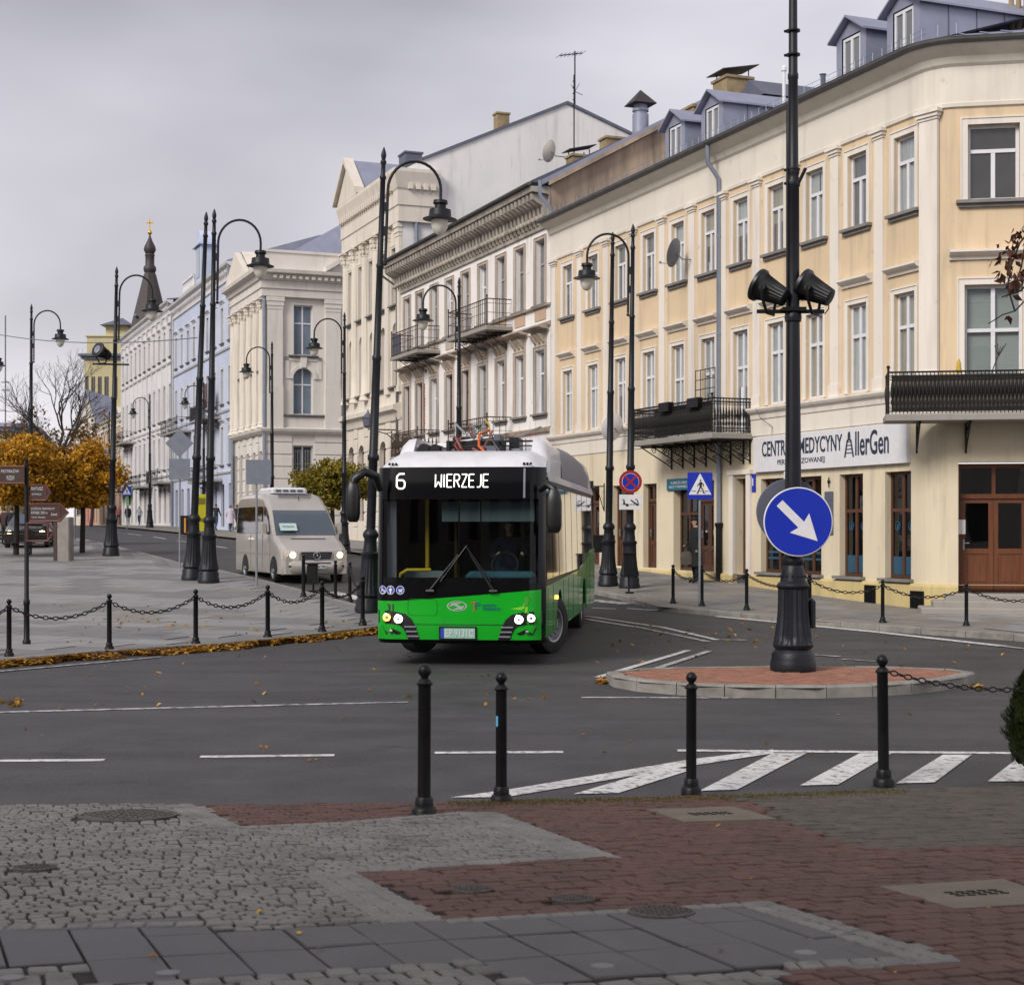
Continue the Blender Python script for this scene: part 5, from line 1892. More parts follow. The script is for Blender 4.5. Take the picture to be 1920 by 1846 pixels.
for y in (2.35, 9.5, 17.5):
    window(ch, cp_, cf + y, 12.5, 1.2, 3.1, 'X', pane='pane_blue', far=True, inset=0.22, sill=(0.95, 0.22), stone='pl_stone2')
    window(ch, cp_, cf + y, 8.85, 1.24, 2.9, 'X', pane='pane_blue', far=True, inset=0.22, sill=(1.9, 0.15), stone='pl_stone2')
    o = window(ch, cp_, cf + y, 4.6, 1.24, 2.35, 'I', pane='pane_shop', far=True, inset=0.22)
    gr = MB()
    for k in range(9):
        gr.tube([(-0.64 + k * 0.16, -0.12, 0.05), (-0.64 + k * 0.16, -0.12, 2.1)], 0.015, 4)
    for z in (0.3, 1.2, 2.0):
        gr.tube([(-0.68, -0.12, z), (0.68, -0.12, z)], 0.015, 4)
    gr.build('window_bars', M['galv'], o)
    ar = MB()
    n = 14
    pts = [(0.88 * math.cos(math.pi * k / n), 0.88 * math.sin(math.pi * k / n)) for k in range(n + 1)]
    pin = [(0.66 * math.cos(math.pi * k / n), 0.66 * math.sin(math.pi * k / n)) for k in range(n + 1)]
    for k in range(n):
        ar.prism([pts[k], pts[k + 1], pin[k + 1], pin[k]], -0.1, 0.0, 'y')
    ar.prism([(-.14, .7), (.14, .7), (.22, 1.35), (-.22, 1.35)], -0.16, 0, 'y')
    ar.box(-1.15, -0.88, -0.05, 0, 0.0, 1.35)
    ar.box(0.88, 1.15, -0.05, 0, 0.0, 1.35)
    ar.box(-1.15, 1.15, -0.05, 0, 1.1, 1.4)
    q = cp_.at(cf + y)
    ch.part('arch_surround', ar, 'pl_stone2', fix=False, loc=(q.x, q.y, 11.05), rot=(0, 0, cp_.head(cf + y)))
for t in [cf + 0.55, cf + 4.2, cf + 7.3, cf + 12.2]:
    pilaster(ch, cp_, t, 7.95, 16.0, 0.95, 0.2, 'pl_stone2', cap=0.75, base=2.6)
for s in [66.4, 68.2, 70.1, 72.0, 73.9, 75.1]:
    column(ch, cp_, W(s), 8.0, 15.9, 0.3, 0.08, 'pl_stone')
for z in [1.9 + 0.75 * k for k in range(8)]:
    mb = MB()
    cuts = [(W(s) - .52, W(s) + .52) for s in sorted(a4, reverse=True)] + [(cf + y - .72, cf + y + .72) for y in (2.35, 9.5, 17.5)]
    a = 0
    for c, e in cuts + [(cp_.t[-1], 0)]:
        if c > a:
            cp_.sweep(mb, [(0, z), (0.07, z + .03), (0.07, z + .66), (0, z + .69)], a, c)
        a = e
    tag(ch.part('rustic_course', mb, 'pl_stone2', fix=False), kind='stuff')
mb = MB()
cp_.sweep(mb, [(0, 7.6), (0.2, 7.65), (0.35, 7.8), (0.4, 7.95), (0, 8.05)])
cp_.sweep(mb, [(0, 16.0), (0.3, 16.02), (0.3, 16.45), (0.38, 16.5), (0.38, 16.95), (0.5, 17.0), (0.6, 17.3), (0.9, 17.4), (0.95, 17.6), (0, 17.7)])
ch.part('cornice', mb, 'pl_stone2', fix=False)
dn = MB()
for k in range(64):
    dn.box(0.5, 0.75, 0.3 + k * 0.4, 0.52 + k * 0.4, 17.08, 17.28)
tag(ch.part('dentils', dn, 'pl_stone2', fix=False), kind='stuff')
mb = MB()
cp_.sweep(mb, [(0.1, 17.7), (0.1, 18.7), (0.18, 18.75), (0.18, 18.9), (-0.3, 18.9)], cf, cp_.t[-1])
ch.part('parapet', mb, 'pl_stone2', fix=False)
pd = MB()
pd.add([(0.1, 3.9, 17.7), (0.1, 12.5, 17.7), (0.1, 8.2, 20.4), (-6, 3.9, 17.7), (-6, 12.5, 17.7), (-6, 8.2, 20.4)], [(0, 1, 2), (0, 2, 5, 3), (1, 4, 5, 2)])
ch.part('side_pediment', pd, 'pl_stone2')
pr = MB()
for (y0, z0), (y1, z1) in (((3.6, 17.65), (8.2, 20.5)), ((8.2, 20.5), (12.8, 17.65))):
    pr.prism([(y0, z0), (y1, z1), (y1, z1 + .3), (y0, z0 + .3)], 0.0, 0.7, 'x')
ch.part('raking_cornice', pr, 'pl_stone2')
rfm = MB()
rfm.add([(-0.3, 0.2, 18.0), (-0.3, 40, 18.0), (-9.2, 0.2, 18.0), (-9.2, 40, 18.0), (-2.5, 6, 21.6), (-7, 6, 21.6), (-2.5, 38, 22.6), (-7, 38, 22.6)], [(0, 1, 6, 4), (2, 5, 7, 3), (0, 4, 5, 2), (4, 6, 7, 5)])
ch.part('roof', rfm, 'zinc', fix=False)
pd2 = MB()
pd2.prism([(ch.X(CL), 17.7), (ch.X(68.6), 17.7), (ch.X(71.9), 19.6)], -0.7, -0.3, 'y')
pd2.add([(ch.X(CL), -0.3, 17.75), (ch.X(68.6), -0.3, 17.75), (ch.X(71.9), -0.3, 19.7), (ch.X(CL), 7, 17.75), (ch.X(68.6), 7, 17.75), (ch.X(71.9), 7, 19.7)], [(0, 2, 5, 3), (1, 4, 5, 2)])
ch.part('front_pediment', pd2, 'pl_stone')
downpipe(ch, 0.12, -0.02, 3, 17.2, 0.1, kick=0.1)
downpipe(ch, ch.X(CL) + 0.2, -0.1, 3, 17.2, 0.1, kick=0.1)

# ================= farther street houses =================
def street_house(name, s0, s1, label, wm, eave, floors, axes_n, trim, fm='frame_grey', pane='pane_far', shop=True, off=0.0, roof_rise=3.0, roof_m='zinc', pil=0, depth=12.0, win_w=0.9, cat='house', bay=None, gutter_m='gutter'):
    h = House(name, s0, label, cat, off=off)
    p = straight(h, s0, s1)
    n = axes_n
    ln = s1 - s0
    ax = [ln * (k + 0.5) / n for k in range(n)]
    zb = h.zb
    ops_ = []
    for z0, z1, arch in floors:
        ops_ += [(t - win_w / 2, t + win_w / 2, z0, z1, arch) for t in ax]
    if shop:
        ops_ += [(t - win_w * .62, t + win_w * .62, zb + 0.25, zb + 3.2) for t in ax]
    mbx = MB()
    wall_on(p, mbx, 0, p.t[-1], zb - 1, eave, ops_, 0.22)
    h.part('wall', mbx, wm, fix=False)
    # flank wall towards the camera and back
    mbx = MB()
    mbx.box(-ln, 0, 0.25, depth, zb - 1, eave)
    h.part('flank_wall', mbx, wm, fix=False)
    for i, (z0, z1, arch) in enumerate(floors):
        for t in ax:
            window(h, p, t, z0, win_w, z1 - z0, 'X', fm=fm, pane=pane, far=True, inset=0.14, surround=(0.14, 0.06), stone=trim,
                   hood=(z1 - z0 + 0.32, win_w * .8, 0.2) if i == len(floors) - 1 or i == 0 else None, sill=(win_w * .66, 0.16))
    if shop:
        for t in ax:
            window(h, p, t, zb + 0.25, win_w * 1.24, 2.95, 'T', fm='wood_brown', pane='pane_shop', far=True, inset=0.16)
    mbx = MB()
    p.sweep(mbx, [(0, eave - 1.0), (0.1, eave - .97), (0.12, eave - .85), (0.05, eave - .8), (0.06, eave - .35), (0.3, eave - .25), (0.5, eave - .1), (0.55, eave + .02), (0, eave + .05)])
    for z0, z1, arch in floors:
        p.sweep(mbx, [(0, z0 - .62), (0.1, z0 - .6), (0.16, z0 - .48), (0, z0 - .42)])
    h.part('cornice', mbx, trim, fix=False)
    dn_ = MB()
    for k in range(int(ln / 0.55)):
        x = -ln + 0.2 + k * 0.55
        dn_.box(x, x + 0.22, -0.32, 0, eave - .5, eave - .28)
    h.part('modillions', dn_, trim, fix=False)
    if pil:
        z_lo = floors[-1][0] - 0.4
        for k in range(n + 1):
            t = min(max(ln * k / n, 0.22), ln - 0.22)
            pilaster(h, p, t, z_lo, eave - 1.0, 0.36, 0.1, trim, cap=0.4)
    roof_prism(h, -ln, 0, -0.5, eave + .06, depth / 2 + .4, roof_rise, roof_m, seam=1.0)
    downpipe(h, -0.15, 0, zb, eave, 0.08, 'zinc_pipe', kick=0.3)
    return h, p
bh, bp = street_house('blue_house', 75.4, 99.4, 'pale blue three-storey house with roof turret and dark iron balconies', 'pl_blue', 19.6,
                      [(14.6, 17.0, False), (10.4, 12.8, False), (6.2, 8.8, False)], 9, 'pl_grey', fm='frame_grey', pane='pane_blue', roof_rise=2.1)
balcony(bh, bp, 24 - 10.5, 24 - 4.5, 9.55, 1.1, 1.0, brackets=[-2, 0, 2], spacing=0.3, style='plain', panel=(-3.0, -0.5, 'copper_dark'))
balcony(bh, bp, 24 - 11, 24 - 4, 5.2, 1.1, 1.0, brackets=[-2, 0, 2], spacing=0.3, style='plain')
balcony(bh, bp, 24 - 23.5, 24 - 16, 9.3, 1.1, 1.0, brackets=[-2, 0, 2], spacing=0.3, style='plain')
tu = MB()
tu.box(-12.7, -10.5, -0.3, 0.9, 19.65, 22.6)
n = 10
arc_ = [(-11.6 - 1.1 * math.cos(math.pi * k / n), 22.6 + 1.1 * math.sin(math.pi * k / n)) for k in range(n + 1)]
tu.prism(arc_, -0.3, 0.9, 'y')
tu.box(-12.95, -10.25, -0.5, 1.0, 22.5, 22.65)
tr_ = bh.part('roof_turret', tu, 'pl_blue')
t2 = MB()
arc2 = [(-11.6 - 0.6 * math.cos(math.pi * k / n), 22.2 + 0.6 * math.sin(math.pi * k / n)) for k in range(n + 1)]
t2.prism([(-12.2, 20.2)] + arc2 + [(-11.0, 20.2)], -0.34, -0.3, 'y')
t2.build('turret_window', M['pane_blue'], tr_)
bl = MB()
bl.box(-17.5, -12.95, -0.45, -0.2, 20.55, 20.75)
for k in range(14):
    bl.lathe([(0.08, 19.65), (0.14, 19.9), (0.06, 20.3), (0.1, 20.55)], 6, (-17.3 + k * 0.33, -0.32, 0))
bh.part('roof_balustrade', bl, 'pl_grey')
bk = MB()
bk.box(-5.9, -5.0, -0.9, -0.86, 10.2, 11.9)
bh.part('balcony_screen', bk, 'wood_brown', fix=False)

gh, gp_ = street_house('grey_white_house', 99.6, 129.7, 'long grey-white house with pilasters left of the pale blue house', 'pl_grey', 20.3,
                       [(15.9, 18.1, False), (10.8, 13.6, False), (6.7, 9.4, False)], 11, 'pl_grey', roof_rise=0.8, roof_m='zinc_dark', pil=1)
balcony(gh, gp_, 30 - 28, 30 - 21.5, 9.9, 1.1, 1.0, brackets=[-2, 0, 2], spacing=0.35, style='plain')
balcony(gh, gp_, 30 - 29.4, 30 - 23, 5.5, 1.1, 1.0, brackets=[-2, 0, 2], spacing=0.35, style='plain')
balcony(gh, gp_, 30 - 18, 30 - 10.5, 5.5, 1.1, 1.0, brackets=[-2, 0, 2], spacing=0.35, style='plain')
balcony(gh, gp_, 30 - 7, 30 - 1, 5.6, 1.1, 1.0, brackets=[-2, 0, 2], spacing=0.35, style='plain', panel=(-2.9, -0.4, 'copper_dark'))
sg = MB()
sg.box(-28.5, -22.5, -0.2, -0.02, 5.0, 5.8)
gh.part('shop_sign', sg, mat('sign_green', (0.03, 0.16, 0.09), 0.5, var=0.1), fix=False)
sg = MB()
sg.box(-25.8, -23.8, -0.24, -0.2, 4.2, 5.0)
gh.part('shop_sign', sg, mat('sign_lime', (0.12, 0.42, 0.05), 0.5, var=0.1), fix=False)

kh, kp = street_house('peach_house', 130.2, 160, 'low peach and ochre house left of the grey-white house', 'pl_peach', 13.5,
                      [(8.0, 10.4, False)], 9, 'pl_cream', roof_rise=3.2, roof_m='copper_dark', pil=1, off=1.0)
qh, qp = street_house('pink_house', 160.5, 190, 'pink single-storey front behind the far street lamps', 'pl_pink', 9.0,
                      [(6.6, 7.9, False)], 9, 'pl_cream', roof_rise=3.0, roof_m='zinc', off=2.0)
# gabled cream house closing the street and yellow tower behind
def free_house(name, px0, px1, py_top, y, label, wm, wins, roof='gable', base_z=None, depth=10, roof_m='zinc', rise=3.5, cat='house', gable_front=True):
    a, b = ray(px0, py_top, y), ray(px1, py_top, y)
    w = b.x - a.x
    zb = g(y) if base_z is None else base_z
    o = empty(name, (a.x, y, zb), 0, label, cat)
    zt = a.z - zb
    p = Path([(0, 0), (w, 0)])
    ops_ = []
    for (u0, u1, v0, v1) in wins:
        ops_.append((u0 * w, u1 * w, v0 * zt, v1 * zt))
    mbx = MB()
    wall_on(p, mbx, 0, w, -1, zt, ops_, 0.25)
    mbx.box(0, w, 0.3, depth, -1, zt)
    if roof == 'gable':
        mbx.prism([(0, zt), (w, zt), (w / 2, zt + rise)], 0.0, depth, 'y')
    mbx.build('wall', M[wm], o, fix=False)
    for (t0, t1, v0, v1) in ops_:
        wm_ = MB()
        wm_.box(t0, t1, 0.15, 0.2, v0, v1)
        wobj = wm_.build('window', M['frame_grey'], o, fix=False)
        pn = MB()
        tw3 = (t1 - t0)
        for k in (0, 1):
            pn.box(t0 + tw3 * (.08 + .48 * k), t0 + tw3 * (.44 + .48 * k), 0.12, 0.15, v0 + (v1 - v0) * .05, v0 + (v1 - v0) * .95)
        pn.build('pane', M['pane_shop'], wobj, fix=False)
    r2 = MB()
    if roof == 'gable':
        for sg_ in (0, 1):
            x0_ = -0.5 if not sg_ else w + 0.5
            z0_ = zt - 0.5 * rise / (w / 2)
            r2.add([(x0_, -0.4, z0_), (w / 2, -0.4, zt + rise), (w / 2, depth, zt + rise), (x0_, depth, z0_), (x0_, -0.4, z0_ + .2), (w / 2, -0.4, zt + rise + .2), (w / 2, depth, zt + rise + .2), (x0_, depth, z0_ + .2)],
                   [(0, 1, 2, 3), (4, 5, 6, 7), (0, 1, 5, 4)])
    else:
        r2.box(-0.7, w + 0.7, -0.7, depth + .7, zt, zt + 0.35)
        r2.box(-0.35, w + 0.35, -0.35, depth + .35, zt - 0.4, zt)
    r2.build('roof', M[roof_m], o, fix=False)
    return o, w, zt
free_house('gabled_house', 138, 186, 812, 205, 'cream gabled house with steep blue-grey tin roof at the street end', 'pl_cream', [(.12, .3, .1, .6), (.42, .6, .1, .6), (.72, .9, .1, .6)], rise=5.5, depth=14)
twr, tww, twz = free_house('yellow_tower', 158, 240, 668, 230, 'square yellow tower with arcaded windows behind the street lamp', 'pl_lemon',
                 [(.02, .1, .76, .88), (.16, .25, .76, .88), (.31, .40, .76, .88), (.46, .56, .76, .88), (.64, .76, .76, .88)], roof='flat', roof_m='zinc_dark', cat='tower')
t3 = MB()
t3.box(0.3, tww * .95, 0.3, 9, twz + .35, twz + 2.9)
t3.box(0.1, tww * .95 + .2, 0.1, 9.2, twz + 2.9, twz + 3.1)
o_ = t3.build('upper_stage', M['pl_lemon'], twr, fix=False)
t4 = MB()
t4.box(tww * .45, tww * .95, 1, 8, twz + 3.1, twz + 4.6)
t4.build('roof_cabin', M['pl_lemon'], o_, fix=False)
t4 = MB()
cx = tww * .7
t4.add([(tww * .35, 0, twz + 4.6), (tww * 1.05, 0, twz + 4.6), (tww * 1.05, 9, twz + 4.6), (tww * .35, 9, twz + 4.6), (cx, 4.5, twz + 6.2)], [(0, 1, 4), (1, 2, 4), (2, 3, 4), (3, 0, 4), (0, 3, 2, 1)])
t4.build('cabin_roof', M['zinc_dark'], o_)
tb3 = MB()
tb3.box(-0.3, tww + .3, -0.3, 0.0, twz * .66, twz * .7)
tb3.build('string_course', M['pl_cream'], twr, fix=False)
free_house('ochre_house', -60, 12, 800, 150, 'low yellowish house at the far left behind the trees', 'pl_lemon', [(.2, .32, .4, .7), (.5, .62, .4, .7), (.8, .92, .4, .7)], roof='flat', roof_m='zinc', depth=8)
free_house('green_roofed_house', 5, 66, 832, 165, 'low cream house with grey-green roof between bare trees at the left', 'pl_cream', [(.1, .2, .3, .6), (.4, .5, .3, .6), (.7, .8, .3, .6)], rise=2.0, depth=8, roof_m='zinc_dark')
# church tower behind the grey-white house
cy = 178.0
cb = ray(281, 640, cy)
ct = empty('church_tower', (cb.x, cy, g(cy)), 0, 'dark pointed church spire with onion finial and gilded cross above the grey-white roof', 'church tower')
zr = lambda py: ray(0, py, cy).z - g(cy)
k_ = cy / FPX
mb = MB()
mb.box(-2.3, 2.3, -2.3, 2.3, -1, zr(640))
mb.build('shaft', M['pl_grey'], ct, fix=False)
mb = MB()
mb.lathe([(44 * k_, zr(640)), (38 * k_, zr(620)), (12 * k_, zr(516)), (10 * k_, zr(512))], 8)
mb.build('spire', M['copper_dark'], ct)
mb = MB()
mb.lathe([(9.5 * k_, zr(512)), (12 * k_, zr(507)), (12 * k_, zr(502)), (8.5 * k_, zr(497)), (8.5 * k_, zr(482)), (9.5 * k_, zr(479)), (8 * k_, zr(476)), (11.5 * k_, zr(469)), (10.5 * k_, zr(463)), (5 * k_, zr(452)), (2 * k_, zr(444)), (1.5 * k_, zr(440))], 12)
mb.build('onion_finial', M['copper_dark'], ct, 40)
for sgn in (-1, 0, 1):
    mb = MB()
    mb.lathe([(2.6 * k_, 0), (2.6 * k_, 0.2), (2.2 * k_, 0.22), (2.2 * k_, 0.3)], 14)
    mb.xf(Matrix.Translation((sgn * 20 * k_, -27 * k_, zr(596) )) @ Matrix.Rotation(R(75), 4, 'X'))
    mb.build('clock_face', M['zinc_dark'], ct)
mb = MB()
mb.ball((0, 0, zr(436)), 4.2 * k_, 12, 8)
mb.box(-0.06, 0.06, -0.06, 0.06, zr(433), zr(410))
mb.box(-0.4, 0.4, -0.06, 0.06, zr(419), zr(417))
mb.build('gilded_cross', M['gold'], ct, 40)

# ================= unseen house row added behind the camera to shade the near pavement
rb_ = empty('added_shade_house', (9, -6.5, 0.2), R(180))
tag(rb_, kind='structure')
rpth = Path([(0, 0), (26, 0)])
rops = [(1.2 + k * 2.4, 2.3 + k * 2.4, z, z + 1.9) for k in range(10) for z in (1.0, 4.6, 8.2)]
mb = MB()
wall_on(rpth, mb, 0, 26, -1, 12.5, rops, 0.2)
mb.box(0, 26, 0.3, 10, -1, 12.5)
mb.build('wall', M['pl_stone'], rb_, fix=False)
for a, b, c, e in rops:
    mb = MB()
    mb.box(a, b, 0.16, 0.2, c, e)
    mb.build('window', M['pane_shop'], rb_, fix=False)
mb = MB()
mb.prism([(-0.6, 12.5), (10.4, 12.5), (5, 14.6)], 0, 26, 'x')
mb.build('roof', M['zinc_dark'], rb_)
# ------------------------------------------------------------------ city bus
mat('bus_green', (0.002, 0.35, 0.012), rough=0.22, var=0.06, scale=2, stain=((0.03, 0.1, 0.03), 0.35, 2.2, (1, 1, 0.6), 0.55, 0.8), coat=0.6, spec=0.5)
mat('bus_white', (0.66, 0.66, 0.68), rough=0.35, var=0.08, scale=3, stain=((0.35, 0.34, 0.33), 0.5, 2.5, (1, 0.4, 1), 0.52, 0.8), coat=0.3)
mat('bus_black', (0.003, 0.003, 0.004), rough=0.16, var=0.0, spec=0.22)
mat('bus_trim', (0.006, 0.006, 0.007), rough=0.42, var=0.2, scale=12)
mat('bus_sideglass', (0.012, 0.013, 0.014), rough=0.03, var=0.0, spec=1.0, coat=1.0)
mat('bus_grey', (0.19, 0.195, 0.23), rough=0.5, var=0.05, scale=3)
mat('bus_yellow', (0.55, 0.38, 0.01), rough=0.4, var=0.05)
mat('bus_blue_cloth', (0.02, 0.085, 0.115), rough=0.8, var=0.2, scale=12)
mat('bus_floor', (0.02, 0.02, 0.022), rough=0.8, var=0.2)
mat('bus_inner', (0.02, 0.022, 0.024), rough=0.7, var=0.2, scale=4)
mat('led_white', (0.8, 0.8, 0.8), rough=0.5, var=0.0, emit=(1.0, 0.98, 0.92), estr=0.7)
mat('lamp_on', (0.9, 0.9, 0.9), rough=0.3, var=0.0, emit=(1.0, 0.93, 0.8), estr=3.0)
mat('lamp_amber', (0.9, 0.5, 0.1), rough=0.3, var=0.0, emit=(1.0, 0.5, 0.08), estr=1.6)
mat('chrome', (0.6, 0.6, 0.62), rough=0.15, metal=1.0, var=0.0)
mat('plate_green', (0.3, 0.52, 0.42), rough=0.4, var=0.05)
mat('plate_white', (0.6, 0.62, 0.66), rough=0.4, var=0.05)
mat('alu', (0.35, 0.35, 0.36), rough=0.4, metal=0.7, var=0.1, scale=6)
mat('cable_orange', (0.5, 0.09, 0.01), rough=0.5, var=0.1)
mat('pant_red', (0.2, 0.045, 0.03), rough=0.5, var=0.2, scale=8)
mat('icon_blue', (0.03, 0.06, 0.4), rough=0.4, var=0.0)
mat('leaf_print', (0.17, 0.5, 0.03), rough=0.4, var=0.0)
mat('leaf_print2', (0.05, 0.3, 0.03), rough=0.4, var=0.0)
mat('print_orange', (0.32, 0.13, 0.02), rough=0.4, var=0.0)
mat('print_teal', (0.0, 0.16, 0.16), rough=0.4, var=0.0)
mat('skin', (0.42, 0.24, 0.17), rough=0.6, var=0.1, scale=20)
mat('hair_dark', (0.02, 0.015, 0.012), rough=0.7, var=0.2, scale=30)
mat('coat_black', (0.012, 0.012, 0.015), rough=0.85, var=0.25, scale=8)

BY = R(-6.5)
bus = empty('city_bus', (-0.79, 23.35, -0.2), BY, 'green and white city bus with black windscreen on route 6 to Wierzeje', 'bus')
BW = 1.275
BL = 12.0
def fy(x, z):
    """front face of the bus: bulge, rounded corners, raked windscreen"""
    ax = abs(x)
    y = 0.07 * (ax / BW) ** 2
    if ax > 1.02:
        t = min(1.0, (ax - 1.02) / (BW - 1.02))
        y += 0.26 * (1 - math.sqrt(max(0.0, 1 - t * t)))
    if z > 0.9:
        y += 0.055 * (z - 0.9)
    if z > 2.5:
        y += 0.12 * (z - 2.5)
    if z < 0.4:
        y += 0.12 * (0.4 - z)
    return y
def front_patch(zlo, zhi, x0, x1, off, nx=40, nz=6):
    mbx = MB()
    rows = []
    for j in range(nz + 1):
        r_ = []
        for i in range(nx + 1):
            x = x0 + (x1 - x0) * i / nx
            a, b = (zlo(x) if callable(zlo) else zlo), (zhi(x) if callable(zhi) else zhi)
            z = a + (b - a) * j / nz
            r_.append((x, fy(x, z) - off, z))
        rows.append(r_)
    mbx.grid(rows)
    return mbx
def conform(mbx, off):
    mbx.v = [(x, fy(x, z) - off + y, z) for x, y, z in mbx.v]
    return mbx
def gtop(x):
    """upper edge of the green nose, rising to the driver's side"""
    t = (x + 1.27) / 2.54
    return 0.77 + 0.18 * max(0, min(1, (t - 0.12) / 0.88)) ** 1.15
# nose and bumper
mb = front_patch(0.2, gtop, -1.255, 1.215, 0.02)
nose = mb.build('front_panel', M['bus_green'], bus, 40, fix=False)
mb = front_patch(0.42, 0.43, -0.86, 0.86, 0.0235, nz=1)
mb.build('bumper_seam', M['bus_trim'], nose, fix=False)
mb = MB()
rows = [[(x, fy(x, z) + 0.0 + (0.03 if z < .2 else 0), z) for x in [-1.275 + 2.55 * k / 30 for k in range(31)]] for z in (0.14, 0.2, 0.6, 0.8, 1.0, 1.12)]
mb.grid(rows)
mb.build('front_backing', M['bus_black'], bus, 40, fix=False)
# windscreen
mb = front_patch(lambda x: 1.04, 2.3, -1.2, 1.2, 0.0)
mb.build('windscreen', mat_glass('bus_screen', tint=(0.7, 0.76, 0.76), refl=0.3), bus, 40, fix=False)
mb = front_patch(gtop, lambda x: max(gtop(x) + 0.06, 1.0 + 0.04 * (x / 1.27)), -1.26, 1.26, 0.008)
mb.build('screen_base', M['bus_black'], bus, 40, fix=False)
for x0, x1 in ((-1.27, -1.17), (1.17, 1.27), (-0.012, 0.012)):
    mb = front_patch(0.95, 2.32, x0, x1, 0.006, nx=4)
    mb.build('pillar', M['bus_black'], bus, 40, fix=False)
# destination box
mb = front_patch(2.28, 2.76, -1.27, 1.27, 0.012, nz=8)
dbx = mb.build('destination_box', M['bus_black'], bus, 40, fix=False)
def on_front(body, x, z, w, h_, m, parent, off=0.018, bold=0.0, spacing=1.0, name='lettering'):
    t = text_mb(body, w, h_, bold, 0.002, spacing)
    t.v = [(a + x, b, c + z) for a, b, c in t.v]
    conform(t, off)
    return t.build(name, M[m], parent, fix=False)
# dot-matrix letters built from stroke bars
GLY = {'W': [((0, 7), (0, 0)), ((0, 0), (2, 3)), ((2, 3), (4, 0)), ((4, 0), (4, 7))], 'I': [((0.7, 0), (0.7, 7))], 'E': [((0, 0), (0, 7)), ((0, 7), (3.4, 7)), ((0, 3.6), (3, 3.6)), ((0, 0), (3.4, 0))],
       'R': [((0, 0), (0, 7)), ((0, 7), (2.6, 7)), ((2.6, 7), (3.5, 6)), ((3.5, 6), (3.5, 4.6)), ((3.5, 4.6), (2.6, 3.6)), ((2.6, 3.6), (0, 3.6)), ((1.6, 3.6), (3.6, 0))],
       'Z': [((0, 7), (3.6, 7)), ((3.6, 7), (0, 0)), ((0, 0), (3.6, 0))], 'J': [((3, 7), (3, 1)), ((3, 1), (2.2, 0)), ((2.2, 0), (0.4, 0))],
       '6': [((3.4, 7), (1, 7)), ((1, 7), (0, 5.6)), ((0, 5.6), (0, 1)), ((0, 1), (1, 0)), ((1, 0), (2.8, 0)), ((2.8, 0), (3.6, 1)), ((3.6, 1), (3.6, 3)), ((3.6, 3), (2.8, 4)), ((2.8, 4), (0, 4))]}
ADV = {'W': 5.2, 'I': 2.6, 'E': 4.9, 'R': 5.0, 'Z': 5.0, 'J': 4.6, '6': 5}
def led(body, x0, x1, z0, z1, th=0.0085):
    tot = sum(ADV[c] for c in body) - 1.2
    kx = (x1 - x0) / tot
    kz = (z1 - z0) / 7
    mbx = MB()
    cx_ = 0.0
    for c in body:
        for (ax_, az), (bx, bz) in GLY[c]:
            mbx.tube([(x0 + (cx_ + ax_) * kx, 0, z0 + az * kz), (x0 + (cx_ + bx) * kx, 0, z0 + bz * kz)], th, 4)
        cx_ += ADV[c]
    conform(mbx, 0.02)
    return mbx
tag(led('WIERZEJE', -0.36, 0.44, 2.46, 2.65).build('destination_text', M['led_white'], dbx, fix=False), kind='stuff')
led('6', -0.95, -0.82, 2.44, 2.66, 0.012).build('route_number', M['led_white'], dbx, fix=False)
mb = front_patch(2.3, 2.74, 0.95, 0.98, 0.016, nx=2)
mb.build('display_edge', M['bus_grey'], dbx, fix=False)
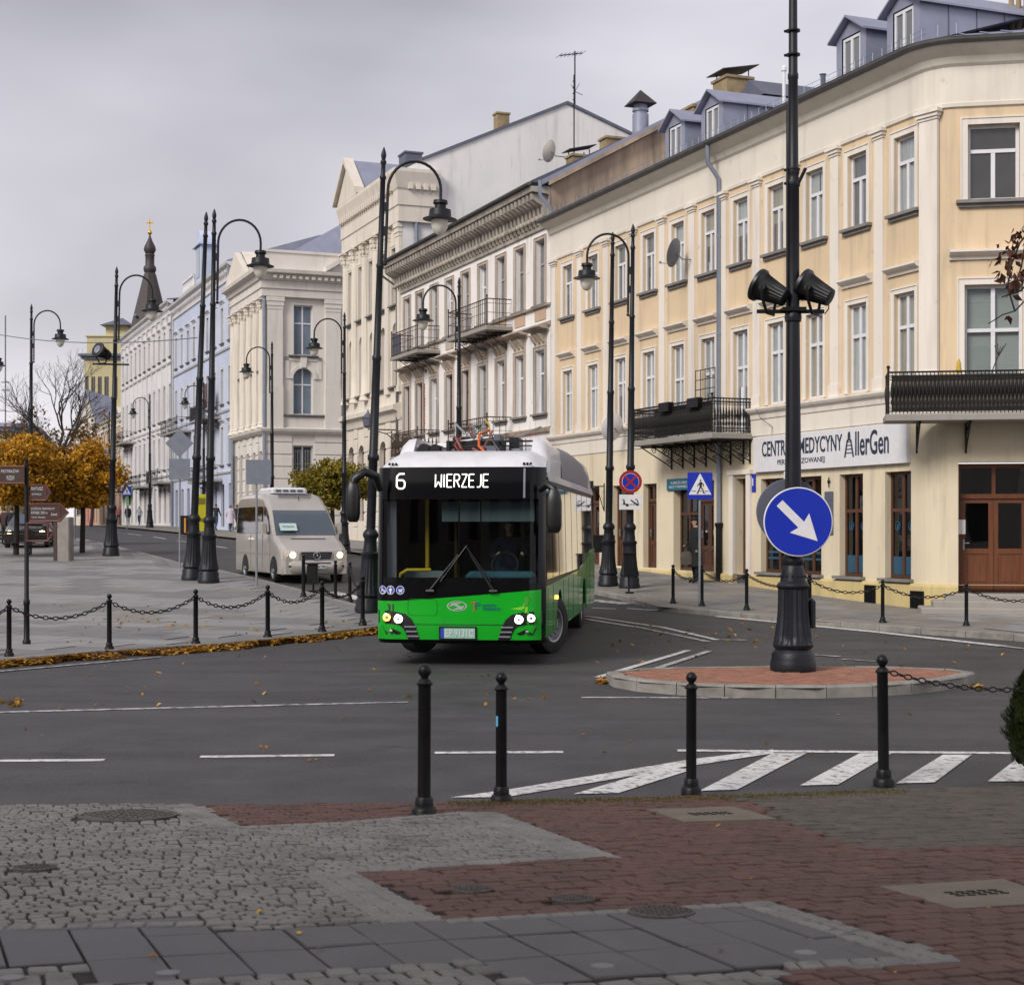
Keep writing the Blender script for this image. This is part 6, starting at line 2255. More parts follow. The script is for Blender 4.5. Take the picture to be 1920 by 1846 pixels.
# headlights
for sg in (-1, 1):
    hp = MB()
    hp.poly([(sg * 1.22, 0, 0.62), (sg * 0.8, 0, 0.59), (sg * 0.68, 0, 0.5), (sg * 0.6, 0, 0.2), (sg * 0.78, 0, 0.2), (sg * 0.86, 0, 0.42), (sg * 1.22, 0, 0.46)])
    bmx = MB()
    n = 12
    top = [(1.235, .63), (1.1, .625), (.95, .61), (.8, .58), (.7, .5), (.64, .38), (.585, .2)]
    bot = [(1.235, .44), (1.1, .43), (.95, .42), (.9, .41), (.84, .37), (.8, .3), (.76, .2)]
    rows = []
    for (a, b), (c, d) in zip(top, bot):
        rows.append([(sg * (a + (c - a) * k / 5), fy(a + (c - a) * k / 5, b + (d - b) * k / 5) - 0.026, b + (d - b) * k / 5) for k in range(6)])
    bmx.grid(rows)
    hl = bmx.build('headlight', M['bus_trim'], bus, 40, fix=False)
    for j, (x, z, r_) in enumerate(((1.08, 0.525, 0.062), (0.9, 0.505, 0.07))):
        lens = MB()
        on = 'lamp_amber' if (sg < 0 and j == 0) else 'lamp_on'
        lens.lathe([(r_, 0), (r_, 0.03), (r_ * .8, 0.035)], 18)
        lens.xf(Matrix.Translation((sg * x, fy(x, z) - 0.02, z)) @ Matrix.Rotation(R(90), 4, 'X'))
        lens.build('lamp_bezel', M['chrome'], hl)
        ring = MB()
        ring.tube([(sg * x + r_ * .66 * math.cos(q), fy(x, z) - 0.06, z + r_ * .66 * math.sin(q)) for q in [2 * math.pi * k / 20 for k in range(20)]], r_ * .27, 6, closed=True)
        ring.build('lamp_ring', M[on], hl)
        eye = MB()
        eye.ball((sg * x, fy(x, z) - 0.05, z), r_ * .35, 10, 6)
        eye.build('lamp_eye', M['bus_black'] if j == 0 and sg > 0 else M['bus_grey'], hl)
    for k in range(3):
        fin = MB()
        a, c = 0.62 + 0.0 + k * 0.02, 0.83 + k * 0.01
        z = 0.24 + k * 0.07
        a, c = (.61, .775, ), 0
        x0_, x1_ = (0.6 + k * .02, 0.77 + k * .02)
        fin.box(min(sg * x0_, sg * x1_), max(sg * x0_, sg * x1_), fy(.7, z) - 0.045, fy(.7, z), z, z + 0.02)
        fin.build('grille_fin', M['bus_grey'], hl, fix=False)
    fg = MB()
    pts = [(1.16, .385), (1.0, .36), (.86, .3), (.9, .27), (1.1, .27)]
    fg.poly([(sg * x, fy(x, z) - 0.024, z) for x, z in pts])
    fo = fg.build('fog_light', M['bus_trim'], bus, fix=False)
    l2 = MB()
    l2.ball((sg * 1.02, fy(1.02, .32) - 0.03, 0.32), 0.032, 10, 6)
    l2.build('fog_lens', M['chrome'], fo)
# number plate
pb = MB()
pb.cbox(-0.29, 0.27, -0.03, 0, 0.2, 0.4, 0.008)
conform(pb, 0.02)
pl = pb.build('number_plate', M['bus_trim'], bus, fix=False)
pb = MB()
pb.box(-0.21, 0.25, -0.008, 0, 0.225, 0.375)
conform(pb, 0.055)
pb.build('plate_field', M['plate_green'], pl, fix=False)
pb = MB()
pb.box(-0.265, -0.21, -0.008, 0, 0.225, 0.375)
conform(pb, 0.055)
pb.build('plate_band', M['icon_blue'], pl, fix=False)
on_front('EP 9131C', 0.02, 0.3, 0.42, 0.105, 'sign_white', pl, off=0.066, bold=0.01)
# marks on the nose
def ellipse(cx, cz, rx, rz, ri=0.0, n=28):
    m2 = MB()
    if ri <= 0:
        m2.poly([(cx + rx * math.cos(2 * math.pi * k / n), 0, cz + rz * math.sin(2 * math.pi * k / n)) for k in range(n)])
    else:
        rows = []
        for f in (1, ri):
            rows.append([(cx + rx * f * math.cos(2 * math.pi * k / n), 0, cz + rz * f * math.sin(2 * math.pi * k / n)) for k in range(n + 1)])
        m2.grid(rows)
    return m2
em = ellipse(-0.02, 0.7, 0.15, 0.075, 0.86)
em.add([(-0.02 - .12, 0, .7 - .01), (-.02 - .08, 0, .7 + .045), (-.02 + .09, 0, .7 + .06), (-.02 + .0, 0, .7 + .025)], [(0, 1, 2, 3)])
em.add([(-.02 + .12, 0, .7 + .01), (-.02 + .08, 0, .7 - .045), (-.02 - .09, 0, .7 - .06), (-.02 - .0, 0, .7 - .025)], [(0, 1, 2, 3)])
em.add([(-.1, 0, .725), (-.05, 0, .735), (.08, 0, .68), (.03, 0, .667)], [(0, 1, 2, 3)])
conform(em, 0.026)
em.build('maker_emblem', mat('emblem_grey', (0.42, 0.46, 0.44), 0.35, metal=0.3, var=0.0), nose, fix=False)
on_front('31', -1.03, 0.67, 0.1, 0.11, 'sign_black', nose, off=0.026, bold=0.02)
on_front('T', 0.235, 0.69, 0.1, 0.15, 'print_orange', nose, off=0.026, bold=0.01)
on_front('P', 0.29, 0.71, 0.08, 0.1, 'print_teal', nose, off=0.027, bold=0.01)
on_front('PIOTRKÓW', 0.46, 0.715, 0.2, 0.045, 'print_teal', nose, off=0.026, bold=0.01)
on_front('TRYBUNALSKI', 0.49, 0.66, 0.26, 0.045, 'print_teal', nose, off=0.026, bold=0.01)
lf = MB()
lf.poly([(0.76, 0, .66), (0.95, 0, .7), (.97, 0, .76), (.98, 0, .67), (.93, 0, .645)])
lf.poly([(.99, 0, .69), (1.03, 0, .7), (1.02, 0, .61), (.98, 0, .6)])
conform(lf, 0.026)
lf.build('leaf_emblem', M['leaf_print'], nose, fix=False)
lf = MB()
lf.poly([(.98, 0, .7), (.97, 0, .8), (1.01, 0, .87), (1.05, 0, .8), (1.02, 0, .71)])
lf.poly([(1.03, 0, .86), (1.08, 0, .87), (1.11, 0, .82), (1.06, 0, .83)])
conform(lf, 0.0262)
lf.build('leaf_emblem', M['leaf_print2'], nose, fix=False)
hb = MB()
ring = []
for cx_, cz_, a0 in ((-.38, .74, 90), (-.38, .62, 0), (-.7, .62, -90), (-.7, .74, 180)):
    for k in range(5):
        a = R(a0 - k * 22.5) if False else R({90: 90, 0: 0, -90: 270, 180: 180}[a0] - 22.5 * k)
        ring.append((cx_ + 0.06 * math.cos(a), 0, cz_ + 0.06 * math.sin(a)))
hb.tube(ring, 0.004, 4, closed=True)
conform(hb, 0.022)
hb.build('hatch_seam', mat('green_dark', (0.003, 0.17, 0.012), 0.4, var=0.0), nose, fix=False)
for i, x in enumerate((-1.16, -1.03, -0.88)):
    ic = ellipse(x, 0.93, 0.065, 0.068)
    conform(ic, 0.012)
    io = ic.build('info_sticker', M['icon_blue'], bus, fix=False)
    rg = ellipse(x, 0.93, 0.062, 0.065, 0.88)
    if i == 0:
        rg.add([(x - .02, 0, .97), (x, 0, .97), (x, 0, .93), (x + .035, 0, .93), (x + .045, 0, .89), (x + .03, 0, .885), (x + .022, 0, .915), (x - .02, 0, .915)], [tuple(range(8))])
        rg.tube([(x + .028 * math.cos(q), 0, .905 + .028 * math.sin(q)) for q in [2 * math.pi * k / 12 for k in range(12)]], 0.004, 4, closed=True)
    elif i == 1:
        rg.add([(x - .022, 0, .955), (x + .022, 0, .955), (x + .022, 0, .92), (x + .012, 0, .92), (x + .012, 0, .88), (x - .012, 0, .88), (x - .012, 0, .92), (x - .022, 0, .92)], [tuple(range(8))])
        rg.ball((x, 0, .972), 0.011, 8, 5)
    else:
        rg.add([(x - .03, 0, .95), (x + .0, 0, .935), (x + .035, 0, .955), (x + .03, 0, .92), (x + .01, 0, .905), (x - .015, 0, .905)], [tuple(range(6))])
        for dx in (-.015, .018):
            rg.ball((x + dx, 0, .892), 0.01, 8, 5)
    conform(rg, 0.0145)
    rg.build('sticker_symbol', M['sign_white'], io, fix=False)
# wipers
for sx, ex in ((-0.42, 0.05), (0.52, 0.12)):
    wpz = MB()
    p0 = (sx, fy(sx, .95) - 0.05, 0.93)
    p1 = (ex - (0.05 if sx < 0 else -0.05), fy(ex, 1.5) - 0.05, 1.46)
    wpz.tube([p0, ((p0[0] + p1[0]) / 2, fy(0, 1.2) - 0.06, 1.2), p1], [0.022, 0.016, 0.01], 6)
    a, b = Vector(p1), Vector(p0)
    d = (b - a)
    wpz.tube([tuple(a - d * 0.25 + Vector((0.02, -0.0, 0))), tuple(a + d * 0.75 + Vector((0.05, 0.0, 0)))], 0.012, 6)
    wpz.tube([(sx - .06, p0[1], .92), (sx + .06, p0[1], .92)], 0.028, 8)
    wpz.build('wiper', M['bus_trim'], bus, 40)
# sides
AX1, AX2 = 2.75, 8.65
def side_poly(zt, z0=0.22):
    pts = [(0.32, z0)]
    for c in (AX1, AX2):
        r_ = 0.56
        pts += [(c - r_, z0)] + [(c - r_ * math.cos(math.pi * k / 10), 0.32 + r_ * 0.95 * math.sin(math.pi * k / 10)) for k in range(0, 11)] + [(c + r_, z0)]
    pts += [(BL - 0.1, z0), (BL, z0 + 0.15)]
    ups = [(BL, zt(BL)), (10.5, zt(10.5)), (9.2, zt(9.2)), (7.0, zt(7)), (5, zt(5)), (3.4, zt(3.4)), (2.6, zt(2.6)), (0.32, zt(0.32))]
    return pts + ups
gz = lambda y: 0.98 + (0.3 if y > 10 else 0.12 if y > 9 else 0.0) + 0.01 * y
for sg in (-1, 1):
    mb = MB()
    mb.prism(side_poly(gz), 0, 0.03, 'x')
    mb.v = [(sg * (BW - 0.03 + x), y, z) for x, y, z in mb.v]
    sp_ = mb.build('side_panel', M['bus_green'], bus)
    for y in (0.6, 1.5, 3.5, 4.6, 5.7, 6.9, 9.4, 10.4):
        sm = MB()
        sm.box(sg * BW - 0.004, sg * BW + 0.004, y - 0.006, y + 0.006, 0.24, gz(y) - 0.03)
        sm.build('panel_joint', mat('green_joint', (0.004, 0.12, 0.01), 0.5, var=0.0), sp_, fix=False)
    mb = MB()
    mb.prism([(0.36, 0.95), (11.98, 0.95), (11.98, 2.6), (0.36, 2.6)], 0, 0.03, 'x')
    mb.v = [(sg * (BW - 0.045 + x) - sg * 0.03 * max(0, (z - 1.5)), y, z) for x, y, z in mb.v]
    sb = mb.build('window_band', M['bus_trim'], bus)
    for k, (a, b) in enumerate([(0.55, 1.5), (1.6, 2.7), (2.8, 4.1), (4.2, 5.5), (5.6, 6.9), (7.0, 8.3), (8.4, 9.8), (9.9, 11.3)]):
        pn = MB()
        pn.box(-0.004, 0.004, a, b, 1.08 if b < 9 else 1.35, 2.5)
        pn.v = [(sg * (BW - 0.012 + x) - sg * 0.03 * max(0, (z - 1.5)), y, z) for x, y, z in pn.v]
        pn.build('side_window', M['bus_sideglass'], sb, fix=False)
    am = MB()
    am.cbox(sg * BW - 0.02, sg * BW + 0.03, 2.0, 2.12, 0.72, 0.78, 0.008)
    am.build('side_marker', M['lamp_amber'], sp_, fix=False)
    # white shoulder above the windows
    mb = MB()
    prof = [(BW - 0.03, 2.58), (BW - 0.04, 2.66), (BW - 0.1, 2.8), (BW - 0.22, 2.9), (BW - 0.5, 2.95), (0, 2.97)]
    rows = [[(sg * x, y, z) for x, z in prof] for y in [1.0 + 10.95 * k / 12 for k in range(13)]]
    mb.grid(rows)
    mb.build('roof_shoulder', M['bus_white'] if sg < 0 else M['bus_white'], bus, 50, fix=False)
    # roof fairing
    mb = MB()
    prof = [(BW - 0.05, 2.68), (BW - 0.06, 2.95), (BW - 0.12, 3.16), (BW - 0.22, 3.26), (BW - 0.34, 3.28), (BW - 0.36, 2.9)]
    rows = []
    for y, k in ((1.25, 0.0), (1.4, 0.55), (1.75, 1.0), (4.2, 1.0), (11.0, 1.0), (11.4, 0.6)):
        rows.append([(sg * x, y, 2.68 + (z - 2.68) * k if z > 2.7 else z) for x, z in prof])
    mb.grid(rows)
    fa = mb.build('roof_fairing', M['bus_white'], bus, 50, fix=False)
    mb = MB()
    rows = []
    for y in [3.6 + 6.8 * k / 14 for k in range(15)]:
        w_ = 0.012
        kk = 0.75 + 0.25 * math.sin(math.pi * min(1, max(0, (y - 3.6) / 6.8))) ** 0.3
        rows.append([(sg * (x + w_), y, 2.66 + (z + 0.03 - 2.66) * kk) for x, z in prof[:5]])
    mb.grid(rows)
    mb.build('fairing_cover', M['bus_grey'], fa, 50, fix=False)
# front roof cap
mb = MB()
rows = []
for k in range(9):
    t = k / 8
    z = 2.75 + 0.3 * math.sin(t * math.pi / 2)
    yo = 1.15 * t ** 1.4
    hw = 1.26 - 0.05 * t
    rows.append([(hw * (i / 15 - 1), yo + fy(hw * (i / 15 - 1), 2.75) + 0.02, z - 0.16 * max(0, abs(i / 15 - 1) - .8) * 5 * (1 - .2 * t) * (.55 + .45 * t)) for i in range(31)])
mb.grid(rows)
cap = mb.build('roof_cap', M['bus_white'], bus, 50, fix=False)
for x in (-1.03, 1.0):
    for dx in (-.05, 0, .05):
        ml = MB()
        ml.ball((x + dx, fy(x, 2.79) + 0.04, 2.81), 0.022, 8, 6)
        ml.build('marker_lamp', M['bus_trim'], cap)
# rear wall and underside
mb = MB()
mb.box(-BW + .02, BW - .02, BL - 0.06, BL, 0.3, 2.9)
mb.build('rear_wall', M['bus_trim'], bus, fix=False)
mb = MB()
mb.box(-BW + .05, BW - .05, 0.5, BL - .07, 0.3, 0.42)
mb.box(-1.2, 1.2, 0.35, 0.5, 0.16, 0.9)
mb.build('underframe', M['bus_trim'], bus, fix=False)
# roof gear
mb = MB()
mb.box(-0.95, 0.95, 2.6, 10.5, 2.96, 3.12)
mb.cbox(-0.9, 0.9, 3.4, 5.6, 3.12, 3.3, 0.04)
mb.cbox(-0.9, 0.9, 6.2, 10.2, 3.12, 3.3, 0.04)
mb.build('roof_deck', M['bus_white'], bus, fix=False)
for x, w in ((-0.8, .16), (-0.62, .14)):
    mb = MB()
    mb.cyl((x, 1.6, 3.1), (x, 2.2, 3.1), w * .55, n=12)
    for k in range(5):
        mb.lathe([(w * .6, 0), (w * .6, .03)], 12)
        mb.xf(Matrix.Translation((x, 1.62 + k * .12, 3.1)) @ Matrix.Rotation(R(-90), 4, 'X'), len(mb.v) - 24)
    mb.build('compressor', M['bus_trim'], bus)
pan = MB()
pan.box(-0.45, 0.5, 1.75, 1.82, 3.16, 3.24)
pan.box(-0.45, -0.4, 1.7, 2.6, 3.04, 3.24)
pan.box(0.35, 0.4, 1.7, 2.6, 3.04, 3.24)
pan.box(0.4, 0.95, 2.2, 2.25, 3.24, 3.27)
pan.box(0.4, 0.95, 2.2, 2.25, 3.17, 3.19)
pan.box(0.92, 0.98, 2.18, 2.27, 3.16, 3.28)
pan.box(-0.6, -0.52, 1.9, 2.0, 3.05, 3.1)
pan.cyl((-0.55, 1.8, 3.08), (-0.2, 1.8, 3.08), 0.06, n=10)
pa = pan.build('pantograph_base', M['bus_trim'], bus)
for pts, m_, r_ in (([(-0.28, 1.6, 3.28), (-0.18, 1.5, 3.1), (-0.1, 1.55, 3.02), (0.1, 1.5, 3.06)], 'pant_red', 0.022), ([(0.0, 1.5, 3.1), (0.15, 1.45, 3.02), (0.3, 1.4, 2.96), (0.42, 1.42, 2.98)], 'pant_red', 0.024),
                    ([(0.2, 2.0, 3.42), (0.06, 1.8, 3.34), (0.1, 1.5, 3.14), (0.24, 1.4, 3.0), (0.34, 1.4, 2.96)], 'cable_orange', 0.022), ([(0.26, 1.9, 3.4), (0.24, 1.7, 3.28), (0.16, 1.5, 3.1), (0.3, 1.42, 2.97)], 'pant_red', 0.016), ([(-0.2, 1.7, 3.3), (-0.3, 1.6, 3.16), (-0.2, 1.5, 3.05), (-0.05, 1.5, 3.0)], 'pant_red', 0.018), ([(0.3, 1.6, 3.24), (0.4, 1.5, 3.1), (0.48, 1.45, 3.0)], 'bus_trim', 0.02),
                    ([(-0.05, 1.9, 3.5), (-0.1, 1.8, 3.4), (-0.04, 1.8, 3.28)], 'pant_red', 0.014), ([(0.6, 1.7, 2.98), (0.68, 1.6, 3.04), (0.74, 1.6, 3.0)], 'pant_red', 0.03),
                    ([(-0.05, 2.0, 3.3), (0.1, 2.0, 3.48), (0.18, 2.0, 3.32)], 'leaf_print2', 0.012), ([(0.22, 2.0, 3.3), (0.2, 2.0, 3.5), (0.12, 2.0, 3.6)], 'bus_yellow', 0.012)):
    c_ = MB()
    c_.tube(pts, r_, 6)
    c_.build('roof_cable', M[m_], pa, 40)
for x0, x1, y0, y1, z1, m_ in ((-0.5, -0.1, 2.7, 3.3, 3.36, 'bus_trim'), (0.05, 0.3, 2.7, 3.2, 3.4, 'zinc_dark'), (0.55, 0.72, 1.9, 2.3, 3.12, 'bus_grey'), (-0.3, 0.2, 1.6, 1.7, 3.12, 'bus_trim'), (0.45, 0.62, 2.6, 3.2, 3.34, 'bus_trim')):
    eb = MB()
    eb.cbox(x0, x1, y0, y1, 2.95, z1, .015)
    eb.build('roof_equipment', M[m_], bus, fix=False)
arms = MB()
arms.tube([(-0.1, 2.4, 3.25), (-0.72, 4.4, 3.7)], 0.02, 6)
arms.tube([(0.4, 2.4, 3.25), (0.8, 4.4, 3.62)], 0.02, 6)
arms.tube([(-0.3, 1.9, 3.22), (0.3, 1.85, 3.3)], 0.03, 6)
for k in range(4):
    arms.lathe([(0.05, 0), (0.05, 0.02), (0.03, 0.03), (0.03, 0.05)], 8, (-0.05 + 0.0, 1.9, 3.3 + k * 0.05))
    arms.lathe([(0.05, 0), (0.05, 0.02), (0.03, 0.03), (0.03, 0.05)], 8, (0.12, 1.95, 3.3 + k * 0.05))
arms.build('collector_arm', M['alu'], pa, 40)
ap = MB()
ap.tube([(0.85, 1.4, 3.0), (0.85, 1.42, 3.25)], 0.006, 4)
ap.build('radio_aerial', M['bus_trim'], bus)
# mirrors
def mirror(sg):
    arm = MB()
    x = sg * 1.2
    if sg < 0:
        arm.tube([(x + .02, 0.02, 2.42), (x - .02, -0.12, 2.62), (x - .16, -0.25, 2.68), (x - .3, -0.28, 2.58), (x - .36, -0.27, 2.4)], [0.05, 0.065, 0.07, 0.07, 0.06], 10)
    else:
        arm.tube([(x, 0.1, 2.42), (x + .12, -0.02, 2.5), (x + .22, -0.05, 2.42)], [0.05, 0.06, 0.06], 10)
    o = arm.build('mirror', M['bus_trim'], bus, 50)
    hb_ = MB()
    cx_ = x - .33 if sg < 0 else x + .22
    z1, z0, w = (2.56, 1.94, 0.1) if sg < 0 else (2.44, 1.78, 0.115)
    yy = -0.27 if sg < 0 else -0.05
    rows = []
    n = 16
    for z, k in ((z0, .55), (z0 + .04, .85), (z0 + .12, 1), (z1 - .2, 1.0), (z1 - .08, .8), (z1, .45)):
        rows.append([(cx_ + w * k * math.copysign(abs(math.cos(2 * math.pi * i / n)) ** .6, math.cos(2 * math.pi * i / n)), yy + .1 * k * math.copysign(abs(math.sin(2 * math.pi * i / n)) ** .6, math.sin(2 * math.pi * i / n)), z) for i in range(n + 1)])
    hb_.grid(rows)
    hb_.poly(rows[0][:-1])
    hb_.poly(rows[-1][:-1])
    hb_.build('mirror_housing', M['bus_trim'], o, 50)
    gl = MB()
    gl.box(cx_ - w * .85, cx_ + w * .85, yy + .1, yy + .106, z0 + .12, z1 - .22)
    gl.build('mirror_glass', M['chrome'], o, fix=False)
mirror(-1)
mirror(1)
# wheels
def wheel(parent, x, y, r_, w, rz=0.0, rim='alu', nm='wheel'):
    o = empty(nm, (x, y, r_), rz)
    o.parent = parent
    t = MB()
    t.lathe([(r_ * .62, -w / 2), (r_ * .9, -w / 2), (r_ * .985, -w * .42), (r_, -w * .3), (r_, w * .3), (r_ * .985, w * .42), (r_ * .9, w / 2), (r_ * .62, w / 2), (r_ * .6, w * .1), (r_ * .6, -w * .1), (r_ * .62, -w / 2)], 32, caps=False)
    t.xf(Matrix.Rotation(R(90), 4, 'Y'))
    t.build('tyre', M['rubber'], o, 40)
    c = MB()
    sgx = 1 if x > 0 else -1
    c.lathe([(r_ * .63, w * .2), (r_ * .63, w * .46), (r_ * .56, w * .44), (r_ * .5, w * .2), (r_ * .25, w * .3), (r_ * .22, w * .5), (r_ * .05, w * .52)], 24)
    for k in range(10):
        a = 2 * math.pi * k / 10
        c.lathe([(r_ * .03, w * .25), (r_ * .03, w * .4)], 6, (r_ * .4 * math.cos(a), r_ * .4 * math.sin(a), 0))
    c.xf(Matrix.Rotation(R(90 * sgx), 4, 'Y'))
    c.build('rim', M[rim], o, 40)
    return o
for sg in (-1, 1):
    wheel(bus, sg * 1.06, AX1, 0.48, 0.3, R(-26))
    wheel(bus, sg * 1.08, AX2, 0.48, 0.3)
# wheel-arch liners
for y in (AX1, AX2):
    for sg in (-1, 1):
        l = MB()
        l.box(min(sg * .75, sg * 1.2), max(sg * .75, sg * 1.2), y - .62, y + .62, .9, .93)
        l.box(min(sg * .72, sg * .75), max(sg * .72, sg * .75), y - .62, y + .62, .3, .9)
        l.build('arch_liner', M['bus_floor'], bus, fix=False)
# cabin seen through the windscreen
mb = MB()
mb.box(-1.2, 1.2, 0.4, 11.5, 0.34, 0.38)
mb.build('cabin_floor', M['bus_floor'], bus, fix=False)
mb = MB()
mb.box(-1.2, 1.2, 0.5, 11.5, 2.6, 2.64)
mb.build('cabin_ceiling', M['bus_inner'], bus, fix=False)
for pts, r_ in (([(-0.62, 0.9, 0.4), (-0.62, 0.9, 2.4)], 0.032), ([(-0.33, 1.9, 0.4), (-0.33, 1.9, 2.4)], 0.026), ([(0.2, 2.6, 0.5), (0.24, 2.7, 2.2)], 0.024), ([(0.55, 2.2, 0.9), (0.5, 2.3, 1.9)], 0.03),
                ([(-0.98, 0.45, 1.02), (-0.95, 0.42, 1.16), (-0.85, 0.42, 1.22), (-0.5, 0.5, 1.22)], 0.026), ([(-1.14, 0.55, 1.1), (-1.12, 0.6, 1.7)], 0.016)):
    c_ = MB()
    c_.tube(pts, r_, 8)
    c_.build('grab_pole', M['bus_yellow'], bus, 40)
dsh = MB()
dsh.cbox(0.05, 1.1, 0.32, 0.75, 0.7, 1.2, 0.06)
ds = dsh.build('dashboard', M['bus_blue_cloth'], bus, fix=False)
st = MB()
st.tube([(0.62 + .2 * math.cos(q), 0.62 + .06 * math.sin(q), 1.3 + .18 * math.sin(q)) for q in [2 * math.pi * k / 20 for k in range(20)]], 0.015, 6, closed=True)
st.build('steering_wheel', M['bus_trim'], ds)
scn = MB()
scn.box(-0.3, 0.28, 0.32, 0.34, 1.95, 2.25)
scn.box(0.3, 1.1, 0.32, 0.34, 1.95, 2.25)
scn.build('sun_blind', mat('blind_grey', (0.06, 0.085, 0.09), 0.7, var=0.1), bus, fix=False)
jam = MB()
jam.box(-1.14, -1.0, 0.35, 0.4, 1.05, 2.25)
jam.build('door_post', M['bus_grey'], bus, fix=False)
par = MB()
pq = MB()
pq.box(-0.97, -0.36, 0.8, 0.82, 0.5, 1.2)
pq.build('door_screen', mat('screen_grey', (.16, .2, .2), .4, var=.1), bus, fix=False)
par.box(0.1, 1.15, 1.75, 1.8, 0.4, 2.5)
par.build('partition', M['bus_inner'], bus, fix=False)
for k in range(4):
    for x in (-0.95, -0.5, 0.5, 0.95):
        se = MB()
        y = 3.8 + k * 1.5
        se.cbox(x - .2, x + .2, y, y + .4, 0.85, 0.95, 0.03)
        se.cbox(x - .2, x + .2, y + .36, y + .44, 0.95, 1.6, 0.03)
        se.build('seat', M['bus_blue_cloth'], bus, fix=False)

# the body sits on its suspension, the wheels on the road
for o_ in list(bus.children):
    if not o_.name.startswith('wheel'):
        o_.location.z += 0.2
# ------------------------------------------------------------------ street lamps
def lamp_proto(arm=True):
    root = bpy.data.objects.new('street_lamp', None)
    sc.collection.objects.link(root)
    b = MB()
    prof = [(0.29, 0), (0.29, 0.1), (0.27, 0.13), (0.27, 0.26), (0.235, 0.31), (0.27, 0.36), (0.262, 0.42), (0.24, 0.5), (0.215, 0.65), (0.195, 0.85), (0.185, 1.1), (0.18, 1.2), (0.2, 1.22),
            (0.2, 1.27), (0.155, 1.3), (0.14, 1.45), (0.135, 1.58), (0.165, 1.62), (0.17, 1.68), (0.14, 1.74), (0.105, 1.78)]
    b.lathe(prof, 48, flute=(0.42, 1.19), nf=16, amp=0.1)
    b.build('base', M['post'], root, 45, fix=False)
    s_ = MB()
    s_.lathe([(0.1, 1.78), (0.098, 3.25), (0.125, 3.28), (0.125, 3.36), (0.095, 3.4), (0.088, 5.4), (0.1, 5.43), (0.1, 5.5), (0.078, 5.53), (0.068, 7.4), (0.08, 7.42), (0.08, 7.48), (0.062, 7.5), (0.055, 9.3), (0.07, 9.32), (0.07, 9.37), (0.05, 9.4), (0.045, 9.62), (0.065, 9.66), (0.065, 9.7), (0.04, 9.73), (0.06, 9.82), (0.045, 9.9), (0.012, 10.0)], 20)
    s_.build('shaft', M['post'], root, 45, fix=False)
    if arm:
        a = MB()
        pts = [(0.115, 0, 7.55), (0.115, 0, 9.1)]
        n = 16
        for k in range(1, n + 1):
            q = math.pi * (1 - k / n)
            pts.append((0.115 + 0.57 + 0.57 * math.cos(q), 0, 9.1 + 0.62 * math.sin(q)))
        pts.append((1.255, 0, 8.92))
        a.tube(pts, 0.032, 8)
        for z in (8.1, 8.62):
            a.box(0.0, 0.13, -0.03, 0.03, z, z + 0.2)
        a.ball((0.115, 0, 7.5), 0.045, 8, 6)
        a.build('arm', M['post'], root, 45)
        h = MB()
        h.lathe([(0.06, 0.42), (0.15, 0.4), (0.16, 0.33), (0.12, 0.3), (0.125, 0.22), (0.23, 0.2), (0.245, 0.06), (0.26, 0.04), (0.37, 0.0), (0.37, -0.015), (0.2, -0.02)], 24, (1.255, 0, 8.5))
        lh = h.build('lamp_head', M['post'], root, 40)
        gl = MB()
        gl.lathe([(0.185, -0.02), (0.19, -0.08), (0.165, -0.2), (0.1, -0.31), (0.03, -0.35), (0.005, -0.355)], 20, (1.255, 0, 8.5))
        gl.build('lamp_glass', M['lampglass'], lh, 50)
    return root
lp_arm = lamp_proto(True)
lp_plain = lamp_proto(False)
used_l = {True: False, False: False}
def place_lamp(px, py, pxt, pyt, arm, label, group, H=None, yaw=None):
    p = at(px, py, KERB)
    hh = H or (py - pyt) / FPX * p.y
    src = lp_arm if arm else lp_plain
    has = bool(arm)
    o = src if not used_l[has] else copy_tree(src)
    used_l[has] = True
    o.location = p
    k = hh / 10.0
    o.scale = (k, k, k)
    lean = math.atan2(pxt - px, py - pyt)
    rz = (0 if arm >= 0 else math.pi) + (yaw or 0)
    o.rotation_euler = (Matrix.Rotation(lean, 4, 'Y') @ Matrix.Rotation(rz, 4, 'Z')).to_euler()
    tag(o, label, 'street lamp', group)
    return o
GL, GR = 'lamps along the plaza', 'lamps along the house pavement'
place_lamp(360, 1087, 387, 397, 0, 'tall plain lamp column without arm, left one of the close pair on the plaza', GL)
place_lamp(391, 1092, 402, 392, 1, 'dark lamp with curved arm, right one of the close pair on the plaza', GL)
place_lamp(690, 1147, 720, 276, 1, 'tall dark lamp with curved arm right behind the bus mirror', GL)
l4 = place_lamp(208, 1042, 219, 500, 1, 'lamp with curved arm and round floodlight beside the yellow trees', GL)
place_lamp(57, 1004, 59, 570, 1, 'slim lamp with curved arm rising from the yellow tree crowns', GL)
place_lamp(-48, 985, -46, 632, 1, 'lamp at the left picture edge with only its head visible', GL)
place_lamp(1180, 1102, 1187, 420, -1, 'lamp with arm curving left and carrying the no-stopping sign', GR)
place_lamp(1140, 1098, 1149, 435, 0, 'plain dark column standing left of the no-stopping sign lamp', GR)
place_lamp(860, 1059, 861, 520, -1, 'lamp with curved arm behind the bus roof in front of the white house', GR)
place_lamp(645, 1037, 646, 585, -1, 'lamp with curved arm at the right of the cream block arched window', GR)
place_lamp(510, 1021, 510, 640, -1, 'lamp with curved arm at the left of the cream block arched window', GR)
place_lamp(382, 995, 382, 715, -1, 'far lamp with curved arm in front of the pale blue house', GR)
place_lamp(281, 989, 281, 738, -1, 'far lamp with curved arm in front of the grey-white house', GR)
place_lamp(205, 985, 205, 770, -1, 'farthest small lamp in front of the peach house', GR)
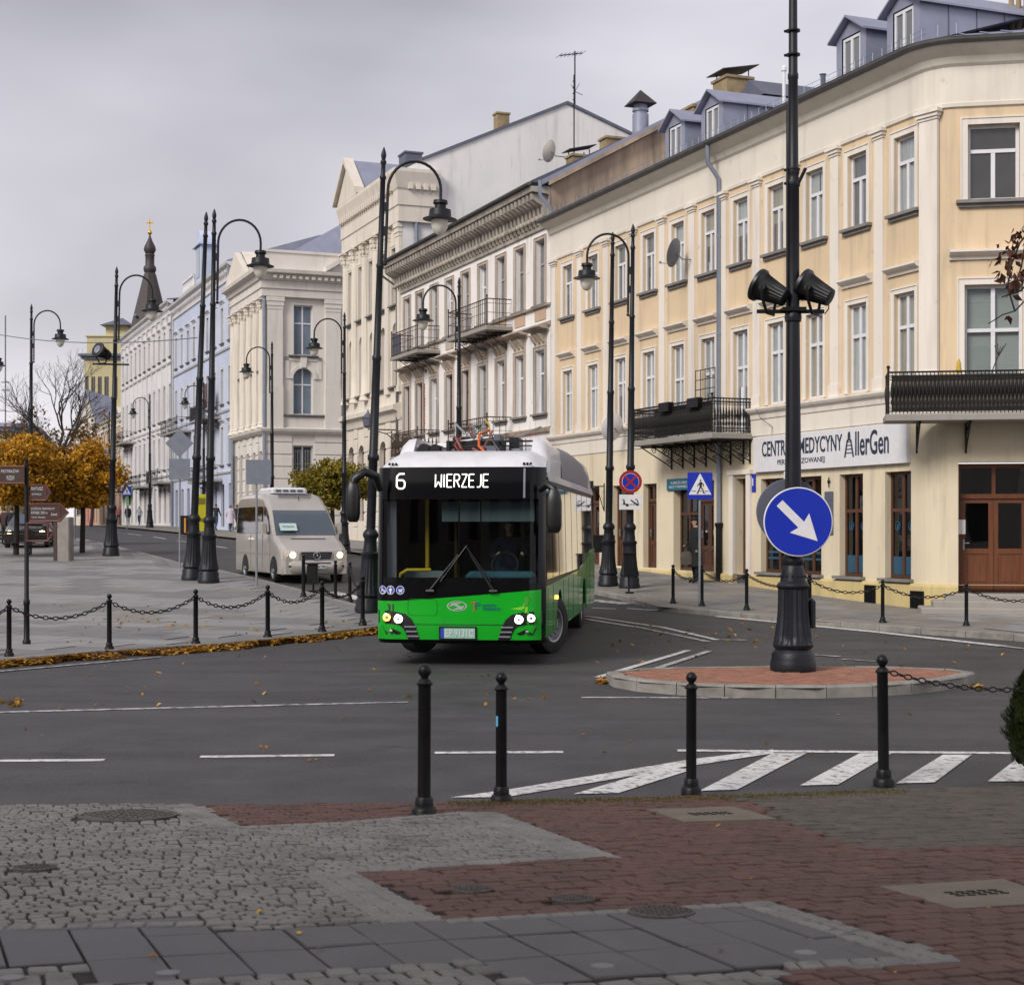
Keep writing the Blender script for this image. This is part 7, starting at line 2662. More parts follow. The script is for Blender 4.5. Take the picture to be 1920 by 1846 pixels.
# round floodlight on the fourth plaza lamp
def flood(parent, loc, az, el, k=1.0, name='floodlight'):
    o = empty(name, loc)
    o.parent = parent
    b = MB()
    b.lathe([(0.1, -0.26), (0.125, -0.25), (0.15, -0.1), (0.19, 0.1), (0.215, 0.16), (0.235, 0.17), (0.235, 0.22), (0.2, 0.23)], 48, flute=(-0.2, 0.11), nf=24, amp=0.1)
    Mx = Matrix.Rotation(az, 4, 'Z') @ Matrix.Rotation(R(90) - el, 4, 'Y') @ Matrix.Scale(k, 4)
    b.xf(Mx)
    b.build('housing', M['bus_trim'], o, 45, fix=False)
    gl = MB()
    gl.lathe([(0.195, 0.215), (0.1, 0.235), (0.01, 0.24)], 24)
    gl.xf(Mx)
    gl.build('lens', M['chrome'], o, 45)
    yk = MB()
    R2 = Matrix.Rotation(az, 4, 'Z') @ Matrix.Scale(k, 4)
    yk.tube([(0.02, -0.25, 0.05), (0.02, -0.27, -0.12), (0.0, -0.13, -0.33), (0, 0.13, -0.33), (0.02, 0.27, -0.12), (0.02, 0.25, 0.05)], 0.022, 6)
    yk.cyl((0.02, -0.27, 0.02), (0.02, -0.2, 0.02), 0.05, n=10)
    yk.cyl((0.02, 0.2, 0.02), (0.02, 0.27, 0.02), 0.05, n=10)
    yk.xf(R2)
    yk.build('yoke', M['bollard'], o, 40)
    return o
k4 = l4.scale[0]
flood(l4, (-0.4, -0.1, 7.02), R(235), R(20), 1.15)
ar = MB()
ar.tube([(-0.75, -0.05, 6.62), (0.5, -0.05, 6.62)], 0.035, 6)
ar.build('crossbar', M['post'], l4)

# ------------------------------------------------------------------ island post with floodlights and arrow sign
ip = at(1487, 1257, 0.15)
post = empty('island_lamp_post', ip, 0, 'massive fluted dark post on the brick island with two floodlights', 'lamp post')
kI = ip.y / FPX                                  # metres per photo pixel here
b = MB()
zz = lambda py: (1257 - py) * kI
prof = [(42, 1257), (43, 1252), (42, 1240), (40, 1234), (40, 1226), (36, 1221), (33, 1217), (37, 1212), (38, 1208), (36, 1203), (34, 1190), (31, 1170), (29, 1150), (28, 1125), (28, 1104), (30, 1102), (31, 1098), (28, 1093), (24, 1090), (22, 1076), (20, 1064), (18, 1060), (20, 1056), (21, 1050), (18, 1043), (16, 1041)]
b.lathe([(r_ * kI, zz(p)) for r_, p in prof], 72, flute=(zz(1204), zz(1103)), nf=18, amp=0.09)
b.build('base', M['post'], post, 40, fix=False)
rv_ = MB()
for k in range(14):
    a = 2 * math.pi * k / 14
    rv_.ball((23.5 * kI * math.cos(a), 23.5 * kI * math.sin(a), zz(1080)), 2.2 * kI, 6, 5)
tag(rv_.build('base_studs', M['post'], post, 40), kind='stuff')
s_ = MB()
s_.lathe([(r_ * kI, zz(p)) for r_, p in [(15.5, 1041), (15, 900), (12.5, 605), (15, 603), (16, 596), (15, 588), (13, 585), (12, 580), (11.5, 352), (13, 350), (13.5, 342), (11, 338), (10.5, 330), (12, 326), (12, 318), (10, 314), (9, 150), (10, 148), (10, 140), (8.5, 137), (7.5, -60), (6, -240)]], 28)
s_.build('shaft', M['post'], post, 40, fix=False)
cb_ = MB()
cb_.box(-68 * kI, 58 * kI, -4 * kI, 2 * kI, zz(588), zz(581))
cb_.box(-22 * kI, 22 * kI, -18 * kI, 18 * kI, zz(585), zz(578))
cb_.build('crossbar', M['bollard'], post, fix=False)
f1 = flood(post, (-44 * kI, -6 * kI, zz(546)), R(150), R(28), 0.95)
f2 = flood(post, (40 * kI, -6 * kI, zz(546)), R(150), R(28), 0.95)
cl = MB()
for py in (345, 320, 105, 60):
    c2 = MB()
    c2.lathe([(13.5 * kI, zz(py)), (13.5 * kI, zz(py) + 0.02)], 16)
    c2.tube([(-12 * kI, -2 * kI, zz(py)), (-17 * kI, -3 * kI, zz(py))], 0.02, 5)
    c2.build('clamp_band', M['bollard'], post)
cl.tube([(9 * kI, -6 * kI, zz(345)), (22 * kI, -9 * kI, zz(318))], 0.025, 6)
cl.build('flag_holder', M['bollard'], post)
cbm = MB()
cbm.tube([(-13 * kI, -9 * kI, zz(p)) for p in (1000, 850, 700, 560, 360, 200)], 0.012, 5)
cbm.tube([(55 * kI, -4 * kI, zz(545)), (66 * kI, -4 * kI, zz(560)), (66 * kI, -4 * kI, zz(580)), (58 * kI, -4 * kI, zz(590))], 0.008, 5)
cbm.build('cable', M['sign_black'], post, 40)
bx = MB()
bx.cbox(28 * kI, 43 * kI, -2 * kI, 22 * kI, zz(1178), zz(1122), 0.04)
bx.build('service_box', M['post'], post, fix=False)

def disc_sign(name, c, r_, label, rz=0.0, back=False):
    o = empty(name, c, rz, label, 'road sign')
    d = MB()
    d.lathe([(r_, 0), (r_, 0.02), (r_ * .985, 0.025)], 48)
    d.xf(Matrix.Rotation(R(90), 4, 'X'))
    d.build('plate', M['sign_white'] if not back else M['sign_back'], o, 30)
    return o
cS = Vector((ip.x + 4 * kI, ip.y - 0.2, ray(0, 978, ip.y - 0.2).z))
RS = 65 * (ip.y - 0.2) / FPX
ds_ = disc_sign('keep_right_sign', cS, RS, 'round blue sign with white arrow pointing down right on the island post')
d = MB()
d.lathe([(RS * .965, 0.026), (RS * .965, 0.029)], 48)
d.xf(Matrix.Rotation(R(90), 4, 'X'))
d.build('blue_field', M['sign_blue'], ds_, 30)
ar = MB()
pts = [(-.12, .78), (.12, .78), (.12, -.12), (.40, -.05), (0.0, -.80), (-.40, -.05), (-.12, -.12)]
a_ = R(45)
pts = [((x * math.cos(a_) - y * math.sin(a_)) * RS * .98, (x * math.sin(a_) + y * math.cos(a_)) * RS * .98) for x, y in pts]
ar.prism(pts, -0.033, -0.029, 'y')
ar.build('arrow', M['sign_white'], ds_)
d2 = disc_sign('round_sign_back', (ip.x - 2 * kI, ip.y + 0.22, cS.z + 0.14), RS * .97, 'dark grey back of a round sign behind the blue arrow sign', back=True)
mats_ = d2.children[0].data.materials
mats_[0] = M['zinc_dark']
for zc in (-.15, .25):
    br = MB()
    br.box(-0.16, 0.16, 0.0, 0.22, zc, zc + 0.04)
    br.build('clamp', M['galv'], ds_, fix=False)

# ------------------------------------------------------------------ other signs on poles
def pole(o, h, r_=0.03, m='galv'):
    p = MB()
    p.lathe([(r_, -0.1), (r_, h), (r_ * .6, h + .01)], 12)
    return p.build('pole', M[m], o, 40)
# pedestrian crossing sign
pS = at(1312, 1136, KERB)
ks_ = pS.y / FPX
cz = empty('crossing_sign', pS, 0, 'blue square pedestrian crossing sign on grey pole beside the bollards', 'road sign')
pole(cz, (1136 - 890) * ks_)
def crossing_face(o, w, h_, zc, y=-0.05):
    p = MB()
    n = 6
    rr = w * .06
    pts = []
    for cx_, cz_, a0 in ((w / 2 - rr, h_ / 2 - rr, 0), (-w / 2 + rr, h_ / 2 - rr, 90), (-w / 2 + rr, -h_ / 2 + rr, 180), (w / 2 - rr, -h_ / 2 + rr, 270)):
        for k in range(n):
            a = R(a0 + 90 * k / (n - 1))
            pts.append((cx_ + rr * math.cos(a), zc + cz_ + rr * math.sin(a)))
    p.prism(pts, y - 0.01, y + 0.01, 'y')
    fo = p.build('plate', M['sign_blue'], o)
    t = MB()
    zb_, zt_ = zc - h_ * .33, zc + h_ * .47
    t.prism([(-w * .45, zb_), (w * .45, zb_), (0, zt_)], y - 0.016, y - 0.011, 'y')
    t.build('white_triangle', M['sign_white'], fo)
    f = MB()
    def limb(pts, r_):
        f.tube([(x * w, y - 0.02, zc + z * h_) for x, z in pts], r_ * w, 6)
    limb([(0.03, .14), (0.02, -.02)], .055)
    limb([(0.02, -.02), (-.04, -.14), (-.1, -.28)], .026)
    limb([(0.02, -.02), (.1, -.14), (.15, -.28)], .026)
    limb([(0.03, .13), (.13, .06), (.13, -.02)], .02)
    limb([(0.03, .13), (-.07, .06), (-.1, -.01)], .02)
    limb([(-.1, -.28), (-.14, -.28)], .018)
    limb([(.15, -.28), (.2, -.27)], .018)
    f.ball((0.02 * w, y - 0.02, zc + .2 * h_), .035 * w, 8, 6)
    limb([(-.34, -.2), (-.16, -.2)], .012)
    limb([(.18, -.2), (.34, -.2)], .012)
    limb([(-.02, -.2), (.06, -.2)], .012)
    f.v = [(a, min(max(b_, y - 0.022), y - 0.015), c) for a, b_, c in f.v]
    f.build('walking_figure', M['sign_black'], fo, fix=False)
crossing_face(cz, 47 * ks_, 50 * ks_, (1136 - 911) * ks_)
# no stopping sign and tow plate on the right lamp
lR = at(1180, 1102, KERB)
yR = lR.y - 0.22
ns = disc_sign('no_stopping_sign', ray(1182, 903, yR), 21.5 * yR / FPX, 'round blue no-stopping sign with red border and cross')
RN = 21.5 * yR / FPX
for r_, m_, y0 in ((1.0, 'sign_red', .026), (.74, 'sign_white', .03), (.71, 'sign_blue', .034)):
    d = MB()
    d.lathe([(RN * r_, y0), (RN * r_, y0 + .004)], 40)
    d.xf(Matrix.Rotation(R(90), 4, 'X'))
    d.build('ring' if r_ > .72 else 'blue_field', M[m_], ns)
for a in (45, -45):
    d = MB()
    d.box(-RN * .72, RN * .72, -0.046 - (0.001 if a > 0 else 0), -0.04, -RN * .09, RN * .09)
    d.xf(Matrix.Rotation(R(a), 4, 'Y'))
    d.build('red_bar', M['sign_red'], ns, fix=False)
kN = yR / FPX
tw = empty('tow_away_plate', ray(1182, 941, yR), 0, 'white tow-away plate with black truck symbol under the no-stopping sign', 'road sign')
p = MB()
p.cbox(-21 * kN, 21 * kN, -0.01, 0.01, -14 * kN, 14 * kN, 0.004)
p.build('plate', M['sign_white'], tw, fix=False)
p = MB()
for pts in ([(-19, -5), (-14, -5), (-13, 4), (-16, 4.5), (-15, 5.5), (-11.5, 5), (-10, -3), (-5, -3), (-5, -5), (8, -5), (8, -4), (-3, -4), (-9, -5)],
            [(0, 3), (1, 5), (14, -4), (15, -7), (12, -7)], [(8, 5), (12, 6), (14, 3), (16, -5), (14, -6), (12.5, 2), (11, 4.5), (8, 4)]):
    p.prism([(x * kN, z * kN) for x, z in pts], -0.016, -0.0105, 'y')
p.lathe([(2.6 * kN, 0), (2.6 * kN, 0.005)], 12)
p.xf(Matrix.Translation((-6 * kN, -0.0105, -6 * kN)) @ Matrix.Rotation(R(90), 4, 'X'), len(p.v) - 24)
p.build('truck_symbol', M['sign_black'], tw)
for o, z in ((ns, 0), (tw, 0)):
    br = MB()
    br.box(-0.05, 0.05, 0.0, 0.2, -0.03, 0.03)
    br.build('clamp', M['galv'], o, fix=False)
# grey backs of signs on the plaza side
pB = at(337, 1063, KERB)
kB = pB.y / FPX
sb_ = empty('sign_backs', pB, 0, 'grey back of a diamond sign over a square plate on a pole', 'road sign')
sb_.name = 'diamond_sign_back'
pole(sb_, (1063 - 806) * kB)
p = MB()
zc = (1063 - 831) * kB
w = 26.5 * kB
p.prism([(-w, zc), (0, zc - w), (w, zc), (0, zc + w)], -0.06, -0.04, 'y')
p.build('diamond_plate', M['sign_back'], sb_)
p = MB()
p.cbox(-19.5 * kB, 20 * kB, -0.06, -0.04, (1063 - 899) * kB, (1063 - 860) * kB, 0.005)
p.build('square_plate', M['sign_back'], sb_, fix=False)
pB = at(481, 1098, KERB)
kB = pB.y / FPX
sb2 = empty('square_sign_back', pB, 0, 'plain grey square sign back on a pole in front of the beige minibus', 'road sign')
pole(sb2, (1098 - 866) * kB)
p = MB()
p.cbox(-19 * kB, 28 * kB, -0.06, -0.04, (1098 - 908) * kB, (1098 - 862) * kB, 0.006)
p.build('square_plate', M['sign_back'], sb2, fix=False)
for px, py in ((150, 1012),):
    p_ = at(px - 9, py, KERB)
    t_ = empty('marker_pole', p_, 0, 'thin grey pole at the plaza edge right of the yellow trees', 'pole')
    pole(t_, (py - 915) * p_.y / FPX, 0.035, 'zinc_dark')
# far crossing sign
pF = at(238, 990, KERB)
kF = pF.y / FPX
cf_ = empty('far_crossing_sign', pF, 0, 'small far blue crossing sign near the yellow trees', 'road sign')
pole(cf_, (990 - 910) * kF, 0.04)
crossing_face(cf_, 17 * kF, 17 * kF, (990 - 921) * kF)
# tourist finger post
pT = at(50, 1207, KERB)
kT = pT.y / FPX
fp = empty('finger_post', pT, 0, 'brown tourist finger post with direction boards at the left edge', 'signpost')
p = MB()
p.lathe([(r_ * kT, (1207 - y) * kT) for r_, y in [(7.5, 1207), (7.5, 1201), (5.5, 1198), (5, 1135), (6, 1133), (6, 1126), (4.2, 1123), (4, 900), (4.2, 870), (2.5, 868), (3.5, 864), (3, 860), (.5, 858)]], 16)
p.build('post', M['bollard'], fp, 40)
def fboard(x0, x1, y0, y1, tip, texts, frame_only=False, mat_='brown_sign'):
    X = lambda v: (v - 50) * kT
    Z = lambda v: (1207 - v) * kT
    zm = (Z(y0) + Z(y1)) / 2
    pts = [(X(x0), Z(y1)), (X(x1), Z(y1))] + ([(X(x1) + tip * kT, zm)] if tip else []) + [(X(x1), Z(y0)), (X(x0), Z(y0))]
    q = MB()
    o = empty('direction_board', (0, 0, 0))
    o.parent = fp
    fr = MB()
    fr.tube([(a, -0.06, c) for a, c in pts], 0.018, 6, closed=True)
    if tip:
        fr.tube([(X(x1), -0.06, Z(y0)), (X(x1), -0.06, Z(y1))], 0.016, 6)
    fr.build('board_frame', M['brown_frame'], o, 40)
    if not frame_only:
        q.prism(pts, -0.065, -0.05, 'y')
        q.build('board', M[mat_], o)
        for body, tx, ty, w, h_ in texts:
            t = text_mb(body, w * kT, h_ * kT, 0.0, 0.002)
            t.build('lettering', M['sign_text'], o, loc=(X(tx), -0.068, Z(ty)), fix=False)
    return o
fboard(-60, 48, 875, 906, 0, [('SYNAGOGA PIOTRKÓW', 3, 883, 70, 7), ('MUZEUM', 22, 896, 14, 8)])
fboard(60, 88, 910, 938, 9, [('RATUSZ', 72, 916, 22, 6), ('INFORMACJA', 70, 927, 20, 4)])
fboard(57, 114, 945, 977, 16, [('KOŚCIÓŁ PARAFIALNY', 83, 953, 44, 5), ('RYNEK 200 m', 76, 961, 30, 5), ('Zamek', 104, 964, 12, 5), ('Teatr Miejski', 74, 970, 26, 4)])
fboard(53, 92, 981, 1014, 11, [], True)

# ------------------------------------------------------------------ bollards and chains
def bollard_proto():
    root = bpy.data.objects.new('bollard', None)
    sc.collection.objects.link(root)
    b = MB()
    b.lathe([(0.085, -0.05), (0.085, 0.03), (0.075, 0.045), (0.062, 0.055), (0.06, 0.1), (0.052, 0.115)], 24)
    b.build('foot', M['bollard'], root, 40)
    b = MB()
    b.lathe([(0.044, 0.1), (0.043, 0.85), (0.046, 0.855), (0.056, 0.865), (0.056, 0.872), (0.048, 0.88), (0.04, 0.895), (0.024, 0.905)], 24)
    b.build('shaft', M['bollard'], root, 40)
    b = MB()
    b.lathe([(0.022, 0.9), (0.026, 0.915), (0.04, 0.93), (0.046, 0.95), (0.044, 0.968), (0.034, 0.985), (0.018, 0.996), (0.004, 1.0)], 20)
    b.build('ball_cap', M['bollard'], root, 60)
    return root
bproto = bollard_proto()
first_b = [True]
def place_bollard(p, h, label, group, lean=0.0):
    o = bproto if first_b[0] else copy_tree(bproto)
    first_b[0] = False
    o.location = p
    o.scale = (min(h, 1.0) * 1.0 if h > .8 else 0.9, min(h, 1.0) if h > .8 else 0.9, h)
    o.rotation_euler = (0, lean, random.uniform(0, 6))
    tag(o, label, 'bollard', group)
    return o
ORD = ['first', 'second', 'third', 'fourth', 'fifth', 'sixth', 'seventh', 'eighth']
GB1, GB2, GB3 = 'bollards in the foreground', 'bollards along the plaza kerb', 'bollards along the house pavement'
near_b = []
for i, (px, pt, pb_, lab) in enumerate([(795, 1250, 1531, 'tallest foreground black bollard, nearest to the camera and leftmost'), (940, 1265, 1507, 'foreground black bollard with a small blue sticker'),
                                       (1296, 1265, 1490, 'foreground black bollard in front of the brick island kerb'), (1657, 1232, 1475, 'foreground black bollard holding the hanging chain at the right')]):
    c = gnd(px, pb_ - 6)
    near_b.append((Vector((c.x, c.y, nz(c.y))), (pb_ - pt) / FPX * c.y))
    o = place_bollard(near_b[-1][0], near_b[-1][1], lab, GB1, lean=R((-0.6, 0.3, 0.2, 1.1)[i]))
    if i == 1:
        s2 = MB()
        s2.box(-0.0445, -0.043, -0.012, 0.012, 0.58, 0.66)
        s2.xf(Matrix.Rotation(R(40), 4, 'Z'))
        so = s2.build('sticker', mat('sticker_blue', (0.1, 0.35, 0.6), 0.5, var=0.0), o, fix=False)
        so.rotation_euler = (0, 0, -o.rotation_euler[2])
lb = []
L_ROW = [(-150, 1136, 1243), (17, 1125, 1231), (205, 1115, 1219), (367, 1106, 1208), (502, 1098, 1196), (604, 1090, 1186), (680, 1080, 1173)]
for i, (px, pt, pb_) in enumerate(L_ROW):
    p = at(px, pb_ - 2, KERB)
    lb.append((p, (pb_ - pt) / FPX * p.y))
    if i:
        place_bollard(p, lb[-1][1], 'black plaza bollard, %s from the left in the front row' % ORD[i - 1], GB2)
bk_row = []
for i, (px, pt, pb_) in enumerate([(569, 1041, 1121), (629, 1052, 1124), (656, 1055, 1129)]):
    p = at(px, pb_ - 2, KERB)
    bk_row.append((p, (pb_ - pt) / FPX * p.y))
    place_bollard(p, bk_row[-1][1], 'black plaza bollard in front of the minibus, %s from the left' % ORD[i], GB2)
rb = []
for i, (px, pt, pb_) in enumerate([(1262, 1060, 1132), (1316, 1060, 1138), (1400, 1068, 1145), (1518, 1077, 1161), (1655, 1088, 1168), (1812, 1094, 1175), (1985, 1100, 1185)]):
    p = at(px, pb_ - 2, KERB)
    rb.append((p, (pb_ - pt) / FPX * p.y))
    if px < 1920:
        place_bollard(p, rb[-1][1], 'black bollard on the house pavement, %s from the left' % ORD[i], GB3)
def link_mesh(L=0.058, W=0.036, r_=0.0065):
    mb = MB()
    pts = []
    for k in range(12):
        a = 2 * math.pi * k / 12
        pts.append((L / 2 * math.cos(a) + (L / 2 - W / 2) * 0.25 * (1 if math.cos(a) > 0 else -1), W / 2 * math.sin(a), 0))
    mb.tube(pts, r_, 5, closed=True)
    return mb.mesh('chain_link', M['chain'], 60, fix=False)
lk = link_mesh()
lk_far = link_mesh(0.085, 0.05, 0.01)
def chain(a, ha, b, hb, sag, label, group, me=lk_far, pitch=0.085):
    p0 = a + Vector((0, 0, ha * 0.86))
    p1 = b + Vector((0, 0, hb * 0.86))
    o = empty('chain', a, 0, label, 'chain', group)
    n = 60
    pts = [p0.lerp(p1, k / n) - Vector((0, 0, sag * 4 * (k / n) * (1 - k / n))) for k in range(n + 1)]
    ln = [0]
    for u, v in zip(pts, pts[1:]):
        ln.append(ln[-1] + (v - u).length)
    m = int(ln[-1] / pitch)
    for k in range(m):
        t = (k + 0.5) * ln[-1] / m
        i = max(j for j in range(n + 1) if ln[j] <= t)
        i = min(i, n - 1)
        f = (t - ln[i]) / max(1e-6, ln[i + 1] - ln[i])
        c = pts[i].lerp(pts[i + 1], f)
        d = (pts[i + 1] - pts[i]).normalized()
        rot = (d.to_track_quat('X', 'Z').to_matrix().to_4x4() @ Matrix.Rotation(R(90 if k % 2 else 15), 4, 'X')).to_euler()
        put('chain_link', me, o, c - a, rot)
GC = 'chains between bollards'
for i in range(len(lb) - 1):
    chain(lb[i][0], lb[i][1], lb[i + 1][0], lb[i + 1][1], 0.22, 'black chain hanging left of the %s bollard of the plaza front row' % ORD[i], GC)
chain(lb[-1][0], lb[-1][1], bk_row[2][0], bk_row[2][1], 0.25, 'short black chain running back beside the bus to the minibus bollards', GC)
for i in range(len(rb) - 1):
    chain(rb[i][0], rb[i][1], rb[i + 1][0], rb[i + 1][1], 0.2, 'black chain right of the %s bollard on the house pavement' % ORD[i], GC)
nb_end = gnd(2090, 1462)
chain(near_b[3][0], near_b[3][1] * 1.02, Vector((nb_end.x, nb_end.y, nz(nb_end.y))), 1.0, 0.14, 'heavy black chain hanging from the right foreground bollard', GC, lk, 0.06)
place_bollard(Vector((nb_end.x, nb_end.y, nz(nb_end.y))), 1.0, 'foreground black bollard just beyond the right picture edge', GB1)
# litter bins
def bin_(name, p, w, d_, z0, z1, label, legs=True, m='bollard'):
    o = empty(name, p, 0, label, 'litter bin')
    b = MB()
    b.cbox(-w / 2, w / 2, -d_ / 2, d_ / 2, z0, z1, 0.02)
    b.build('bin_body', M[m], o, fix=False)
    b = MB()
    b.cbox(-w / 2 - .02, w / 2 + .02, -d_ / 2 - .02, d_ / 2 + .02, z1 + .002, z1 + .04, 0.01)
    b.build('rim', M[m], o, fix=False)
    b = MB()
    b.cyl((0, d_ / 2 + 0.03, -0.05), (0, d_ / 2 + 0.03, z1 - .1), 0.025, n=8)
    b.box(-.1, .1, -d_ / 2, d_ / 2 + .02, -.02, 0.02) if legs else None
    b.box(-.03, .03, d_ / 2 - .01, d_ / 2 + .03, z0 + .1, z0 + .2)
    b.build('stand', M[m], o)
    return o
p = at(586, 1108, KERB)
bin_('litter_bin', p, 0.27, 0.25, 0.18, 0.68, 'dark litter bin beside the bollard in front of the minibus', True)
p = at(1180, 1111, KERB)
bin_('litter_bin', p, 0.3, 0.3, 0.42, 0.98, 'dark litter bin on a thin stand below the no-stopping sign lamp')
p = at(1126, 1085, KERB)
o = empty('switch_cabinet', p, 0, 'black cabinet on legs right behind the bus rear', 'cabinet')
b = MB()
b.cbox(-.25, .4, -.15, .15, 0.75, 1.25, 0.02)
b.build('cabinet_body', M['bollard'], o, fix=False)
b = MB()
b.cyl((-.2, 0, -.05), (-.2, 0, .8), 0.03, n=8)
b.cyl((.35, 0, -.05), (.35, 0, .8), 0.03, n=8)
b.build('legs', M['bollard'], o)

# ------------------------------------------------------------------ minibus
mat('van_beige', (0.5, 0.465, 0.42), rough=0.28, metal=0.45, var=0.06, scale=2, coat=0.5)
mat('van_glass', (0.07, 0.09, 0.115), rough=0.06, var=0.1, scale=1, spec=0.8)
mat('van_sideglass', (0.02, 0.017, 0.012), rough=0.05, var=0.0, spec=0.9, coat=0.5)
mat('van_card', (0.45, 0.6, 0.58), rough=0.6, var=0.05)
mat('lamp_van', (0.9, 0.9, 0.9), rough=0.3, var=0.0, emit=(1.0, 0.78, 0.45), estr=2.4)
mat('amber_glass', (0.5, 0.2, 0.03), rough=0.2, var=0.0)
mat('clear_lens', (0.5, 0.48, 0.42), rough=0.15, var=0.2, scale=20)
vp = Vector((-5.5, 44.4, 0))
vp.z = g(vp.y)
van = empty('minibus', vp, R(22.5), 'beige high-roofed minibus with lit headlights coming down the street', 'minibus')
VL, HW = 5.9, 0.965
def ztop(y):
    P = [(0.0, 0.86), (0.12, 0.98), (0.5, 1.12), (1.0, 1.3), (1.12, 1.38), (1.75, 2.0), (2.05, 2.22), (2.6, 2.52), (3.2, 2.6), (5.6, 2.6), (5.9, 2.5)]
    for (a, za), (c, zc_) in zip(P, P[1:]):
        if y <= c:
            return za + (zc_ - za) * max(0, y - a) / (c - a)
    return P[-1][1]
def vsec(y, z):
    """half width at station y and height z"""
    w = HW - 0.1 * max(0, (z - 1.2) / 1.4) ** 1.3
    if y < 0.5:
        w -= 0.09 * (1 - y / 0.5) ** 2
    return w
def vring(y, n=22):
    zt, zb_ = ztop(y), 0.28
    out = []
    rr = min(0.16, (zt - zb_) * .3)
    pts = []
    m = 8
    for k in range(m + 1):
        pts.append((1.0, zb_ + (zt - rr - zb_) * k / m, 0))
    for k in range(1, 6):
        a = math.pi / 2 * k / 5
        pts.append((0, zt - rr + rr * math.sin(a), rr * (1 - math.cos(a))))
    for u, z, inn in pts:
        out.append((vsec(y, z) - inn, z))
    right = [(w, y, z) for w, z in out]
    left = [(-w, y, z) for w, z in reversed(out)]
    return right + left
ys = [0.0, 0.05, 0.12, 0.3, 0.5, 0.75, 1.0, 1.12, 1.3, 1.5, 1.75, 1.9, 2.05, 2.3, 2.6, 2.9, 3.2, 4.0, 4.8, 5.6, 5.8, 5.9]
mb = MB()
rings = [vring(y) for y in ys]
mb.grid(rings)
mb.poly(rings[0])
mb.poly(list(reversed(rings[-1])))
body = mb.build('body', M['van_beige'], van, 50)
def top_patch(y0, y1, inset0, inset1, off, n=10):
    m2 = MB()
    rows = []
    for k in range(n + 1):
        y = y0 + (y1 - y0) * k / n
        w = vsec(y, ztop(y)) - (inset0 + (inset1 - inset0) * k / n)
        rows.append([(w * (i / 6 - 1), y - off * 0.7, ztop(y) + off * .7 + 0.0) for i in range(13)])
    m2.grid(rows)
    return m2
ws = top_patch(1.1, 1.86, 0.07, 0.1, 0.012)
wso = ws.build('windscreen', M['van_glass'], van, 40, fix=False)
wb = top_patch(1.1, 1.15, 0.07, 0.08, 0.01, 2)
wb.build('windscreen_rubber', M['bus_trim'], van, fix=False)
cd = MB()
cd.add([(-0.75, 1.14, 1.47), (-0.25, 1.14, 1.47), (-0.25, 1.34, 1.68), (-0.75, 1.34, 1.68)], [(0, 1, 2, 3)])
cd.v = [(x, y - 0.03, z + 0.03) for x, y, z in cd.v]
cdo = cd.build('route_card', M['van_card'], van, fix=False)
t = text_mb('PIOTRKÓW', 0.34, 0.07, 0.0, 0.001)
t.xf(Matrix.Translation((-0.5, 1.2, 1.62)) @ Matrix.Rotation(R(-44), 4, 'X'))
t.build('lettering', M['sign_black'], cdo, fix=False)
ch_ = top_patch(0.86, 0.92, 0.45, 0.45, 0.01, 2)
ch_.build('bonnet_vent', M['bus_trim'], van, fix=False)
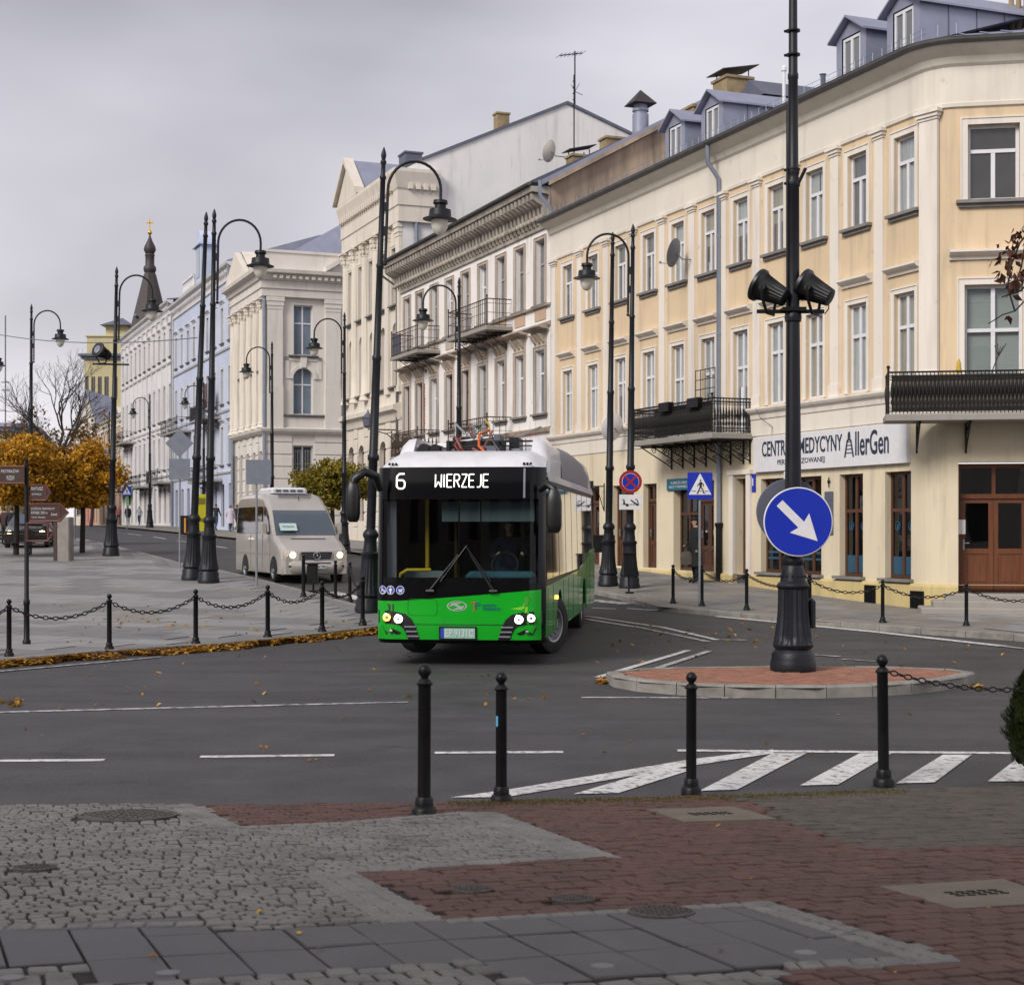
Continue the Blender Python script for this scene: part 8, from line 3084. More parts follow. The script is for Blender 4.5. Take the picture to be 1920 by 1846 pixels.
for sg in (-1, 1):
    for a, b_, nm in ((1.75, 2.3, 'door_window'), (2.5, 5.7, 'side_window')):
        m2 = MB()
        rows = []
        for k in range(9):
            z = 1.42 + 0.78 * k / 8
            r_ = []
            for i in range(9):
                f = i / 8
                y = a + (b_ - a) * f
                if nm == 'door_window':
                    y = a + 0.42 * k / 8 * (1 - f) + (b_ - a) * f - 0.25 * (1 - f)
                r_.append((sg * (vsec(y, z) + 0.03), y, min(z, ztop(y) - .12)))
            rows.append(r_)
        m2.grid(rows)
        m2.build(nm, M['van_sideglass'], van, 40, fix=False)
    # headlight
    hm = MB()
    rows = []
    for k in range(7):
        z = 0.66 + 0.26 * k / 6
        rows.append([(sg * (0.5 + (vsec(0.03 + .22 * (i / 6) ** 2, z) + .015 - .5) * i / 6), -0.02 + .25 * (i / 6) ** 3, z + .03 * (i / 6)) for i in range(7)])
    hm.grid(rows)
    ho = hm.build('headlight', M['clear_lens'], van, 40, fix=False)
    e = MB()
    e.ball((sg * 0.68, -0.015, 0.81), 0.085, 12, 8, (1, .4, 1))
    e.build('bulb', M['lamp_van'], ho, 60)
    e = MB()
    e.ball((sg * 0.83, 0.06, 0.82), 0.06, 10, 6, (.8, .8, 1))
    e.build('indicator', M['amber_glass'], ho, 60)
    # mirror
    mm2 = MB()
    mm2.tube([(sg * (HW - .02), 1.7, 1.4), (sg * (HW + .12), 1.62, 1.48)], 0.03, 6)
    mm2.cbox(min(sg * (HW + .06), sg * (HW + .24)), max(sg * (HW + .06), sg * (HW + .24)), 1.55, 1.67, 1.4, 1.74, 0.03)
    mm2.build('mirror', M['van_beige'], van)
    # side rub strip and door joints
    st_ = MB()
    st_.box(sg * (HW - .01), sg * (HW + .012), 1.7, 5.7, 0.82, 0.86) if sg > 0 else st_.box(-(HW + .012), -(HW - .01), 1.7, 5.7, 0.82, 0.86)
    st_.build('rub_strip', M['van_beige'], van, fix=False)
    for y in (1.5, 2.4, 3.9):
        j_ = MB()
        j_.box(min(sg * (HW - .01), sg * (HW + .004)), max(sg * (HW - .01), sg * (HW + .004)), y - .007, y + .007, 0.4, 1.38)
        j_.build('door_joint', M['bus_trim'], van, fix=False)
    wheel(van, sg * 0.885, 1.05, 0.34, 0.22, 0, 'alu')
    wheel(van, sg * 0.885, 4.6, 0.34, 0.22, 0, 'alu')
    for y in (1.05, 4.6):
        ac = MB()
        rows = []
        for k in range(13):
            a = math.pi * k / 12
            rows.append([(sg * (HW + .004), y - .44 * math.cos(a), .34 + .44 * math.sin(a)), (sg * (HW + .004), y - .3 * math.cos(a), .3 + .3 * math.sin(a))])
        ac.grid(rows)
        ac.poly([r_[1] for r_ in rows])
        ac.build('wheel_arch', M['rubber'], van, fix=False)
gr = MB()
gr.add([(-0.46, -0.03, 0.9), (0.46, -0.03, 0.9), (0.4, -0.035, 0.7), (-0.4, -0.035, 0.7)], [(0, 1, 2, 3)])
go = gr.build('grille', M['bus_trim'], van, fix=False)
for k in range(3):
    s3 = MB()
    s3.box(-.42, .42, -.045, -.035, .735 + k * .05, .75 + k * .05)
    s3.build('grille_slat', M['zinc_dark'], go, fix=False)
em = MB()
em.tube([(0.1 * math.cos(q), -.06, .79 + .1 * math.sin(q)) for q in [2 * math.pi * k / 24 for k in range(24)]], 0.012, 6, closed=True)
for a in (90, 210, 330):
    em.tube([(0, -.06, .79), (.1 * math.cos(R(a)), -.06, .79 + .1 * math.sin(R(a)))], [.018, .006], 5)
em.build('star_emblem', M['chrome'], go, 40)
bp = MB()
rows = []
for z, o2 in ((0.26, .02), (.3, -.04), (.45, -.07), (.6, -.06), (.66, -.02)):
    rows.append([((HW - .02) * math.sin(math.pi / 2 * (i / 8 - 1)), o2 + .3 * (1 - math.cos(math.pi / 2 * (i / 8 - 1))) ** 2, z) for i in range(17)])
bp.grid(rows)
bo = bp.build('bumper', M['van_beige'], van, 50, fix=False)
for x0, x1 in ((-.8, -.48), (.48, .8)):
    v2 = MB()
    v2.box(x0, x1, -.075 + .05, -.0 + .05, .47, .52)
    v2.build('bumper_vent', M['bus_trim'], bo, fix=False)
v2 = MB()
v2.box(-.4, .4, -.085, -.06, .58, .6)
v2.build('air_slot', M['bus_trim'], bo, fix=False)
npv_ = MB()
npv_.cbox(-.26, .26, -.1, -.075, .43, .54, .006)
np_ = npv_.build('number_plate', M['plate_white'], van, fix=False)
nb_ = MB()
nb_.box(-.26, -.21, -.104, -.1, .435, .535)
nb_.build('plate_band', M['icon_blue'], np_, fix=False)
t = text_mb('EPI VX190', 0.42, 0.075, 0.01, 0.001)
t.build('lettering', M['sign_black'], np_, loc=(.02, -.103, .485), fix=False)
ac = MB()
ac.cbox(-.55, .55, 3.0, 4.6, 2.6, 2.78, .06)
aco = ac.build('roof_air_conditioner', M['bus_white'], van, fix=False)
for k in range(4):
    v3 = MB()
    v3.box(-.42 + k * .22, -.26 + k * .22, 2.985, 3.0, 2.65, 2.72)
    v3.build('vent', M['zinc_dark'], aco, fix=False)
ae = MB()
ae.tube([(0.1, 2.3, 2.38), (0.1, 2.35, 2.5)], .012, 5)
ae.build('aerial', M['bus_trim'], van)
rf_ = MB()
rf_.box(-.45, .55, 2.55, 2.62, 2.535, 2.57)
rf_.build('roof_hatch', M['zinc_dark'], van, fix=False)
# ------------------------------------------------------------------ people
def person(name, p, h, rz, label, cols, pose='stand', bag=None, coat=None, parent=None, hat=False, group=None):
    """figure grown as one skinned surface; cols: top, legs, shoes, hair"""
    S = h / 1.75
    J = {'pelvis': (0, 0, .95), 'waist': (0, 0, 1.1), 'chest': (0, -.01, 1.32), 'neck': (0, 0, 1.5), 'head0': (0, -.015, 1.58), 'head1': (0, -.02, 1.66), 'head2': (0, -.015, 1.73)}
    if pose == 'walk':
        J.update({'hipL': (.09, 0, .9), 'kneeL': (.1, -.14, .5), 'ankL': (.1, -.16, .1), 'toeL': (.11, -.34, .03), 'hipR': (-.09, 0, .9), 'kneeR': (-.1, .04, .5), 'ankR': (-.1, .26, .12), 'toeR': (-.11, .1, .03),
                  'shL': (.18, 0, 1.42), 'elL': (.24, .12, 1.16), 'wrL': (.23, .02, .92), 'haL': (.22, -.02, .82), 'shR': (-.18, 0, 1.42), 'elR': (-.24, -.06, 1.16), 'wrR': (-.24, -.2, .98), 'haR': (-.23, -.25, .9)})
    elif pose == 'sit':
        J.update({'hipL': (.1, -.05, .9), 'kneeL': (.14, -.45, .92), 'ankL': (.14, -.5, .5), 'toeL': (.15, -.64, .44), 'hipR': (-.1, -.05, .9), 'kneeR': (-.14, -.45, .92), 'ankR': (-.14, -.5, .5), 'toeR': (-.15, -.64, .44),
                  'shL': (.19, 0, 1.42), 'elL': (.27, -.12, 1.18), 'wrL': (.2, -.36, 1.22), 'haL': (.17, -.43, 1.25), 'shR': (-.19, 0, 1.42), 'elR': (-.27, -.12, 1.18), 'wrR': (-.2, -.36, 1.22), 'haR': (-.17, -.43, 1.25)})
    else:
        J.update({'hipL': (.09, 0, .9), 'kneeL': (.1, -.02, .5), 'ankL': (.1, .02, .1), 'toeL': (.12, -.15, .03), 'hipR': (-.09, 0, .9), 'kneeR': (-.1, -.02, .5), 'ankR': (-.1, .02, .1), 'toeR': (-.12, -.15, .03),
                  'shL': (.18, 0, 1.42), 'elL': (.25, .03, 1.15), 'wrL': (.25, -.05, .92), 'haL': (.245, -.07, .82), 'shR': (-.18, 0, 1.42), 'elR': (-.25, .0, 1.15), 'wrR': (-.2, -.2, 1.0), 'haR': (-.19, -.28, .98)})
    Rd = {'pelvis': (.15, .11), 'waist': (.14, .1), 'chest': (.17, .115), 'neck': (.055, .055), 'head0': (.07, .08), 'head1': (.078, .095), 'head2': (.062, .08), 'hip': (.085, .085), 'knee': (.06, .06), 'ank': (.042, .042), 'toe': (.04, .03), 'sh': (.07, .07), 'el': (.048, .048), 'wr': (.034, .034), 'ha': (.04, .025)}
    names = list(J)
    E_ = [('pelvis', 'waist'), ('waist', 'chest'), ('chest', 'neck'), ('neck', 'head0'), ('head0', 'head1'), ('head1', 'head2')]
    for s_ in 'LR':
        E_ += [('pelvis', 'hip' + s_), ('hip' + s_, 'knee' + s_), ('knee' + s_, 'ank' + s_), ('ank' + s_, 'toe' + s_), ('chest', 'sh' + s_), ('sh' + s_, 'el' + s_), ('el' + s_, 'wr' + s_), ('wr' + s_, 'ha' + s_)]
    me = bpy.data.meshes.new('skeleton')
    me.from_pydata([tuple(c * S for c in J[n]) for n in names], [(names.index(a), names.index(b)) for a, b in E_], [])
    ob = bpy.data.objects.new('skeleton', me)
    sc.collection.objects.link(ob)
    md = ob.modifiers.new('skin', 'SKIN')
    md.use_smooth_shade = True
    for i, n in enumerate(names):
        k = n if n in Rd else n[:-1]
        sv = me.skin_vertices[0].data[i]
        sv.radius = (Rd[k][0] * S, Rd[k][1] * S)
        sv.use_root = (n == 'pelvis')
    sb = ob.modifiers.new('sub', 'SUBSURF')
    sb.levels = 2
    sb.render_levels = 2
    dg = bpy.context.evaluated_depsgraph_get()
    bm_ = bpy.data.meshes.new_from_object(ob.evaluated_get(dg))
    bpy.data.objects.remove(ob)
    bm_.materials.clear()
    for m in (cols[0], cols[1], cols[2], M['skin'], cols[3]):
        bm_.materials.append(m)
    haL, haR = Vector(J['haL']) * S, Vector(J['haR']) * S
    for f in bm_.polygons:
        c = f.center
        z = c.z / S
        if (c - haL).length < .07 * S or (c - haR).length < .07 * S:
            k = 3
        elif z > 1.5:
            k = 3 if (c.y < -.02 * S and z < 1.7) or z < 1.56 else 4
        elif z > .93 or abs(c.x) > .21 * S and z > .75:
            k = 0
        elif z > .09:
            k = 1
        else:
            k = 2
        f.material_index = k
    for f in bm_.polygons:
        f.use_smooth = True
    o = bpy.data.objects.new(name, bm_)
    sc.collection.objects.link(o)
    o.location = p
    o.rotation_euler = (0, 0, rz)
    tag(o, label, 'person', group)
    # face: nose, ears, eyes
    fc = MB()
    fc.ball((0, -.115 * S, 1.635 * S), .016 * S, 8, 6, (.8, 1, 1.3))
    for sg in (-1, 1):
        fc.ball((sg * .079 * S, -.005 * S, 1.635 * S), .022 * S, 8, 6, (.4, .8, 1.2))
    fc.build('face', M['skin'], o, 60)
    ey = MB()
    for sg in (-1, 1):
        ey.ball((sg * .03 * S, -.1 * S, 1.655 * S), .009 * S, 6, 5)
    ey.box(-.025 * S, .025 * S, -.112 * S, -.1 * S, 1.592 * S, 1.598 * S)
    ey.build('eyes_and_mouth', M['hair_dark'], o, fix=False)
    if coat:
        m_, zlo, flare = coat
        ct = MB()
        prof = [(.19, .145, 1.44), (.215, .16, 1.35), (.205, .16, 1.15), (.21, .165, 1.0), (.21 + flare * .5, .17 + flare * .5, (zlo + 1) / 2), (.2 + flare, .17 + flare, zlo), (.17 + flare, .14 + flare, zlo + .01)]
        rows = []
        for a, b, z in prof:
            rows.append([(a * S * math.cos(2 * math.pi * k / 20), b * S * math.sin(2 * math.pi * k / 20), z * S + .012 * S * math.sin(k * 3)) for k in range(21)])
        ct.grid(rows)
        ct.build('coat', m_, o, 60)
    if hat:
        ht = MB()
        ht.lathe([(.1 * S, 1.69 * S), (.105 * S, 1.72 * S), (.095 * S, 1.77 * S), (.05 * S, 1.79 * S)], 14, (0, -.015 * S, 0))
        ht.box(-.06 * S, .06 * S, -.17 * S, -.07 * S, 1.695 * S, 1.705 * S)
        ht.build('cap', cols[3], o, 50)
    return o
random.seed(41)
def cm(n, c, v=.2):
    return mat('cloth_' + n, c, 0.85, var=v, scale=9)
pm = at(1304, 1093, KERB)
man = person('person', pm, 1.78, R(-75), 'person in long black coat and dark cap seen behind the crossing sign pole', (cm('black', (.01, .01, .012)), cm('black', (.01, .01, .012)), cm('shoe', (.008, .008, .008)), cm('black', (.01, .01, .012))), 'stand', coat=(cm('black', (.01, .01, .012)), .45, .03), hat=True)
kM = pm.y / FPX
bg = empty('bag', ray(1287, 1045, pm.y - .12) + Vector((0, 0, 0)), 0, 'brown-grey holdall bag held by the person in black', 'bag')
b = MB()
rows = []
for z, k in ((-.2, .7), (-.19, .95), (0, 1.0), (.12, .85), (.17, .5)):
    rows.append([(.17 * k * math.copysign(abs(math.cos(q)) ** .7, math.cos(q)), .09 * k * math.copysign(abs(math.sin(q)) ** .7, math.sin(q)), z) for q in [2 * math.pi * i / 16 for i in range(17)]])
b.grid(rows)
b.poly(rows[0][:-1])
b.poly(rows[-1][:-1])
b.build('bag_body', cm('bag', (.1, .085, .07)), bg, 50)
b = MB()
for y in (-.03, .03):
    b.tube([(-.09, y, .14), (-.06, y, .3), (.03, y * .4, .34), (.09, y, .3), (.1, y, .14)], .012, 6)
b.build('bag_handle', cm('strap', (.02, .018, .016)), bg, 50)
GP = 'passers-by on the far pavement'
def far_person(px, y, h, rz, label, top, legs, coat=None, hair=(.03, .02, .015), pose='walk'):
    p = Vector(((px - 960) / FPX * y, y, g(y) + KERB))
    return person('person', p, h, rz, label, (top, legs, cm('shoe', (.008, .008, .008)), cm('hair%d' % px, hair)), pose, coat=coat, group=GP)
far_person(405, 106, 1.8, R(160), 'far person in black jacket and blue jeans in front of the pale blue house', cm('blackj', (.012, .012, .012)), cm('jeans', (.02, .05, .12)))
far_person(432, 100, 1.72, R(165), 'far person in long pale lilac coat left of the minibus', cm('lilac', (.5, .46, .55)), cm('navy', (.012, .02, .06)), coat=(cm('lilac', (.5, .46, .55)), .55, .06), hair=(.15, .07, .04))
far_person(444, 103, 1.75, R(150), 'far person in dark clothes half hidden by the minibus', cm('darkb', (.012, .014, .025)), cm('navy', (.012, .02, .06)), hair=(.12, .05, .03))
far_person(240, 138, 1.75, R(10), 'far person in dark coat behind the far crossing sign', cm('blackj', (.012, .012, .012)), cm('blackj', (.012, .012, .012)), coat=(cm('blackj', (.012, .012, .012)), .7, .03))
far_person(261, 140, 1.68, R(-10), 'far person in light grey jacket and jeans beside the far lamp', cm('lgrey', (.36, .37, .42)), cm('jeans', (.02, .05, .12)))
far_person(222, 140, 1.72, R(30), 'far person in pink top at the left of the dark-coated one', cm('pinkt', (.35, .12, .13)), cm('blackj', (.012, .012, .012)))
# bus driver at the wheel
dw = Matrix.Translation(bus.location) @ Matrix.Rotation(BY, 4, 'Z') @ Vector((0.62, 1.25, 0.42))
person('person', dw, 1.75, BY + R(8), 'bus driver in dark clothes behind the windscreen', (cm('navy', (.012, .02, .06)), cm('blackj', (.012, .012, .012)), cm('shoe', (.008, .008, .008)), cm('hairdrv', (.12, .06, .03))), 'sit')
dseat = MB()
dseat.cbox(.36, .88, 1.1, 1.6, .75, 1.25, .05)
dseat.cbox(.36, .88, 1.45, 1.6, 1.25, 1.9, .05)
dseat.build('driver_seat', M['bus_blue_cloth'], bus, fix=False)

# ------------------------------------------------------------------ trees
def leaf_cloud(mb, c, rad, n, size, shape=None, shell=0.55):
    """leaf-sized folded faces through an ellipsoid, thinned by clumps"""
    cl = [(Vector((random.gauss(0, 1), random.gauss(0, 1), random.gauss(0, 1))).normalized() * random.uniform(.5, 1.0), random.uniform(.12, .34)) for _ in range(64)]
    for _ in range(n):
        q, r_ = random.choice(cl)
        d = q + Vector((random.gauss(0, 1), random.gauss(0, 1), random.gauss(0, 1))) * r_ * .55
        if d.length > 1.25:
            d = d.normalized() * random.uniform(.95, 1.2)
        if shape and d.z < shape:
            d.z = shape + random.uniform(-.1, .05)
        p = Vector((c[0] + d.x * rad[0], c[1] + d.y * rad[1], c[2] + d.z * rad[2]))
        s_ = size * random.uniform(.6, 1.3)
        a = Vector((random.gauss(0, 1), random.gauss(0, 1), random.gauss(0, 1))).normalized()
        b_ = a.cross(Vector((random.gauss(0, 1), random.gauss(0, 1), random.gauss(0, 1)))).normalized()
        n_ = a.cross(b_) * s_ * .25
        mb.add([p - a * s_ * .6, p + b_ * s_ * .42 + n_, p + a * s_ * .7, p - b_ * s_ * .42 + n_], [(0, 1, 2), (0, 2, 3)])
mat_leaf('leaf_gold', (0.1, 0.07, 0.008), (0.46, 0.225, 0.009), (0.72, 0.39, 0.016))
mat_leaf('leaf_olive', (0.06, 0.065, 0.008), (0.19, 0.16, 0.012), (0.38, 0.28, 0.015))
mat_leaf('leaf_rust', (0.05, 0.025, 0.006), (0.15, 0.07, 0.008), (0.25, 0.12, 0.012))
mat_leaf('leaf_thuja', (0.006, 0.012, 0.002), (0.02, 0.035, 0.004), (0.045, 0.065, 0.008))
mat_leaf('leaf_red', (0.02, 0.006, 0.004), (0.06, 0.014, 0.006), (0.12, 0.03, 0.008))
mat_leaf('leaf_fallen', (0.07, 0.028, 0.012), (0.33, 0.15, 0.02), (0.62, 0.38, 0.05))
mat('bark', (0.03, 0.024, 0.02), rough=0.9, var=0.35, scale=6, stretch=(6, 6, 1), bump=0.6, bscale=20)
def globe_tree(name, p, H, rad, label, lm_, n=9000, size=0.1, trunk=0.09, group=None, flat=-0.85):
    o = empty(name, p, 0, label, 'tree', group)
    t = MB()
    zc = H - rad[2]
    t.tube([(0, 0, -.1), (.03, .02, zc * .5), (0, 0, zc)], [trunk * 1.2, trunk, trunk * .8], 10)
    for k in range(9):
        a = 2 * math.pi * k / 9 + random.uniform(-.3, .3)
        e = random.uniform(.1, 1.0)
        q = Vector((math.cos(a) * math.cos(e) * rad[0], math.sin(a) * math.cos(e) * rad[1], math.sin(e) * rad[2])) * .8
        t.tube([(0, 0, zc - .25), (q.x * .4, q.y * .4, zc - .1 + q.z * .5), (q.x, q.y, zc + q.z)], [trunk * .55, trunk * .32, trunk * .1], 6)
        for j in range(3):
            w = q + Vector((random.gauss(0, .25), random.gauss(0, .25), random.uniform(0, .3)))
            t.tube([(q.x * .6, q.y * .6, zc + q.z * .6), (w.x, w.y, zc + w.z)], [trunk * .2, trunk * .06], 5)
    t.build('trunk', M['bark'], o, 60, fix=False)
    lf = MB()
    leaf_cloud(lf, (0, 0, zc), rad, n, size, flat)
    lf.build('crown', M[lm_], o, fix=False)
    return o
random.seed(51)
GT = 'clipped globe trees on the plaza'
def tree_at(px, py_base, py_top, half_w, label, lm_, depth=None, name='globe_tree', n=9000, size=.1, rz_k=.55, group=GT):
    p = at(px, py_base, KERB)
    k = p.y / FPX
    H = (py_base - py_top) * k
    return globe_tree(name, p, H, (half_w * k, half_w * k, H * rz_k / 2 + .1), label, lm_, n, size, group=group)
tree_at(154, 1036, 832, 72, 'globe tree with golden crown right behind the brown finger post', 'leaf_gold', n=15000, size=.13)
tree_at(30, 1040, 818, 86, 'globe tree with golden crown at the left edge', 'leaf_gold', n=16000, size=.13)
tree_at(95, 1018, 838, 70, 'darker globe tree between the two golden crowns', 'leaf_rust', n=16000, size=.13)
tree_at(-45, 1046, 838, 70, 'globe tree cut by the left picture edge', 'leaf_gold', n=8000, size=.12)
pg = at(622, 1020, KERB)
pg = Vector(((622 - 960) / FPX * 62, 62, g(62) + KERB))
globe_tree('globe_tree', pg, (990 - 862) / FPX * 62 + 1.85 - pg.z, (1.42, 1.42, 1.0), 'green and yellow globe tree behind the minibus', 'leaf_olive', 12000, .11, group=GT)
# bare trees beyond the plaza
def bare_tree(p, H, label, spread=0.5, seed=1, leaves=None, group=None):
    random.seed(seed)
    o = empty('bare_tree', p, 0, label, 'tree', group)
    t = MB()
    tips = []
    def grow(q, d, ln, r_, lv):
        pts = [q]
        cur = q.copy()
        dd = d.copy()
        for k in range(3):
            dd = (dd + Vector((random.gauss(0, .12), random.gauss(0, .12), random.gauss(.04, .06)))).normalized()
            cur = cur + dd * ln / 3
            pts.append(cur.copy())
        t.tube(pts, [r_, r_ * .9, r_ * .8, r_ * .68], 7 if lv < 2 else 5 if lv < 4 else 3, caps=False)
        if lv >= 6:
            tips.append(cur)
            return
        for _ in range(3 if lv < 5 else 2):
            a = Vector((random.gauss(0, 1), random.gauss(0, 1), random.gauss(.25, .5))).normalized()
            nd = (dd * (1 - spread) + a * spread).normalized()
            grow(cur if random.random() < .7 else pts[2], nd, ln * random.uniform(.62, .82), r_ * random.uniform(.5, .66), lv + 1)
    grow(Vector((0, 0, -.1)), Vector((0, 0, 1)), H * .33, H * .02, 0)
    t.build('branches', M['bark'], o, 60, fix=False)
    if leaves:
        lf = MB()
        for q in tips:
            if random.random() < leaves[1]:
                leaf_cloud(lf, q, (.4, .4, .4), 3, .22)
        lf.build('last_leaves', M[leaves[0]], o, fix=False)
    return o
GBT = 'bare trees beyond the plaza'
def bt(px, py_top, y, label, spread, seed, leaves=None):
    p = Vector(((px - 960) / FPX * y, y, g(y)))
    bare_tree(p, ray(0, py_top, y).z - p.z, label, spread, seed, leaves, GBT)
bt(92, 668, 120, 'tall bare tree with upswept branches above the golden crowns', .42, 4)
bt(48, 745, 105, 'smaller bare tree leaning at the left of the tall bare one', .5, 9)
bt(122, 752, 110, 'half bare tree with rusty last leaves before the yellow tower', .45, 12, ('leaf_rust', .55))
bt(170, 800, 135, 'small bare tree in front of the gabled house', .5, 21)
bt(12, 800, 118, 'small bare tree in front of the far yellowish house', .5, 25)
# far mast and overhead wires
mast = empty('radio_mast', Vector(((10 - 960) / FPX * 230, 230, g(230))), 0, 'very thin far lattice mast above the left trees', 'mast')
b = MB()
b.tube([(0, 0, 0), (0, 0, ray(0, 620, 230).z)], .1, 5)
b.tube([(-.6, 0, ray(0, 745, 230).z), (.6, 0, ray(0, 745, 230).z)], .07, 4)
b.tube([(-.6, 0, ray(0, 760, 230).z), (.6, 0, ray(0, 760, 230).z)], .07, 4)
b.build('mast_tube', M['zinc_dark'], mast)
wr = MB()
p0, p1 = ray(-80, 610, 60), ray(370, 633, 41.5)
wr.tube([p0.lerp(p1, k / 16) - Vector((0, 0, .35 * 4 * (k / 16) * (1 - k / 16))) for k in range(17)], .014, 5)
tag(wr.build('overhead_wire', M['zinc_dark']), 'thin overhead wire strung across the left sky to the lamp pair', 'wire')

# ------------------------------------------------------------------ benches, planters, parked car on the plaza
mat('bench_wood', (0.035, 0.02, 0.014), rough=0.6, var=0.3, scale=5, stretch=(1, 8, 8))
mat('concrete', (0.25, 0.225, 0.205), rough=0.85, var=0.2, scale=3, bump=0.3, bscale=50)
def bench(p, rz, label):
    o = empty('park_bench', p, rz, label, 'bench', 'benches on the plaza')
    for k in range(4):
        b = MB()
        b.cbox(-.8, .8, -.24 + k * .115, -.145 + k * .115, .43, .46, .006)
        b.build('seat_slat', M['bench_wood'], o, fix=False)
    for k in range(3):
        b = MB()
        b.cbox(-.8, .8, .25 + k * .03, .28 + k * .03, .56 + k * .12, .65 + k * .12, .006)
        b.build('back_slat', M['bench_wood'], o, fix=False)
    for x in (-.65, .65):
        b = MB()
        b.tube([(x, -.25, .02), (x, -.2, .12), (x, -.27, .3), (x, -.22, .43), (x, .22, .43), (x, .3, .6), (x, .36, .95)], .025, 6)
        b.tube([(x, .3, .02), (x, .22, .15), (x, .26, .3), (x, .2, .43)], .025, 6)
        b.tube([(x, -.25, .43), (x, -.27, .62), (x, -.1, .68), (x, .28, .66)], .02, 6)
        b.build('leg', M['wrought'], o, 40)
    return o
bench(at(88, 1042, KERB), R(12), 'park bench with curved iron legs left of the concrete block')
bench(at(24, 1040, KERB), R(20), 'park bench under the golden trees at the left edge')
pc = at(122, 1051, KERB)
cbk = empty('concrete_block', pc, R(-10), 'tall pinkish concrete block right of the bench under the tree', 'block')
b = MB()
b.cbox(-.2, .24, -.2, .2, -.05, 1.5, .03)
b.build('block_body', M['concrete'], cbk, fix=False)
b = MB()
b.cbox(-.36, -.205, -.16, .16, -.05, 1.35, .02)
b.build('wood_side', M['bench_wood'], cbk, fix=False)
# parked dark car between the trees
def small_car(p, rz, label, col):
    o = empty('parked_car', p, rz, label, 'car')
    bd = MB()
    P = [(0, .55), (.1, .72), (.9, .9), (1.15, .95), (1.9, 1.42), (2.3, 1.48), (3.2, 1.46), (3.9, 1.05), (4.2, .95), (4.3, .6)]
    rows = []
    for y, z in P:
        w = .86 if z < 1.0 else .68
        rows.append([(-.86, y, .25), (-.88, y, .6), (-w, y, z - .05), (-w * .9, y, z), (0, y, z + .02), (w * .9, y, z), (w, y, z - .05), (.88, y, .6), (.86, y, .25)])
    bd.grid(rows)
    bd.poly(rows[0])
    bd.poly(list(reversed(rows[-1])))
    bd.build('body', col, o, 40)
    ws_ = MB()
    ws_.add([(-.66, 1.18, 1.0), (.66, 1.18, 1.0), (.58, 1.85, 1.41), (-.58, 1.85, 1.41)], [(0, 1, 2, 3)])
    ws_.v = [(x, y - .03, z + .03) for x, y, z in ws_.v]
    ws_.build('windscreen', M['van_glass'], o, fix=False)
    for sg in (-1, 1):
        hl = MB()
        hl.ball((sg * .66, .06, .66), .13, 10, 8, (1, .5, .6))
        hl.build('headlight', M['lamp_van'], o, 60)
        wheel(o, sg * .8, .8, .31, .2)
        wheel(o, sg * .8, 3.4, .31, .2)
        sw = MB()
        sw.add([(sg * .82, 1.5, 1.0), (sg * .82, 3.4, 1.0), (sg * .72, 3.1, 1.38), (sg * .72, 2.0, 1.38)], [(0, 1, 2, 3)])
        sw.build('side_window', M['van_sideglass'], o, fix=False)
    gr_ = MB()
    gr_.box(-.4, .4, -.02, .02, .42, .55)
    gr_.build('grille', M['bus_trim'], o, fix=False)
    return o
pcar = Vector(((48 - 960) / FPX * 66, 66, g(66)))
pcar.z += KERB
small_car(pcar, R(12), 'dark parked car with a lit headlight seen under the golden trees', mat('car_black', (.008, .009, .012), .25, var=.0, coat=.6))
for i, (px, py, h, c) in enumerate([(8, 1000, 1.7, (.05, .02, .02)), (22, 1002, 1.72, (.012, .014, .02))]):
    p = at(px, py + 22, KERB)
    person('person', p, h, R(150 + 40 * i), ['person in dark red jacket standing under the left trees', 'person in dark jacket standing beside the left bench'][i], (cm('pl%d' % i, c), cm('blackj', (.012, .012, .012)), cm('shoe', (.008, .008, .008)), cm('hairpl', (.03, .02, .015))), 'stand')
# yellow advertising column and far bins
py_ = at(373, 1000, KERB)
yb = empty('advert_banner', Vector(((375 - 960) / FPX * 86, 86, g(86) + KERB)), R(15), 'bright yellow vertical banner stand between the lamp pair', 'banner')
b = MB()
b.cbox(-.16, .32, -.05, .05, .3, 2.3, .02)
b.build('banner_sheet', mat('banner_yellow', (.5, .45, .01), .5, var=.15, scale=4), yb, fix=False)
b = MB()
b.cbox(-.3, .46, -.2, .2, -.05, .3, .03)
b.build('banner_base', M['zinc_dark'], yb, fix=False)
b = MB()
b.box(-.12, .28, -.058, -.052, 1.75, 2.1)
b.box(-.12, .28, -.058, -.052, .8, 1.0)
b.build('banner_print', mat('banner_olive', (.16, .15, .01), .6, var=.2), yb, fix=False)
p = Vector(((348 - 960) / FPX * 92, 92, g(92) + KERB))
bin_('litter_bin', p, .6, .4, .05, 1.05, 'far dark bin with an orange strip in front of the pale blue house')
b = MB()
b.box(-.04, .06, -.22, -.205, .1, .95)
b.build('strip', mat('strip_orange', (.6, .25, .03), .5, var=0), sc.objects[-1] if False else [o for o in sc.objects if o.name.startswith('litter_bin')][-1], fix=False)

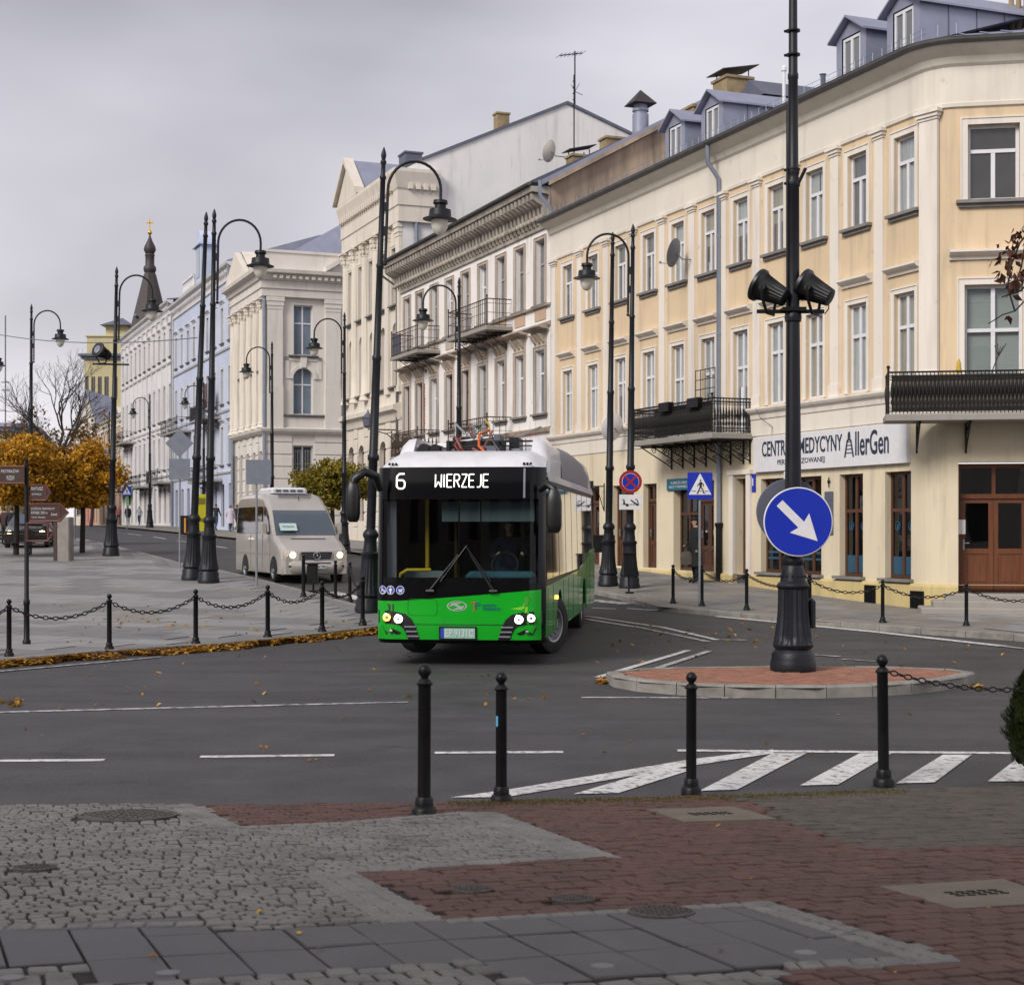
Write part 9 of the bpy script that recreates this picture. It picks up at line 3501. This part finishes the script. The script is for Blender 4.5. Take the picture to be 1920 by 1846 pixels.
# ------------------------------------------------------------------ leaves on the ground
def flat_leaf(mb, p, s_, up=0.3):
    a = random.uniform(0, 6.28)
    u = Vector((math.cos(a), math.sin(a), random.uniform(-up, up))).normalized() * s_
    v = Vector((-math.sin(a), math.cos(a), random.uniform(-up, up))).normalized() * s_ * .7
    n_ = Vector((0, 0, s_ * random.uniform(-.05, .35)))
    mb.add([p - u, p - u * .2 + v * .8 + n_, p + u * .9, p - u * .2 - v * .8 + n_, p - u * .3], [(0, 1, 4), (4, 1, 2), (4, 2, 3), (0, 4, 3)])
random.seed(61)
dr = MB()
dl = [Vector(q) for q in left_line[:9]]
segs = [(a, b, (b - a).length) for a, b in zip(dl, dl[1:])]
tot = sum(s_[2] for s_ in segs)
for _ in range(4600):
    t = random.uniform(0, tot)
    for a, b, l in segs:
        if t <= l:
            break
        t -= l
    d = (b - a) / l
    n_ = Vector((d.y, -d.x))
    off = abs(random.gauss(0, .15)) * (0.6 + .35 * math.sin((a.x + t) * 2.1) + .3 * math.sin((a.x + t) * 5.3)) + .02
    q = a + d * t + n_ * off
    flat_leaf(dr, Vector((q.x, q.y, g(q.y) + .012 + max(0, .09 - off * .28) * random.random())), random.uniform(.035, .075), .6)
tag(dr.build('leaf_drift', M['leaf_fallen'], fix=False), 'long drift of orange and yellow fallen leaves along the plaza kerb', 'fallen leaves', kind='stuff')
sl = MB()
def sprinkle(n, pxr, pyr, dz=0.0, size=(.03, .06), fly=0.0):
    for _ in range(n):
        p = at(random.uniform(*pxr), random.uniform(*pyr), dz)
        flat_leaf(sl, p + Vector((0, 0, .012 + (random.uniform(0, fly) if fly else 0))), random.uniform(*size), .8)
sprinkle(34, (1180, 1460), (1180, 1215), size=(.05, .08), fly=.18)
sprinkle(40, (1120, 1900), (1190, 1250))
sprinkle(44, (0, 1100), (1215, 1330))
sprinkle(16, (0, 1920), (1330, 1480), size=(.025, .045))
sprinkle(60, (60, 660), (1130, 1210), KERB)
sprinkle(24, (200, 420), (1158, 1180), KERB, size=(.05, .08))
sprinkle(30, (1122, 1142), (1272, 1284), size=(.04, .08))
sprinkle(12, (1808, 1840), (1284, 1296), size=(.04, .07))
sprinkle(30, (-10, 40), (1312, 1326), size=(.04, .07))
for _ in range(16):
    c = gnd(random.uniform(0, 1920), random.uniform(1500, 1840))
    flat_leaf(sl, Vector((c.x, c.y, nz(c.y) + .012)), random.uniform(.012, .026), .5)
tag(sl.build('scattered_leaves', M['leaf_fallen'], fix=False), 'single orange leaves scattered over carriageway and pavements', 'fallen leaves', kind='stuff')
ms = MB()
for _ in range(2600):
    px = random.uniform(840, 1700)
    e_ = 1503 - (px - 800) * .0235 if px < 1220 else 1494 - (px - 1220) * .033
    c = gnd(px, e_ + abs(random.gauss(0, 5)) + 1)
    h_ = random.uniform(.006, .022)
    a = random.uniform(0, 3.14)
    z = nz(c.y)
    ms.add([(c.x - .006 * math.cos(a), c.y - .006 * math.sin(a), z), (c.x + .006 * math.cos(a), c.y + .006 * math.sin(a), z), (c.x + random.uniform(-.01, .01), c.y, z + h_)], [(0, 1, 2)])
mat('moss', (.09, .075, .015), .9, var=.4, scale=8)
tag(ms.build('kerb_moss', M['moss'], fix=False), 'thin moss and weeds growing along the near kerb edge', 'moss', kind='stuff')

# ------------------------------------------------------------------ plants at the right edge
random.seed(71)
ct_ = gnd(1935, 1462)
th = empty('thuja', (ct_.x, ct_.y, nz(ct_.y)), 0, 'dark green clipped thuja cut by the right picture edge', 'shrub')
kt = ct_.y / FPX
Hh = (1462 - 1262) * kt
b = MB()
b.tube([(0, 0, -.05), (0, 0, Hh * .9)], [.04, .015], 8)
b.build('stem', M['bark'], th, 60)
lf = MB()
for _ in range(9000):
    z = random.random() ** .9
    r0 = (47 * kt) * (math.sin(math.pi * min(1, .12 + z * .88)) ** .6) * (1 - .25 * z)
    a = random.uniform(0, 6.283)
    lump = 1 + .16 * math.sin(a * 3 + z * 14) + .1 * math.sin(a * 5 - z * 23)
    r_ = r0 * lump * random.uniform(.6, 1.1)
    p = Vector((r_ * math.cos(a), r_ * math.sin(a), .12 + z * Hh * .9))
    d = Vector((math.cos(a) * .6, math.sin(a) * .6, 1)).normalized() * random.uniform(.025, .05)
    w = Vector((-math.sin(a), math.cos(a), 0)) * random.uniform(.008, .016)
    lf.add([p - w, p + w, p + d + w * .5, p + d - w * .5], [(0, 1, 2, 3)])
lf.build('foliage', M['leaf_thuja'], th, fix=False)
# tree just outside the frame reaching in with a hanging twig
ty = 13.5
tx = (2330 - 960) / FPX * ty
rt = empty('red_leaved_tree', (tx, ty, -.2), 0, 'dark red leaves on a twig hanging into view at the right edge', 'tree')
def W3(px, py, dy=0.0):
    return ray(px, py, ty + dy) - Vector((tx, ty, -.2))
b = MB()
b.tube([(0, 0, -.1), (.05, 0, 2.0), (-.05, 0, 3.6), W3(2250, 180)], [.13, .11, .09, .06], 10)
b.tube([(-.05, 0, 3.4), W3(2100, 330), W3(1990, 400), W3(1925, 440)], [.06, .035, .022, .014], 8)
for pts in ([W3(1925, 440), W3(1900, 470), W3(1872, 475)], [W3(1912, 455), W3(1895, 500), W3(1890, 535)], [W3(1990, 400), W3(1950, 500), W3(1925, 560), W3(1903, 583), W3(1880, 590), W3(1853, 607)], [W3(1950, 500), W3(1915, 545), W3(1878, 557)], [W3(1903, 583), W3(1890, 540), W3(1888, 530)], [W3(1925, 440), W3(1915, 500), W3(1905, 530)]):
    b.tube(pts, [.009 - .005 * k / len(pts) for k in range(len(pts))], 5)
b.build('branches', M['bark'], rt, 60, fix=False)
lf = MB()
def big_leaf(p, s_):
    a = Vector((random.gauss(0, .6), random.gauss(0, .6), random.gauss(-.8, .4))).normalized()
    w = a.cross(Vector((random.gauss(0, 1), random.gauss(0, 1), random.gauss(0, 1)))).normalized()
    n_ = a.cross(w)
    lf.add([p, p + a * s_ * .4 + w * s_ * .26 + n_ * s_ * .08, p + a * s_, p + a * s_ * .4 - w * s_ * .26 + n_ * s_ * .08], [(0, 1, 2), (0, 2, 3)])
for (px, py, sp, n) in ((1900, 460, 18, 16), (1912, 440, 12, 10), (1890, 490, 16, 16), (1905, 515, 14, 22), (1897, 535, 10, 12), (1880, 470, 8, 5), (1876, 505, 6, 4), (1892, 593, 2, 2), (1950, 430, 25, 40), (1960, 520, 30, 30), (2010, 380, 60, 90), (2120, 280, 90, 160)):
    for _ in range(n):
        big_leaf(W3(px + random.gauss(0, sp * .6), py + random.gauss(0, sp * .6), random.uniform(-.15, .15)), random.uniform(.06, .11))
lf.build('leaves', M['leaf_red'], rt, fix=False)
